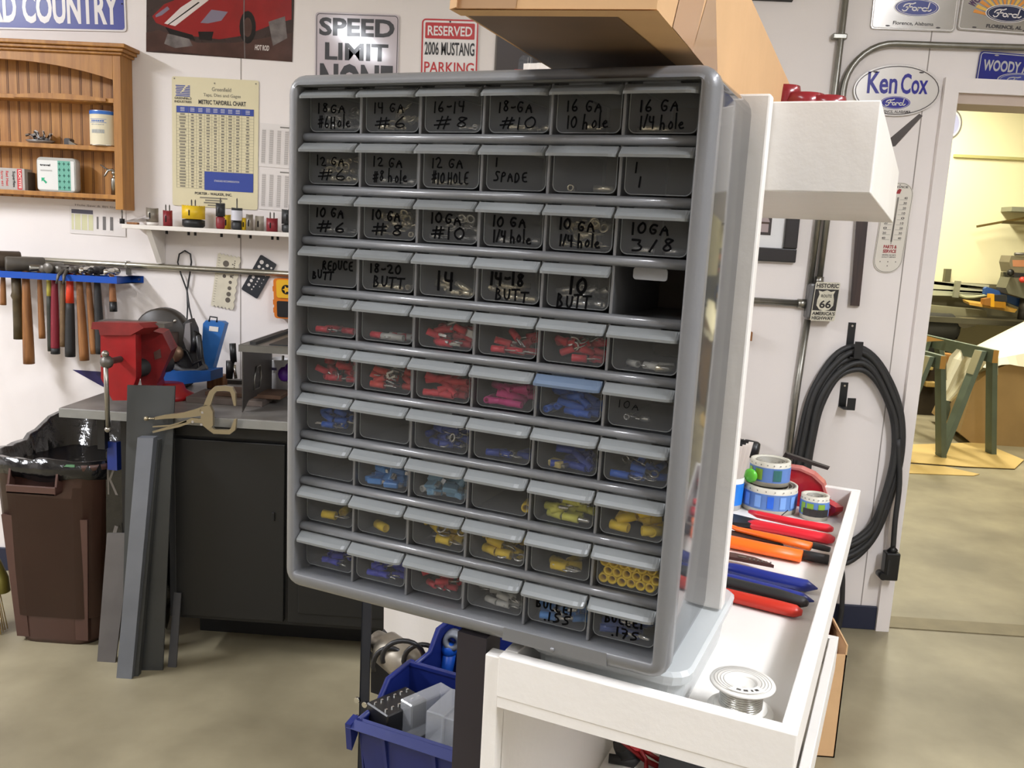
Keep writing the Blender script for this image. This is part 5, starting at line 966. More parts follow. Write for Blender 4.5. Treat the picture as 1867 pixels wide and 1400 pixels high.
for r in range(NZ_):
    for c in range(NX):
        spec = ROWS[r][c]
        if spec is None: continue
        ox, oz = OX0 + c*pw, OZ0 + (9 - r)*ph; oy = rnd.uniform(-.0008, .0012)
        if dm is None: o = drawer_mesh().build('drawer', [M_fr, M_fside, mat('frosted_rim', (132, 135, 135), .3, trans=.3)], t); dm = o.data
        else: o = bpy.data.objects.new('drawer', dm); C.objects.link(o); o.parent = t
        o.location = (ox, oy, oz)
        if (r, c) == (5, 4):
            l = lip_mesh(0).build('handle', M_lipb, o)
        elif dl is None: l = lip_mesh(0).build('handle', M_lip, o); dl = l.data
        else: l = bpy.data.objects.new('handle', dl); C.objects.link(l); l.parent = o
        txt, cont = spec
        if txt:
            m = MB(); F = Fr((fx0, .0155, fz0), (1, 0, 0), (0, 0, 1), (0, -1, 0)); fw, fh = fx1 - fx0, fz1 - fz0 - .002
            for s_, x, y, w_, h_ in txt:
                pen = .0013 if r < 2 else (.0024 if (r == 3 and s_ in ('14', '10', '14-18')) else .0017)
                if s_ == '10A': pen = .0006
                write(m, F, s_, fw*x, fh*(y - .08), fw*w_, fh*h_*.95, pen, rnd)
            m.build('handwriting', M_pen, o)
        for kind, colr, n in cont:
            if n >= 7 and kind != 'endon': n = int(n*1.7)
            grp = '%s connectors in the %s of the %s row' % (colr.replace('_', ' '), COLN[c], ORD[r])
            kn = 'insulated tube' if kind == 'endon' else NAME[kind].replace('_', ' ')
            lb = '%s %s in the %s from the left, %s row' % (colr.replace('_', ' '), kn, COLN[c], ORD[r])
            if kind == 'endon':
                for k in range(n):
                    rw, cc = divmod(k, 6); x = ox + .0085 + cc*.0082 + (.0041 if rw % 2 else 0) - .001; z = oz + fz0 + .0048 + rw*.0073
                    if x > ox + pw - .006: continue
                    conn('cap', colr, MC @ Matrix.Translation((x, .0265 + rnd.uniform(0, .002), z)) @ Matrix.Rotation(R(90 + rnd.uniform(-5, 5)), 4, 'Z'), lb, grp)
                continue
            r_ = {'lug': .0044, 'butt': .0027, 'cap': .0044, 'bigring': .0046, 'flag': .0032, 'bullet': .0037}.get(kind, .0034); half = {'splice': .0125, 'bigring': .016, 'pin': .0145, 'bullet': .0145, 'fork': .0145, 'ring': .015, 'spade': .012, 'lug': .012}.get(kind, .0095)
            for k in range(n):
                layer = 0 if k < 5 else (1 if k < 10 else 2)
                y = .0172 + r_ + (k % 2)*.0085 + layer*.0035 + rnd.uniform(0, .0015)
                ang = rnd.uniform(-35, 35) + (180 if rnd.random() < .5 else 0)
                if rnd.random() < .22: ang = 90 + rnd.uniform(-20, 20); y += half*.8
                bk = {'splice': .0125, 'butt': .009, 'lug': .0075, 'flag': .0085, 'bullet': .0105, 'cap': .0085}.get(kind, .009)
                if abs(math.cos(R(ang))) > .6: ang = rnd.uniform(-35, 35) + (180 if k % 2 else 0)
                ca_ = math.cos(R(ang)); eL, eR = (bk*ca_, half*ca_) if ca_ > 0 else (-half*ca_, -bk*ca_)
                lo, hi = fx0 + .0012 + eL + r_*.7, fx1 - .0012 - eR - r_*.7
                base = lo + (hi - lo)*rnd.uniform(0, 1)**1.2 if ca_ > 0 else hi - (hi - lo)*rnd.uniform(0, 1)**1.6
                sa = abs(math.sin(R(ang)))*half
                y = max(y, .0172 + sa + r_*.8)
                z = oz + fz0 + .0013 + r_*.9 + layer*r_*1.7 + rnd.uniform(0, .0006)
                tilt = 0 if layer == 0 else rnd.uniform(-28, 28)
                flip = rnd.uniform(0, 360) if kind in ('pin', 'butt', 'cap', 'splice') else (rnd.uniform(-25, 25) if layer == 0 else rnd.uniform(0, 360))
                conn(kind if kind != 'lug' else 'lug', colr, MC @ Matrix.Translation((ox + base, y + oy, z)) @ Matrix.Rotation(R(ang), 4, 'Z') @ Matrix.Rotation(R(tilt), 4, 'Y') @ Matrix.Rotation(R(flip), 4, 'X'), lb, grp)
# tab inside the empty slot
ox, oz = OX0 + 5*pw, OZ0 + 6*ph
m = MB(); m.prism(rrect(pw*.24, ph - .0135, pw*.70, ph - .004, .0025), (ox, .019, oz), (1, 0, 0), (0, 0, 1), (0, 1, 0), .0015); m.build('stop_tab', mat('stop_tab_plastic', (150, 152, 156), .4), t)['label'] = 'pale grey stop tab hanging in the empty slot'

# ================================================================ white cart
YC = R(-22); cu = V((math.cos(YC), math.sin(YC), 0)); cd = V((-math.sin(YC), math.cos(YC), 0))
c0 = V((-.239, .8036, 0))
t = cart = thing('tool_cart', 'white painted wooden cart with open trays holding the drawer cabinet', 'cart', c0, YC)
M_wht = mat('cart_white', (236, 232, 226), .4, noise=.03, nscale=10, bump=.05, bscale=90)
X0, X1, Y0, Y1 = .231, .480, -.004, .775
LZ, FZ = 1.088, 1.050; th = .013
def tray(par, z0, z1, x0, x1, y0, y1, fl, nm='tray', lips='FRBL'):
    m = MB(); m.ab((x0 + .0007, y0 + .0007, fl - .010), (x1 - .0007, y1 - .0007, fl)); tr = m.build(nm, M_wht, par)
    if 'F' in lips: MB().ab((x0, y0, z0), (x1, y0 + th, z1), bev=.0012).build('front_lip', M_wht, tr)
    if 'R' in lips: MB().ab((x1 - th, y0 + th + .0002, z0), (x1, y1 - th, z1), bev=.0012).build('right_lip', M_wht, tr)
    if 'B' in lips: MB().ab((x0, y1 - th + .0002, z0), (x1, y1, z1), bev=.0012).build('back_lip', M_wht, tr)
    if 'L' in lips: MB().ab((x0, y0 + th + .0002, z0), (x0 + th, y1 - th, z1), bev=.0012).build('left_lip', M_wht, tr)
    return tr
tray(t, FZ - .0006, LZ, X0, X1, Y0, Y1, FZ, 'middle_tray')
tray(t, .789, .845, X0 + .001, X1 - .006, Y0 + .02, Y1, .80, 'lower_tray', 'RBF')
tray(t, .30, .35, X0 + .005, X1 - .006, Y0 + .02, Y1, .31, 'bottom_tray', 'RBF')
tray(t, 1.498, 1.576, .200, .477, .181, .87, 1.508, 'upper_tray')
MB().ab((X0 - .010, Y0 + .02, .0), (X0 - .0005, Y1, FZ - .012)).build('side_panel', M_wht, t)
MB().ab((X0 - .0145, Y0 + .004, 0), (X0 - .0005, Y0 + .019, LZ - .004), bev=.001).build('post', M_wht, t)
MB().ab((X0 - .024, Y1 - .05, 0), (X0 - .013, Y1, 1.57), bev=.001).build('post', M_wht, t)
MB().ab((.03, .1625, 1.102), (.388, .1795, 1.580), bev=.002).build('back_board', M_wht, t)
def Wc(x, y, z): return c0 + cu*x + cd*y + V((0, 0, z))
def Lc(px, py, z): p = wz(px, py, z) - c0; return (p.dot(cu), p.dot(cd))
def ct(name, lb, cat, x, y, z, rz=0, grp=None): return thing(name, lb, cat, Wc(x, y, z), YC + rz, grp)
# clear tub under the cabinet
t = ct('storage_tub', 'clear plastic tub with a flat lid under the drawer cabinet', 'tub', .318, .127, FZ + .0005)
M_clr = mat('milky_plastic', (222, 226, 226), .2, trans=.35)
tx0, tx1, ty0, ty1, tz = -.073, .073, -.110, .108, .0490
m = MB(); m.loft([[V((x, y, z)) for x, y in rrect(tx0 + i, ty0 + i, tx1 - i, ty1 - i, .018, 4)] for i, z in ((.012, 0), (.010, .001), (.006, tz - .010))], caps=True, smooth=False); m.build('body', M_clr, t)
m = MB(); m.loft([[V((x, y, z)) for x, y in rrect(tx0 + i, ty0 + i, tx1 - i, ty1 - i, .02, 4)] for i, z in ((.003, tz - .012), (.001, tz - .011), (.0, tz - .003), (.003, tz)) ], caps=True, smooth=False); m.build('lid', M_clr, t)
# label rolls
def roll(nm, lb, x, y, z, r_, h, cols, base, grp='reels of wire markers', tape=None, inner=.3):
    t = ct('marker_roll', lb, 'label roll', x, y, z, 0, grp); n = 40
    m = MB(); m.lathe([(r_ - .004, 0), (r_, 0), (r_, h*.16), (r_ + .0005, h*.17), (r_ + .0005, h*.80), (r_, h*.81), (r_, h), (r_ - .004, h), (r_ - .004, 0)], n=n, mi=0)
    m.lathe([(r_ + .0008, h*.18), (r_ + .0008, h*.79)], n=n, mi=1)
    for k, (a0, a1, mi) in enumerate(cols):
        rk = r_ + (.0024 if mi == 5 else .0014); p = lambda a, z_: V((rk*math.cos(R(a)), rk*math.sin(R(a)), z_))
        for s_ in range(4):
            b0, b1 = a0 + (a1 - a0)*s_/4, a0 + (a1 - a0)*(s_ + 1)/4; lo, hi = (h*.26, h*.72)
            if mi == 5: lo, hi = h*.18, h*.50
            m.add([p(b0, lo), p(b1, lo), p(b1, hi), p(b0, hi)], [(0, 1, 2, 3)], mi)
    for k in range(20):
        a = 18*k; m.ribbon(ell(0, 0, .0008, .0008, 6), Fr(((r_ + .001)*math.cos(R(a)), (r_ + .001)*math.sin(R(a)), h*.9), (-math.sin(R(a)), math.cos(R(a)), 0), (0, 0, 1)), .0006, 4, .0004, True)
    m.build('band', [mat('roll_cream', (206, 202, 186), .5), base, mat('roll_lime', (134, 176, 56), .4), mat('roll_sky', (128, 172, 236), .4), M_ink, mat('roll_tape', (44, 42, 40), .45), mat('roll_teal', (52, 112, 110), .35), mat('roll_bright', (44, 110, 226), .4)], t)
    m = MB()
    for q in range(3): m.lathe([(r_ - .008 - .006*q, .002), (r_ - .008 - .006*q, h - .001 - .002*q), (r_ - .0088 - .006*q, h - .001 - .002*q), (r_ - .0088 - .006*q, .002)], n=n)
    m.build('inner_turns', mat('roll_grey', (150, 146, 134), .5), t)
    return t
Mrb = mat('roll_blue', (96, 134, 196), .4)
# sizes from the sight lines on the tray floor
a = Lc(1338, 912, FZ + .02); b = Lc(1445, 912, FZ + .02)
bx, by, br = .352, .715, .036
big = roll('marker_roll', 'widest blue banded reel at the back of the cart tray', .352, .722, FZ + .0005, .041, .040, [(a_, a_ + 13, 3 if k != 3 else 7) for k, a_ in enumerate(range(196, 350, 26))], Mrb)
roll('marker_roll', 'green and blue banded reel stacked on the widest reel', .349, .722, FZ + .041, .030, .037, [(205, 222, 2), (236, 258, 2), (288, 312, 6)], Mrb)
roll('marker_roll', 'smallest reel with black tape beside the widest reel', .420, .712, FZ + .0005, .0205, .036, [(218, 238, 2), (246, 272, 2), (290, 318, 2), (232, 335, 5)], Mrb)
m = MB(); m.lathe([(0, 0), (.010, .0), (.011, .003), (.006, .006), (0, .006)], Wc(.326, .694, FZ + .055), (cu*-.3 - cd)[:], 16); solo('lime_disc', m, mat('lime_plastic', (96, 196, 60), .3), 'round lime green cap leaning on the stacked reel', 'cap')
m = MB(); m.tube([Wc(.386, .680, FZ + .014), Wc(.378, .672, FZ + .006), Wc(.378, .660, FZ + .003), Wc(.386, .650, FZ + .003), Wc(.392, .648, FZ + .003)], .0008, 5); solo('thread', m, M_black, 'thin black thread lying below the widest reel', 'thread')
# white and blue cup of markers
t = ct('marker_cup', 'white cup with a blue band full of white strips', 'cup', .293, .690, FZ + .0005)
m = MB(); m.lathe([(0, .001), (.022, 0), (.024, .05), (.0225, .05), (.021, .003), (0, .003)], n=28, mi=0); m.lathe([(.0232, .008), (.0243, .042)], n=28, mi=1); m.build('body', [mat('cup_white2', (226, 226, 224), .35), mat('cup_blue', (40, 128, 224), .35)], t)
for k in range(9):
    a_ = R(200 + k*18); ex_ = (math.cos(a_), math.sin(a_)); m = MB(); m.hexa([V((ex_[0]*.012 + dx, ex_[1]*.012 + dy, .004)) for dx, dy in ((-.003, 0), (.003, 0), (.003, .001), (-.003, .001))] + [V((ex_[0]*.021 + dx + .009, ex_[1]*.019 + dy, .092 + .002*k)) for dx, dy in ((-.0035, 0), (.0035, 0), (.0035, .001), (-.0035, .001))]); m.build('marker_strip', M_white, t)
# red dispensers
M_rd = mat('red_plastic', (184, 34, 44), .25, coat=.2); M_rdc = mat('clear_pink', (206, 120, 112), .2)
t = ct('tape_dispenser', 'rounded red tape dispenser standing behind the stacked reels', 'dispenser', .40, .765, FZ + .0005)
pr = [(-.045, 0), (.030, 0), (.032, .02), (.024, .040), (.008, .052), (-.012, .058), (-.045, .058)]
m = MB(); m.prism(pr, (0, -.006, 0), (1, 0, 0), (0, 0, 1), (0, 1, 0), .020); m.build('body', M_rd, t)
m = MB(); m.prism([(p[0]*1.0 + .003 if p[0] > -.04 else p[0], p[1] + .003) for p in pr[2:]] + [(p[0], p[1]) for p in pr[2:]][::-1], (0, -.008, 0), (1, 0, 0), (0, 0, 1), (0, 1, 0), .024); m.build('rim', M_rdc, t)
t = ct('tape_dispenser', 'low red wedge tipped dispenser beside the smallest reel', 'dispenser', .428, .752, FZ + .0005, R(-38))
m = MB(); m.prism([(-.02, 0), (.024, 0), (.034, .010), (.034, .017), (-.02, .026)], (0, -.008, 0), (1, 0, 0), (0, 0, 1), (0, 1, 0), .016); m.build('body', M_rd, t)
m = MB(); m.add([V((-.004, -.0085, .015)), V((.024, -.0085, .012)), V((.024, -.0085, .017)), V((-.004, -.0085, .021))], [(0, 1, 2, 3)]); m.build('label', M_white, t)
# black clamp arm and ribbed black grip behind
t = ct('steel_clip', 'dark flat steel clip sticking out past the red dispenser', 'clip', .40, .78, 1.10)
F = lambda px, py, yy: wpl(px, py, Wc(0, yy, 0), cd)
A = [F(1432, 826, .80), F(1512, 853, .80), F(1509, 857, .80), F(1432, 833, .80)]; m = MB(); m.loft([A, [p + cd*.012 for p in A]], smooth=False)
A = [F(1421, 842, .80), F(1432, 824, .80), F(1436, 828, .80), F(1430, 846, .80)]; m.loft([A, [p + cd*.012 for p in A]], smooth=False); m.build('arm', mat('gunmetal', (62, 58, 56), .45, .4), t, True)
t = ct('rubber_grip', 'ribbed black rubber grip lying behind the reels', 'grip', .34, .80, 1.10)
a, b = F(1310, 805, .82), F(1384, 822, .82); ax = (b - a).normalized(); L_ = (b - a).length; pr = [(.0, 0)]
for k in range(22): pr += [(.0125 + (.0015 if k % 2 else 0), L_*.03*k)]
pr += [(.0145, L_*.68), (.0145, L_*.93), (.012, L_*.99), (0, L_)]
m = MB(); m.lathe(pr, a, ax, 20); m.build('sleeve', M_black, t, True)
MB().cyl(a - ax*.18, a, .006, 10).build('shaft', M_dsteel, t, True)
# pliers and strippers, lying side by side along the tray
def tool(lb, y, parts, z=FZ + .0005, rz=0, nm='pliers', x=.30):
    t = ct(nm, lb, 'hand tool', x, y, z, rz, 'hand tools laid in the cart tray')
    for pn, mt, f in parts:
        m = MB(); f(m); m.build(pn, mt, t)
    return t
def bar(m, pts, rs, n=10, fl=.6, zo=0):     # flattened grip along x
    mm = MB(); mm.tube([(x, y, 0) for x, y in pts], rs, n); z0 = max(rs)*fl + zo
    m.add([V((v.x, v.y, v.z*fl + z0)) for v in mm.v], mm.f, 0, True)
M_grr = mat('grip_red', (216, 32, 48), .38); M_gro = mat('grip_orange', (255, 112, 28), .4); M_grn = mat('grip_navy', (28, 44, 128), .33, coat=.2); M_grk = mat('grip_black', (36, 36, 36), .5); M_grb = mat('grip_brick', (196, 48, 32), .35); M_gry = mat('grip_yellow', (240, 206, 30), .4)
def flatjaw(m, pts, h0=.004, h1=.010): m.prism(pts, (0, 0, h0), (1, 0, 0), (0, 1, 0), (0, 0, 1), h1 - h0)
tool('red handled crimping pliers lying furthest back in the row', .605, [
    ('jaws', M_blackm, lambda m: flatjaw(m, [(-.06, .022), (.02, .020), (.055, .012), (.05, -.012), (.02, -.022), (-.06, -.020)])),
    ('grip', M_grr, lambda m: bar(m, [(.036, .040), (.05, .032), (.10, .024), (.148, .022), (.154, .020)], [.004, .0075, .008, .0085, .005], 10, .7, .006)),
    ('grip', M_grr, lambda m: bar(m, [(.042, -.002), (.05, -.004), (.10, -.006), (.152, -.010), (.158, -.012)], [.007, .0125, .0115, .0120, .008], 10, .55))])
tool('orange and black handled wire stripper second from the back', .515, [
    ('jaws', M_blackm, lambda m: flatjaw(m, [(-.06, .03), (.0, .035), (.10, .022), (.10, .012), (.02, .005), (-.02, -.03), (-.06, -.03)])),
    ('grip', M_gro, lambda m: bar(m, [(.018, .048), (.026, .040), (.036, .032), (.09, .022), (.135, .014)], [.003, .004, .0055, .0085, .0095], 10, .6, .007)),
    ('grip', M_gro, lambda m: bar(m, [(.006, -.010), (.010, -.012), (.03, -.014), (.08, -.018), (.128, -.020)], [.0145, .0145, .0130, .0125, .0125], 12, .6)),
    ('handle', M_grk, lambda m: bar(m, [(.06, .042), (.10, .038), (.150, .028), (.158, .026)], [.004, .006, .006, .005], 8, .7, .005)),
    ('handle', M_grk, lambda m: bar(m, [(.10, -.006), (.14, -.008), (.160, -.009)], [.006, .0085, .0085], 6, .8))])
tool('flat brown notched wire stripper with a yellow handle', .440, [
    ('grip', M_gry, lambda m: bar(m, [(-.03, -.006), (.024, -.002)], [.010, .010], 8, .7, .006)),
    ('blade', mat('oxide_brown', (84, 52, 46), .4, .3), lambda m: flatjaw(m, [(.02, .006), (.05, .010), (.075, .008), (.095, -.002), (.102, -.008), (.06, -.008), (.02, -.010)], .008, .012)),
    ('notches', M_steel, lambda m: [m.box((.072 + .005*k, -.0035, .0122), (.0018, .006, .001)) for k in range(6)] and m.box((.062, -.001, .0122), (.010, .004, .001)))])
tool('navy blue handled pliers nearly touching the black and red pair', .384, [
    ('jaws', M_blackm, lambda m: (flatjaw(m, [(-.07, .016), (.02, .018), (.045, .012), (.045, -.012), (.02, -.016), (-.07, -.014)], .004, .012), m.cyl((.02, .004, .012), (.02, .004, .0135), .0055, 14))),
    ('rivet', M_chrome, lambda m: m.cyl((.022, .006, .0125), (.022, .006, .0145), .0045, 14)),
    ('grip', M_grn, lambda m: bar(m, [(.036, .021), (.06, .018), (.11, .012), (.145, .010), (.158, .008)], [.005, .0082, .0085, .0082, .001], 12, .9)),
    ('grip', M_grn, lambda m: bar(m, [(.034, -.010), (.06, -.012), (.11, -.020), (.145, -.027), (.158, -.030)], [.006, .0082, .0085, .0082, .001], 12, .7))])
tool('pliers with one black and one brick red grip nearest the camera', .322, [
    ('jaws', M_blackm, lambda m: flatjaw(m, [(-.05, .012), (.0, .014), (.03, .008), (.03, -.012), (0, -.016), (-.05, -.014)], .004, .011)),
    ('grip', M_grk, lambda m: bar(m, [(.01, .022), (.06, .020), (.12, .013), (.148, .007), (.153, .005)], [.006, .0085, .0088, .0075, .004], 12, .8, .005)),
    ('grip', M_grb, lambda m: bar(m, [(.01, -.004), (.06, -.004), (.12, -.009), (.143, -.011), (.150, -.0115)], [.007, .009, .0095, .0090, .004], 12, .75))])
# solder reel on its white base
t = ct('tape_roll', 'flat white roll lying under the solder reel', 'roll', .428, .060, FZ + .0005)
MB().lathe([(0, 0), (.0270, 0), (.028, .002), (.028, .011), (.027, .013), (0, .013)], n=40).build('body', mat('roll_white', (232, 228, 220), .4), t)
t = ct('solder_reel', 'white reel of bare solder wire lying in the front of the cart tray', 'reel', .428, .060, FZ + .0140)
M_rl = mat('reel_white', (228, 224, 216), .35)
m = MB(); m.lathe([(.012, .0), (.022, 0), (.0225, .001), (.022, .002), (.012, .002)], n=40); m.build('lower_flange', M_rl, t)
m = MB(); m.lathe([(0, .0005), (.0165, .0005), (.0165, .022), (.0098, .022), (.0098, .003), (0, .003)], n=36, mi=1)
for k in range(9): m.lathe([(.0168 + .0013*math.cos(R(45*j)), .0034 + k*.0020 + .0011*math.sin(R(45*j))) for j in range(8)], n=36, closed=True)
m.build('solder_wire', [M_chrome, M_rl], t)
m = MB(); m.lathe([(.0105, .0215), (.0265, .0215), (.0272, .0225), (.0265, .0240), (.0125, .0240), (.0115, .0225), (.0108, .003), (.0100, .003)], n=44, mi=0)
for q in range(4): m.lathe([(.0155 + .0026*q, .0243), (.0159 + .0026*q, .0243)], n=44, mi=1)
F = Fr((0, 0, .0245), (1, 0, 0), (0, 1, 0)); G = Fr((0, 0, .0247), (math.cos(R(22)), math.sin(R(22)), 0), (-math.sin(R(22)), math.cos(R(22)), 0), (0, 0, 1))
m.flat([(.0225*math.cos(R(a)), .0225*math.sin(R(a))) for a in range(225, 321, 8)] + [(.0135*math.cos(R(a)), .0135*math.sin(R(a))) for a in range(320, 224, -8)], G, 0, 0)
rb = random.Random(4)
for k in range(30):
    a = 242 + k*2.0
    if rb.random() < .7: m.flat([(.0195*math.cos(R(a)), .0195*math.sin(R(a))), (.0195*math.cos(R(a + 1.3)), .0195*math.sin(R(a + 1.3))), (.0165*math.cos(R(a + 1.3)), .0165*math.sin(R(a + 1.3))), (.0165*math.cos(R(a)), .0165*math.sin(R(a)))], G, 2, .0002)
m.build('upper_flange', [M_rl, mat('reel_print', (150, 146, 138), .5), M_ink], t)
# carton lying across the cabinet and the upper tray
A = Matrix.Rotation(R(-19.4), 3, 'Z') @ Matrix.Rotation(R(-.6), 3, 'X') @ Matrix.Rotation(R(2.6), 3, 'Y')
q = V((.0545, .572, 1.5865)); e, g_, n_ = A @ V((1, 0, 0)), A @ V((0, 1, 0)), A @ V((0, 0, 1)); w_, h_, l_ = .138, .098, .95
t = thing('cardboard_box', 'long brown cardboard carton lying on top of the drawer cabinet', 'box', q - e*w_/2 + g_*l_/2)
M_tape = mat('packing_tape', (186, 144, 104), .2, coat=.3); M_cb = mat('carton_brown', (206, 166, 120), .72, noise=.06, nscale=16, bump=.05, bscale=60); M_cu = mat('carton_underside', (136, 112, 88), .6, noise=.25, nscale=9)
P_ = lambda x, y, z: q + e*x + g_*y + n_*z
m = MB(); m.add([P_(x, y, z) for z in (.0, h_) for x, y in ((-w_, 0), (0, 0), (0, l_), (-w_, l_))], [(3, 2, 1, 0)], 0); m.f += [[4, 5, 6, 7], [1, 2, 6, 5], [2, 3, 7, 6], [3, 0, 4, 7]]; m.m += [0]*4; m.sm += [False]*4
m.add([P_(-w_, 0, 0), P_(0, 0, 0), P_(0, 0, h_), P_(-w_, 0, h_)], [(0, 1, 2, 3)], 0)
m.build('body', M_cb, t, True)
F = Fr(P_(0, 0, 0), g_, n_, e); m = MB(); m.flat([(.045, 0), (.115, 0), (.16, h_), (.09, h_)], F, 0, .0006); m.flat([(.115, 0), (.23, 0), (.16, h_*.7)], F, 1, .0004)
F2 = Fr(P_(0, 0, 0), -e, g_, -n_); m.flat([(.030, .004), (w_ - .003, .004), (w_ - .003, .34), (.012, .34)], F2, 2, .0006); F3 = Fr(P_(-w_, 0, 0), e, n_, -g_); m.flat([(.0, 0), (.045, 0), (.05, h_), (.0, h_)], F3, 1, .0006)  # brown tape underneath widened and darkened so its colour carries the underside's shade
m.build('tape', [M_tape, mat('tape_pale', (176, 140, 104), .3, coat=.3), mat('shaded_brown_tape', (108, 84, 60), .5, noise=.25, nscale=12)], t, True)
m = MB(); m.add([P_(-w_ - .0015, -.0015, -.0012), P_(.0015, -.0015, -.0012), P_(.001, .012, -.0016), P_(-w_, .012, -.0016)], [(0, 1, 2, 3)]); m.loft([[P_(-w_ - .004, .002, z) for z in (0, .02)] + [P_(-w_ + .004, -.004, z) for z in (.02, 0)], [P_(-w_ - .002, .012, z) for z in (0, .03)] + [P_(-w_ + .002, .002, z) for z in (.03, 0)]], smooth=False); m.build('torn_flap', M_cb, t, True)
# things standing in the upper tray
for k, (px, py, r_) in enumerate(((1432, 152, .022), (1468, 164, .028), (1510, 166, .026))):
    c_ = wpl(px, py, Wc(0, .62, 0), cd); m = MB(); z0 = 1.5105
    m.lathe([(0, z0), (r_*.8, z0), (r_, z0 + .02), (r_, c_.z - .014 - k*.002), (r_*.9, c_.z - .004 - k*.002), (0, c_.z - .002 - k*.002)], (c_.x, c_.y, 0), n=24)
    solo('red_jar', m, mat('deep_red', (128, 26, 34), .25, coat=.3), ('tallest red jar beside the carton in the upper tray', 'middle red jar in the upper white tray', 'rightmost red jar in the upper white tray')[k], 'jar', 'red jars in the upper tray')
m = MB(); A = [wpl(x, y, Wc(0, .80, 0), cd) for x, y in ((1676, 207), (1682, 211), (1632, 266), (1618, 268), (1618, 256))]; m.loft([A, [p + cd*.006 for p in A]], smooth=False)
solo('pointed_strip', m, mat('grey_blade', (84, 80, 78), .35, .5), 'grey blade sticking out behind the upper white tray', 'blade')
# white box beside the carton seen over the cabinet
pA, pB = wpl(954, 128, Wc(0, .30, 0), cd), wpl(990, 128, Wc(0, .30, 0), cd); xa = (pA - c0).dot(cu)
t = ct('white_carton', 'white ribbed carton standing behind the cabinet top', 'box', xa + .03, .34, 1.5105)
m = MB(); m.ab((-.03, -.04, 0), (.022, .04, 1.640 - 1.5105)); [m.ab((-.025 + .012*k, -.041, 0), (-.022 + .012*k, -.04, 1.640 - 1.5105)) for k in range(4)]; m.build('body', M_white, t)
# wires in the lower tray
t = ct('wire_bundle', 'black and red test leads tangled in the lower tray', 'wires', .33, .35, .801)
rw = random.Random(8); f_ = lambda px, py, z: wz(px, py, z)
for nm, mt, r_, pts in (('red_lead', M_red, .0035, ((1118, 1335, .90), (1140, 1355, .84), (1175, 1385, .806), (1215, 1405, .806))), ('red_lead', M_red, .0032, ((1165, 1362, .82), (1200, 1384, .806), (1240, 1384, .806), (1275, 1378, .83), (1300, 1392, .82))), ('red_lead', M_red, .003, ((1155, 1350, .84), (1178, 1385, .81), (1178, 1420, .806))), ('grey_lead', M_gray, .0022, ((1165, 1382, .806), (1200, 1395, .804), (1240, 1412, .804)))):
    MB().tube([f_(*p) for p in pts], r_, 7).build(nm, mt, t, True)
m = MB(); a, b = f_(1155, 1352, .85), f_(1172, 1374, .815); m.lathe([(.003, 0), (.007, .004), (.0055, .02), (.0035, .028)], a, (b - a)[:], 12); m.build('banana_plug', mat('plug_red', (206, 40, 48), .35), t, True)
m = MB(); m.tube([f_(x, y, .806) for x, y in ((1110, 1382), (1135, 1386), (1152, 1388), (1162, 1380))], [.006, .006, .008, .006], 8); m.tube([f_(1134, 1355, .83), f_(1142, 1368, .815), f_(1146, 1388, .807)], [.012, .014, .010], 10); m.build('alligator_clip', M_dark, t, True)
m = MB(); p = f_(1260, 1400, .801); bx_ = [p + cu*x + cd*y + V((0, 0, z)) for z in (0, .035) for x, y in ((-.03, -.05), (.09, -.05), (.09, .03), (-.03, .03))]; m.hexa(bx_); m.build('meter_case', M_dark, t, True)
m = MB(); p = f_(1230, 1378, .801); bx_ = [p + cu*x + cd*y + V((0, 0, z)) for z in (0, .12) for x, y in ((.0, .06), (.14, .06), (.14, .12), (.0, .12))]; m.hexa(bx_); m.build('meter_case', M_dark, t, True)
# ================================================================ steel shelving with blue bins
t = ct('steel_shelf', 'dark bolted steel shelving holding the blue bins left of the cart', 'shelving', -.05, .3, 0); M_ang = mat('dark_angle', (48, 44, 50), .4, .3); M_navs = mat('navy_angle', (24, 28, 38), .45, .2)
def lpost(x, y, z1, mt, sx=1, wd=.03):
    m = MB(); m.ab((x, y, 0), (x + sx*wd, y + .002, z1)); m.ab((x, y, 0), (x + sx*.002, y + wd, z1)); return m.build('post', mt, t, True)
bt = t.matrix_basis
def Lq(x, y, z): return Wc(x, y, z)
def postw(x, y, z1, mt, sx, wd=.030):
    m = MB(); bx_ = lambda x0, y0, x1, y1: m.hexa([Wc(a, b, z) for z in (.0, z1) for a, b in ((x0, y0), (x1, y0), (x1, y1), (x0, y1))])
    bx_(min(x, x + sx*wd), y, max(x, x + sx*wd), y + (.003 if sx > 0 else .030)); sx > 0 and bx_(min(x, x + sx*.003), y, max(x, x + sx*.003), y + wd); return m.build('post', mt, t, True)
postw(.2150, .004, 1.096, M_ang, -1, .0285); pL = wy(657, 1200, 1.62); lx, ly = (pL - c0).dot(cu), (pL - c0).dot(cd)
pl_ = postw(lx, ly, .90, M_navs, 1, .022)
m = MB()
for px, py in ((667, 1283), (653, 1275), (653, 1307)): c_ = wpl(px, py, Wc(0, ly, 0), cd); m.cyl(c_ - cd*.006, c_, .006, 8)
m.build('bolt', M_chrome, t, True)
SZ = .565
m = MB(); m.hexa([Wc(a, b, z) for z in (SZ - .018, SZ) for a, b in ((-.16, .45), (.165, .45), (.165, ly + .03), (-.16, ly + .03))]); m.build('shelf', M_navs, t, True)
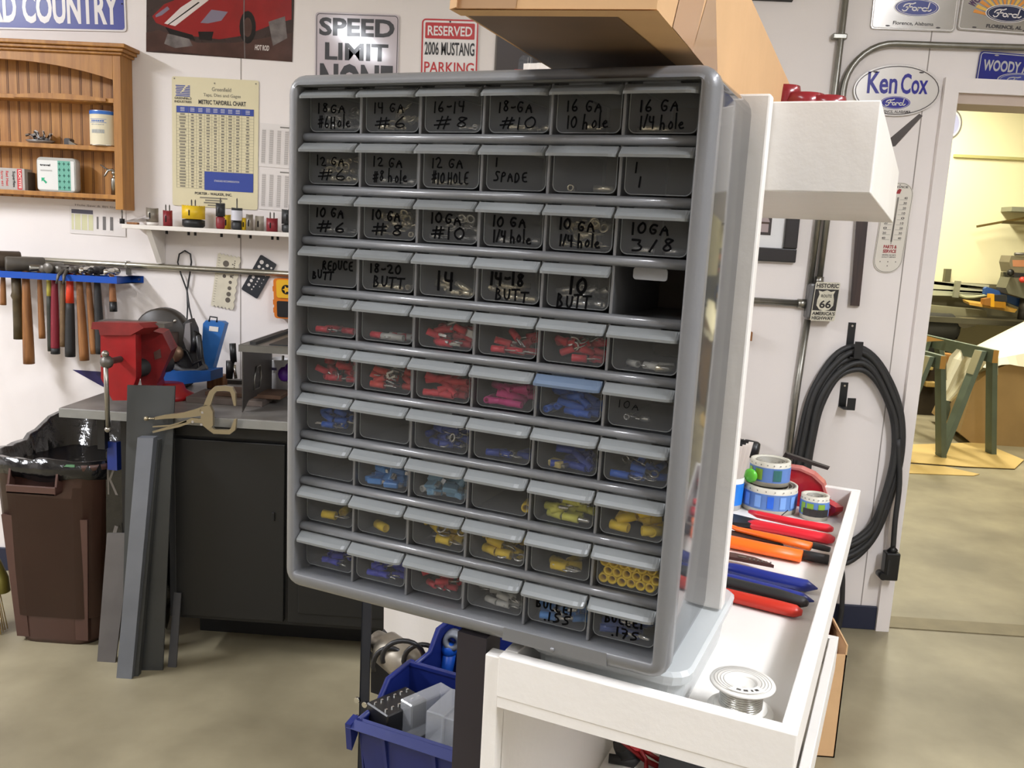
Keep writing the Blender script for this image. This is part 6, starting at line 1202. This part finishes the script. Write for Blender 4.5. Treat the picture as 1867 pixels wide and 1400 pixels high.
def bin_(x0, x1, y0, y1, z0, h, lb):
    t2 = ct('parts_bin', lb, 'parts bin', (x0 + x1)/2, y0, z0 + .0005, 0, 'blue bins on the steel shelving'); mt = mat('bin_blue', (20, 34, 100), .42)
    w2 = (x1 - x0)/2; D = y1 - y0; tk = .003
    m = MB(); m.ab((-w2*.9, .02, 0), (w2*.9, D, tk)); m.hexa([V((-w2*.9, .02, 0)), V((w2*.9, .02, 0)), V((w2*.9, .02 + tk, 0)), V((-w2*.9, .02 + tk, 0)), V((-w2, 0, h)), V((w2, 0, h)), V((w2, tk, h)), V((-w2, tk, h))])
    for sx in (-1, 1):
        pr = [(.02, 0), (D, 0), (D, h*1.25), (D*.55, h*1.25), (D*.35, h), (0, h)]; m.prism(pr, (sx*w2*.95, 0, 0), (0, 1, 0), (0, 0, 1), (sx, 0, 0), tk)
    m.ab((-w2*.95, D - tk, 0), (w2*.95, D, h*1.25)); m.build('body', mt, t2)
    m = MB(); m.hexa([V((-w2 - .012, -.010, h - .012)), V((w2 + .012, -.010, h - .012)), V((w2, .004, h)), V((-w2, .004, h)), V((-w2 - .012, -.012, h - .010)), V((w2 + .012, -.012, h - .010)), V((w2, .004, h + .003)), V((-w2, .004, h + .003))])
    for sx in (-1, 1):
        pr = [(0, h), (D*.35, h), (D*.55, h*1.25), (D, h*1.25)]; m.tube([V((sx*w2*.97, a, b)) for a, b in pr], .005, 6)
        m.prism([(-.012, h - .004), (.01, h + .001), (.01, h - .03), (-.006, h - .05)], (sx*(w2 + .004), 0, 0), (0, 1, 0), (0, 0, 1), (sx, 0, 0), .010)
    m.ab((-w2*.97, D - .006, h*1.25 - .003), (w2*.97, D, h*1.25 + .003)); m.build('rim', mt, t2)
    for sx in (-.55, .25): m = MB(); m.hexa([V((sx*w2*1.0 - .003, .019, .005)), V((sx*w2 + .003, .019, .005)), V((sx*w2 + .003, .024, .005)), V((sx*w2 - .003, .024, .005)), V((sx*w2 - .003, -.004, h - .014)), V((sx*w2 + .003, -.004, h - .014)), V((sx*w2 + .003, .002, h - .014)), V((sx*w2 - .003, .002, h - .014))]); m.build('rib', mt, t2)
    return t2
bin_(-.192, .03, .415, .565, SZ, .125, 'front blue bin with clear boxes in it')
bin_(-.200, .03, .60, .74, SZ, .135, 'rear blue bin behind the bin of clear boxes')
# small boxes in the front bin
MBx = mat('clear_box', (196, 200, 206), .12, trans=.62)
def cbox(px, py, sx, sy, sz_, rz, tilt, mt, lb, z, peg=False):
    p = wz(px, py, z) + cd*.035; o_ = V((p.x, p.y, SZ + .006)); m = MB(); m.box((0, 0, sz_/2), (sx, sy, sz_), 0, .002, seg=1); m.box((0, 0, sz_*.62), (sx + .002, sy + .002, .002), 0)
    if peg:
        for i in range(6):
            for j in range(2): m.box((-sx*.25 + j*sx*.5, -sy*.4 + i*sy*.16, sz_), (.003, .004, .006), 1)
    o = m.build('clear_case' if not peg else 'punch_block', [mt, M_chrome]); o.location = o_ ; o.rotation_euler = (R(tilt), 0, YC + R(rz)); return tag(o, lb, 'case')
cbox(702, 1302, .055, .080, .135, -20, 0, M_black, 'black block with rows of bright pins in the front blue bin', .70, True)
cbox(757, 1305, .030, .085, .150, -20, 0, MBx, 'clear case leaning beside the black pin block', .70)
cbox(795, 1320, .032, .080, .150, 0, 0, MBx, 'clear case in the middle of the front blue bin', .70)
cbox(822, 1325, .030, .080, .145, 0, 0, MBx, 'clear case closest to the dark steel post', .70)
# air tool with its hose behind the bins
t = ct('air_tool', 'silver power tool with a coiled black lead behind the blue bins', 'power tool', -.25, .85, SZ)
a, b = wy(683, 1165, 1.66), wy(752, 1218, 1.60); m = MB(); m.lathe([(0, 0), (.02, 0), (.024, .02), (.034, .03), (.036, .09), (.030, .12), (0, .13)], a, (b - a)[:], 20); m.build('body', mat('cast_alloy', (158, 150, 136), .4, .6, noise=.2, nscale=30), t, True)
m = MB(); 
for k, (cx_, cy_, rx_, ry_) in enumerate(((735, 1200, 38, 32), (770, 1205, 34, 30), (710, 1215, 30, 34))): m.tube([wy(cx_ + rx_*math.cos(R(a_)), cy_ - ry_*math.sin(R(a_)), 1.56 + .02*k) for a_ in range(-30, 200, 15)], .005, 8)
m.build('lead', M_black, t, True)
m = MB(); A = [wy(x, y, 1.52) for x, y in ((724, 1240), (760, 1213), (768, 1218), (740, 1248), (726, 1252))]; m.loft([A, [p + V((.01, .02, 0)) for p in A]], smooth=False); m.build('trigger_guard', M_red, t, True)
m = MB(); A = [wy(x, y, 1.66) for x, y in ((676, 1185), (690, 1170), (716, 1200), (735, 1240), (700, 1270), (676, 1262))]; m.loft([A, [p + V((.0, .06, 0)) for p in A]], smooth=False); m.build('housing', M_dark, t, True)
m = MB(); c_ = wy(826, 1166, 1.52); m.lathe([(.009, -.012), (.017, -.012), (.018, 0), (.017, .012), (.009, .012)], c_, (cd - cu*.3)[:], 20, closed=True); m.cyl(c_ + V((-.004, 0, -.016)), c_ + V((-.016, 0, -.12)), .012, 12, 1); m.ball(c_ + V((-.006, 0, -.02)), .015, 1)
solo('knob_tool', m, [mat('knob_grey', (112, 116, 124), .35), M_blue], 'grey ring knob with a blue stem beside the dark steel post', 'knob')
m = MB(); A = [wy(x, y, 1.80) for x, y in ((700, 1090), (850, 1090), (850, 1330), (704, 1330))]; A[2].z = A[3].z = 0; m.loft([A, [p + V((.0, .02, 0)) for p in A]], smooth=False)
o = solo('white_board', m, M_white, 'white board standing behind the blue bins under the cabinet', 'board')
# ================================================================ coiled cable
t = thing('power_cable', 'thick black cable coiled on the wall hook with a square plug', 'cable', wy(1545, 1000, WY - .06))
M_cab2 = mat('cable_rubber', (44, 44, 44), .55, noise=.15, nscale=14)
outer = [(1560, 632), (1520, 650), (1480, 715), (1460, 790), (1448, 860), (1446, 930), (1465, 985), (1500, 1020), (1545, 1025), (1590, 985), (1620, 920), (1642, 840), (1645, 770), (1630, 710), (1598, 655)]
from itertools import cycle
def spl(P, n=5, closed=True):
    N = len(P); out = []
    for i in range(N if closed else N - 1):
        p0, p1, p2, p3 = (P[(i - 1) % N], P[i], P[(i + 1) % N], P[(i + 2) % N]) if closed else (P[max(i - 1, 0)], P[i], P[i + 1], P[min(i + 2, N - 1)])
        for k in range(n):
            u_ = k/n; out.append(tuple(.5*((2*b) + (c - a)*u_ + (2*a - 5*b + 4*c - d)*u_*u_ + (3*b - a - 3*c + d)*u_**3) for a, b, c, d in zip(p0, p1, p2, p3)))
    if not closed: out.append(P[-1])
    return out
ccx, ccy = 1550, 830
for k in range(5):
    s_ = (1.0, .93, .87, .80, .745)[k]; sy = (1.0, .955, .905, .86, .82)[k]; P = []
    for i, (x, y) in enumerate(outer):
        dx = x - ccx; dy = y - ccy
        P.append((ccx + dx*s_ + (6 if dx > 0 else 0)*k*.4, ccy + dy*(sy if dy > 0 else (1 - k*.052)) + (4 if i % 2 else -2)*(k % 2)))
    m = MB(); m.tube([wy(x, y, WY - .022 - .011*(k % 2) - .004*k) for x, y in spl(P)], .0112, 10, closed=True); m.build('turn', M_cab2, t, True)
m = MB(); m.tube([wy(x, y, WY - .055) for x, y in spl([(1638, 800), (1640, 880), (1632, 950), (1628, 1003)], 4, False)], .010, 10); m.build('tail', M_cab2, t, True)
a = wy(1623, 1030, WY - .06); m = MB(); m.ab((a.x - .028, a.y - .025, a.z - .055), (a.x + .026, a.y + .02, a.z + .055), bev=.006); m.cyl((a.x - .008, a.y, a.z + .05), (a.x + .012, a.y, a.z + .07), .014, 12); m.cyl((a.x - .03, a.y - .026, a.z - .04), (a.x - .03, a.y + .02, a.z - .04), .014, 12); m.build('plug', mat('plug_black', (24, 24, 25), .35), t, True)
MB().ab((a.x - .02, a.y - .027, a.z - .03), (a.x - .012, a.y - .0245, a.z + .03)).build('plug_rib', M_dark, t, True)
m = MB(); m.tube([wy(x, y, WY - .04) for x, y in spl([(1500, 1000), (1532, 1030), (1536, 1080), (1530, 1140), (1510, 1190)], 5, False)], .010, 8); m.build('tail', M_cab2, t, True)
a = wy(1352, 611, WY - .03); b = wy(1370, 611, WY - .03); m = MB(); m.ab((a.x - .30, WY - .05, a.z - .018), (b.x, WY - .002, a.z + .016), bev=.002); solo('wood_peg', m, M_hwood, 'short wooden peg on the wall beside the white board edge', 'peg')
# floor cardboard box beyond the cart
t = thing('cardboard_box', 'open cardboard box on the floor behind the cart', 'box', (.76, 2.52, 0))
m = MB(); x0, x1, y0, y1, h = .58, .905, 2.40, 2.72, .30; m.ab((x0, y0, 0), (x1, y1, .004))
for a_, b_ in (((x0, y0, 0), (x1, y0 + .004, h + .02)), ((x0, y1 - .004, 0), (x1, y1, h + .02)), ((x0, y0, 0), (x0 + .004, y1, h + .02)), ((x1 - .004, y0, 0), (x1, y1, h + .05))): m.ab(a_, b_)
m.build('body', M_card, t, True); m = MB(); m.hexa([V((x1 - .004, y0, h + .05)), V((x1, y0, h + .05)), V((x1, y1, h + .05)), V((x1 - .004, y1, h + .05)), V((x1 - .03, y0 + .06, h + .10)), V((x1 - .026, y0 + .06, h + .10)), V((x1 - .026, y1 - .03, h + .10)), V((x1 - .03, y1 - .03, h + .10))]); m.build('flap', M_card, t, True)
m = MB(); m.box((.80, 2.58, .20), (.16, .2, .38), bev=.01, M=None); solo('red_case', m, M_red, 'red case standing in the open floor carton', 'case', world=True)
m = MB(); m.tube([(.72, 2.5, .30), (.78, 2.52, .42), (.84, 2.50, .40), (.86, 2.45, .30)], .012, 8); solo('red_hose', m, mat('dusty_red_rubber', (126, 36, 40), .5), 'dusty red hose loop sticking out of the floor carton', 'hose')

# ================================================================ the room beyond the doorway
BW = 9.5; bz = .90
t = thing('workbench', 'dark bench along the cream wall of the back room', 'workbench', (4.5, 9.1, 0))
m = MB(); m.ab((2.2, 8.66, bz - .05), (8.5, 9.46, bz)); m.build('top', mat('annex_bench', (64, 60, 44), .4, noise=.2, nscale=3), t, True)
for x in (2.6, 5.0, 7.8): MB().ab((x, 8.75, 0), (x + .09, 8.85, bz - .05)).build('leg', M_dark, t, True)
MB().ab((2.2, 9.43, bz), (8.5, 9.46, 1.22)).build('backboard', mat('annex_back', (116, 110, 86), .5), t, True)
a = wy(1662, 592, 8.9); b = wy(1734, 600, 8.9)
t = thing('shop_vacuum', 'dark machine with a round housing under the back room bench', 'machine', (3.7, 9.0, 0))
m = MB(); c_ = wy(1690, 597, 8.85); m.lathe([(0, -.35), (.13, -.35), (.15, -.3), (.15, .22), (.10, .28), (0, .28)], c_, (1, 0, 0), 24); m.build('housing', M_dark, t, True); MB().ab((c_.x - .3, 8.75, 0), (c_.x + .2, 8.95, c_.z - .1)).build('base', M_blackm, t, True)
m = MB(); a = wy(1738, 568, 8.8); m.tube([wy(x, y, 8.75) for x, y in ((1728, 585), (1742, 588), (1750, 592), (1746, 610), (1743, 618))], .012, 6); solo('black_lead', m, M_black, 'black lead hanging under the back room bench', 'cord')
m = MB(); c_ = wy(1767, 590, 8.72); m.box(c_ + V((0, .03, .03)), (.13, .12, .05), bev=.01); m.prism([(-.12, .02), (.12, .04), (.06, -.02), (-.05, -.05), (-.09, -.03)], c_, (1, 0, 0), (0, 0, 1), (0, 1, 0), .08); solo('angle_grinder', m, mat('tool_grey', (92, 84, 62), .45), 'grey tool hung from the edge of the back room bench', 'tool')
# wall rails and stock on the back wall
def rail(nm, px0, py0, px1, py1, wd, mt, lb, cat, d_=.02, Y=BW):
    a, b = wy(px0, py0, Y), wy(px1, py1, Y); dd = (b - a).normalized(); n = V((0, -1, 0)).cross(dd)*wd/2; m = MB(); A = [a + n, b + n, b - n, a - n]; m.loft([A, [p + V((0, -d_, 0)) for p in A]], smooth=False)
    return solo(nm, m, mt, lb, cat)
Mrail = mat('slotted_steel', (112, 108, 84), .5, .4)
rail('wall_pipe', 1738, 284, 1905, 292, .028, mat('cream_pipe', (190, 182, 120), .45), 'cream pipe running across the back room wall', 'pipe', .03)
o = rail('slotted_rail', 1825, 382, 1890, 385, .045, mat('rail_grey', (150, 150, 130), .5, .3), 'slotted grey shelf arm on the back room wall', 'rail', .22)
rail('steel_rod', 1780, 413, 1880, 395, .022, mat('rusty_rod', (110, 90, 44), .5, .3), 'bent rusty rod lying on the wall arms', 'rod', .02, BW - .15)
rail('steel_rod', 1826, 405, 1890, 408, .028, mat('brown_rod', (84, 72, 40), .5, .3), 'thicker brown bar below the bent rod', 'rod', .03, BW - .15)
for (x0, y0, x1, y1, w_, c, lb) in ((1690, 514, 1830, 530, .03, (86, 82, 64), 'dark tube topmost on the back room stock rack'), (1690, 520, 1798, 527, .09, (206, 206, 180), 'wide pale sheet strip on the back room stock rack'), (1690, 529, 1795, 534, .035, (190, 192, 168), 'pale middle tube on the back room stock rack'), (1690, 535, 1790, 538, .03, (196, 196, 168), 'lowest pale tube on the back room stock rack')):
    rail('metal_stock', x0, y0, x1, y1, w_, mat('stock_%d_%d' % (c[0], int(w_*1000)), c, .4, .2), lb, 'metal stock', .05, BW - .12)
m = MB(); m.tube([wy(x, y, BW - .22) for x, y in ((1745, 537), (1760, 542), (1775, 542), (1800, 538), (1806, 537))], .014, 6); solo('white_cable', m, mat('pale_cable', (186, 186, 150), .5), 'pale sagging cable below the stock rack', 'cable')
rail('rack_bracket', 1726, 490, 1723, 515, .06, Mrail, 'left upright bracket above the stock rack', 'bracket', .05); rail('rack_bracket', 1831, 496, 1826, 528, .07, Mrail, 'right upright bracket beside the machine', 'bracket', .05)
rail('rack_bracket', 1745, 512, 1740, 542, .05, mat('rail_grey', 0), 'slotted arm holding the front of the stock rack', 'bracket', .04, BW - .24)
a = wy(1692, 560, 9.3); m = MB(); A = [wy(x, y, 9.05) for x, y in ((1690, 556), (1798, 566), (1800, 578), (1690, 575))]; m.loft([[p for p in A], [p + V((0, .25, .0)) for p in A]], smooth=False); solo('metal_box', m, mat('dull_zinc', (150, 146, 118), .4, .4), 'long dull metal tray on the back room bench', 'tray')
m = MB(); A = [wy(x, y, 8.95) for x, y in ((1766, 551), (1768, 556), (1850, 570), (1855, 564))]; m.loft([A, [p + V((0, .14, .02)) for p in A]], smooth=False); solo('wood_board', m, mat('yellow_pine', (196, 150, 64), .5), 'yellow pine board on the back room bench', 'board')
t = thing('spring_clamp', 'yellow and black clamp standing on the pine board', 'clamp', wy(1820, 562, 8.93))
for k, (pp_, mt) in enumerate(((((1807, 536), (1813, 536), (1813, 560), (1806, 559)), mat('clamp_yellow', (222, 162, 28), .4)), (((1813, 549), (1834, 551), (1834, 562), (1813, 560)), mat('clamp_amber', (170, 118, 24), .4)), (((1814, 538), (1836, 538), (1836, 550), (1814, 549)), M_dark), (((1795, 545), (1806, 543), (1806, 558), (1795, 556)), mat('clamp_brown', (150, 100, 40), .5)))):
    m = MB(); A = [wy(x, y, 8.90) for x, y in pp_]; m.loft([A, [p + V((0, .08, 0)) for p in A]], smooth=False); m.build(('frame', 'body', 'grip', 'block')[k], mt, t, True)
m = MB(); A = [wy(x, y, 9.05) for x, y in ((1796, 526), (1800, 523), (1890, 552), (1890, 572), (1830, 548), (1795, 536))]; m.loft([A, [p + V((0, .05, 0)) for p in A]], smooth=False); solo('blue_beam', m, mat('beam_blue', (48, 86, 150), .45), 'blue steel beam slanting behind the yellow clamp', 'beam')
t = thing('machine_head', 'grey drill press head with a red knob at the right edge of the doorway', 'machine', wy(1855, 540, 9.0))
for k, (pp_, mt) in enumerate(((((1834, 525), (1842, 506), (1890, 506), (1890, 545), (1870, 545), (1838, 535)), mat('cast_grey', (104, 102, 84), .5)), (((1840, 478), (1844, 466), (1890, 468), (1890, 500), (1844, 496)), mat('head_grey', (120, 112, 90), .5)), (((1846, 474), (1890, 474), (1890, 487), (1847, 486)), mat('faded_red_label', (186, 128, 92), .5)), (((1848, 497), (1890, 498), (1890, 508), (1850, 507)), M_dark))):
    m = MB(); A = [wy(x, y, 8.9 - .002*(k == 2)) for x, y in pp_]; m.loft([A, [p + V((0, .2, 0)) for p in A]], smooth=False); m.build(('casting', 'head', 'name_plate', 'belt_guard')[k], mt, t, True)
m = MB(); m.ball(wy(1864, 510, 8.86), .03); m.build('knob', mat('knob_red', (206, 60, 48), .4), t, True); MB().ball(wy(1842, 497, 8.86), .035).build('motor_knob', M_blackm, t, True); MB().cyl(wy(1850, 463, 8.9), wy(1890, 464, 8.9), .015, 8).build('bar', M_dsteel, t, True)
MB().cyl((wy(1870, 545, 9.0).x, 9.0, bz), (wy(1870, 545, 9.0).x, 9.0, wy(1870, 545, 9.0).z + .02), .05, 12).build('column', M_dsteel, t, True)
# oval sign just inside the doorway
c_ = wy(1734, 225, 9.45); m = MB(); F = Fr((c_.x, 9.498, c_.z), (1, 0, 0), (0, 0, 1), (0, -1, 0)); m.prism(ell(0, 0, .13, .155, 32), F.o, F.ex, F.ey, F.en, .004, 0); m.flat(ell(0, 0, .115, .138, 32), F, 1, .0045); m.flat(ell(0, 0, .10, .12, 32), F, 2, .005)
solo('oval_sign', m, [mat('oval_rim', (120, 116, 110), .4), M_white, mat('oval_lilac', (168, 170, 206), .4)], 'pale blue oval sign half hidden by the door casing in the back room', 'sign')
# sawhorses
M_saw = mat('sawhorse_green', (98, 112, 98), .55, noise=.15, nscale=8); M_pine = mat('raw_pine', (196, 150, 80), .6)
def sawhorse(x0, y0, x1, y1, h, lb, feet):
    t = thing('sawhorse', lb, 'sawhorse', ((x0 + x1)/2, (y0 + y1)/2, 0), 0, 'green sawhorses')
    d_ = V((x1 - x0, y1 - y0, 0)); L = d_.length; d_.normalize(); n = V((-d_.y, d_.x, 0)); a = V((x0, y0, 0))
    P_ = lambda s_, q_, z: a + d_*s_ + n*q_ + V((0, 0, z)); m = MB(); m.hexa([P_(s_, q_, z) for z in (h - .095, h) for s_, q_ in ((0, -.02), (L, -.02), (L, .02), (0, .02))], 0); m.build('top_rail', M_saw, t, True)
    m = MB(); m.hexa([P_(s_, q_, z) for z in (h - .094, h - .001) for s_, q_ in ((L, -.02), (L + .004, -.02), (L + .004, .02), (L, .02))]); m.build('cut_end', M_pine, t, True)
    for s_, q_ in feet:
        top = min(max(s_, .12), L - .12); sg = 1 if q_ > 0 else -1; wv = .045; m = MB()
        p0, p1 = P_(top, sg*.024, h - .02), P_(s_, q_, 0); ww = d_*wv; nn = n*.019*sg
        m.hexa([p1 - ww, p1 + ww, p1 + ww + nn*2, p1 - ww + nn*2, p0 - ww, p0 + ww, p0 + ww + nn*2, p0 - ww + nn*2]); l = m.build('leg', M_saw, t, True)
        m = MB(); q0 = p0.lerp(p1, .22); off = nn*2.1; m.hexa([q0 - ww*1.05 + nn*1.9, q0 + ww*1.05 + nn*1.9, q0 + ww*1.05 + off*1.05, q0 - ww*1.05 + off*1.05, p0 - ww*1.05 + nn*1.9, p0 + ww*1.05 + nn*1.9, p0 + ww*1.05 + off*1.05, p0 - ww*1.05 + off*1.05]); m.build('bracket', mat('bracket_zinc', (176, 172, 146), .45, .4), l, True)
f1 = wz(1718, 832, 0); f2 = wz(1802, 828, 0); md = (f1 + f2)/2; nr = wy(1812, 640, md.y - .02); hs = nr.z + .01; fr_ = wz(1672, 606, hs)
dd = V((nr.x - fr_.x, nr.y - fr_.y, 0)).normalized(); nr = nr + dd*.03; far = nr - dd*1.05; nn_ = V((-dd.y, dd.x, 0))
pj = lambda p, o_: ((p - V((o_.x, o_.y, 0))).dot(dd), (p - V((o_.x, o_.y, 0))).dot(nn_))
g1, g2 = pj(f1, far), pj(f2, far); FE = [(g1[0], g1[1]), (g2[0], g2[1]), (.12, -.22), (.12, .22)]
sawhorse(far.x, far.y, nr.x, nr.y, hs, 'green sawhorse fully seen through the doorway', FE)
sh = wz(1711, 834, 0) - f2
sawhorse(far.x + sh.x, far.y + sh.y, nr.x + sh.x, nr.y + sh.y, hs - .04, 'second green sawhorse mostly hidden by the door casing', FE)
m = MB(); A = [wy(1686, 611, 7.25), wy(1722, 621, 7.25), wy(1686, 623, 7.25)]; m.loft([A, [p + V((0, .03, 0)) for p in A]], smooth=False); solo('plywood_offcut', m, M_pine, 'pale plywood corner resting on the sawhorse', 'board')
# covered car: paper skirt and a white sheet
t = thing('covered_car', 'car covered with brown masking paper and a white sheet', 'car', (4.6, 7.6, 0))
ys0, ys1 = 7.08, 8.6
def prof(pix, Y): return [wy(x, y, Y) for x, y in pix]
sk = prof([(1750, 790), (1815, 845), (1835, 850), (1905, 820), (1990, 760), (1990, 620), (1905, 640), (1806, 676), (1776, 700)], ys0)
m = MB(); m.loft([sk, [p + V((.15, .9, -.22 if p.z > .3 else 0)) for p in sk]], smooth=False); m.build('masking_paper', mat('kraft_paper', (176, 146, 98), .65, noise=.12, nscale=4, bump=.15, bscale=5), t, True)
rc = random.Random(6)
top = [[], [], [], []]
n = 14
for k in range(n + 1):
    u_ = k/n; x = 1748 + (1990 - 1748)*u_; ytop = 648 - 66*min(1, u_*1.9)**.95; yl = 668 - 4*u_
    top[0].append(wy(x + 34*(1 - u_), yl + 3*math.sin(k*1.3), ys0 - .03)); top[1].append(wy(x + 26*(1 - u_), (ytop*.3 + yl*.7), ys0 + .02)); top[2].append(wy(x + 8*(1 - u_), ytop*.7 + yl*.3, ys0 + .5)); top[3].append(wy(x, ytop, ys0 + 1.4))
m = MB(); 
for r_ in range(3):
    for k in range(n): m.add([top[r_][k], top[r_][k + 1], top[r_ + 1][k + 1], top[r_ + 1][k]], [(0, 1, 2, 3)], 0, True)
M_sheet = mat('white_sheet', (232, 226, 200), .7, bump=.2, bscale=4)
m.build('sheet', M_sheet, t, True)
# hanging end of the sheet over the fender
A0 = [(1741, 640), (1765, 642), (1780, 645), (1774, 668), (1764, 690)]; fold = []
pts_out = [(1744, 636), (1731, 650), (1721, 678), (1712, 706), (1705, 726)]; pts_in = [(1806, 652), (1790, 672), (1770, 694), (1754, 714), (1735, 732)]
m = MB(); rowsP = []
for r0, ((xa_, ya_), (xb_, yb_)) in enumerate(zip(pts_out, pts_in)): rowsP.append([wy(xa_ + (xb_ - xa_)*k/8, ya_ + (yb_ - ya_)*k/8, 7.0 + .02*math.sin(k*1.7) + .03*k/8 - .12*r0/4) for k in range(9)])
for r_ in range(4):
    for k in range(8): m.add([rowsP[r_][k], rowsP[r_][k + 1], rowsP[r_ + 1][k + 1], rowsP[r_ + 1][k]], [(0, 1, 2, 3)], 0, True)
m.build('sheet_end', M_sheet, t, True)
m = MB(); c_ = wy(1735, 740, 7.5); m.lathe([(0, -.1), (.25, -.1), (.30, -.06), (.30, .12), (0, .12)], V((c_.x + .6, 7.6, .30)), (0, 1, 0), 24); m.build('wheel', M_black, t, True)
m = MB(); m.ab((c_.x - .0, 7.2, c_.z - .1), (c_.x + .25, 7.6, c_.z + .12)); m.build('bumper', mat('dark_brown', (60, 48, 36), .5), t, True)
# clutter under the bench beyond the sawhorse
m = MB(); a = wy(1695, 650, 8.6); m.ab((a.x - .3, 8.3, .0), (a.x + .25, 8.6, .55)); solo('low_rack', m, mat('rack_dark', (64, 54, 40), .6, noise=.5, nscale=5), 'dark low rack of odds and ends behind the sawhorse', 'rack')
for k, (x, y, c, lb) in enumerate(((1690, 662, (210, 190, 120), 'pale jar on the low dark rack'), (1722, 655, (170, 120, 60), 'tan block standing by the low dark rack'), (1695, 700, (190, 160, 96), 'tan box end on the low dark rack'))):
    p = wy(x, y, 8.28); m = MB(); m.box(p, (.10, .08, .12 if k < 2 else .05), bev=.01); solo(('jar', 'wood_block', 'small_box')[k], m, mat('clut_%d' % k, c, .5), lb, ('jar', 'block', 'box')[k])
# cardboard on the floor
def sheet(pix, z, lb):
    m = MB(); A = [wz(x, y, z) for x, y in pix]; m.loft([[p - V((0, 0, .004)) for p in A], A], smooth=False); return solo('cardboard_sheet', m, mat('floor_cardboard', (206, 176, 108), .7, noise=.1, nscale=3), lb, 'cardboard')
sheet([(1600, 812), (1790, 806), (1867, 838), (1850, 854), (1760, 850), (1600, 838)], .010, 'large flat cardboard sheet under the sawhorse')
sheet([(1600, 842), (1722, 850), (1786, 864), (1775, 867), (1600, 860)], .005, 'smaller cardboard sheet in front of the large one')
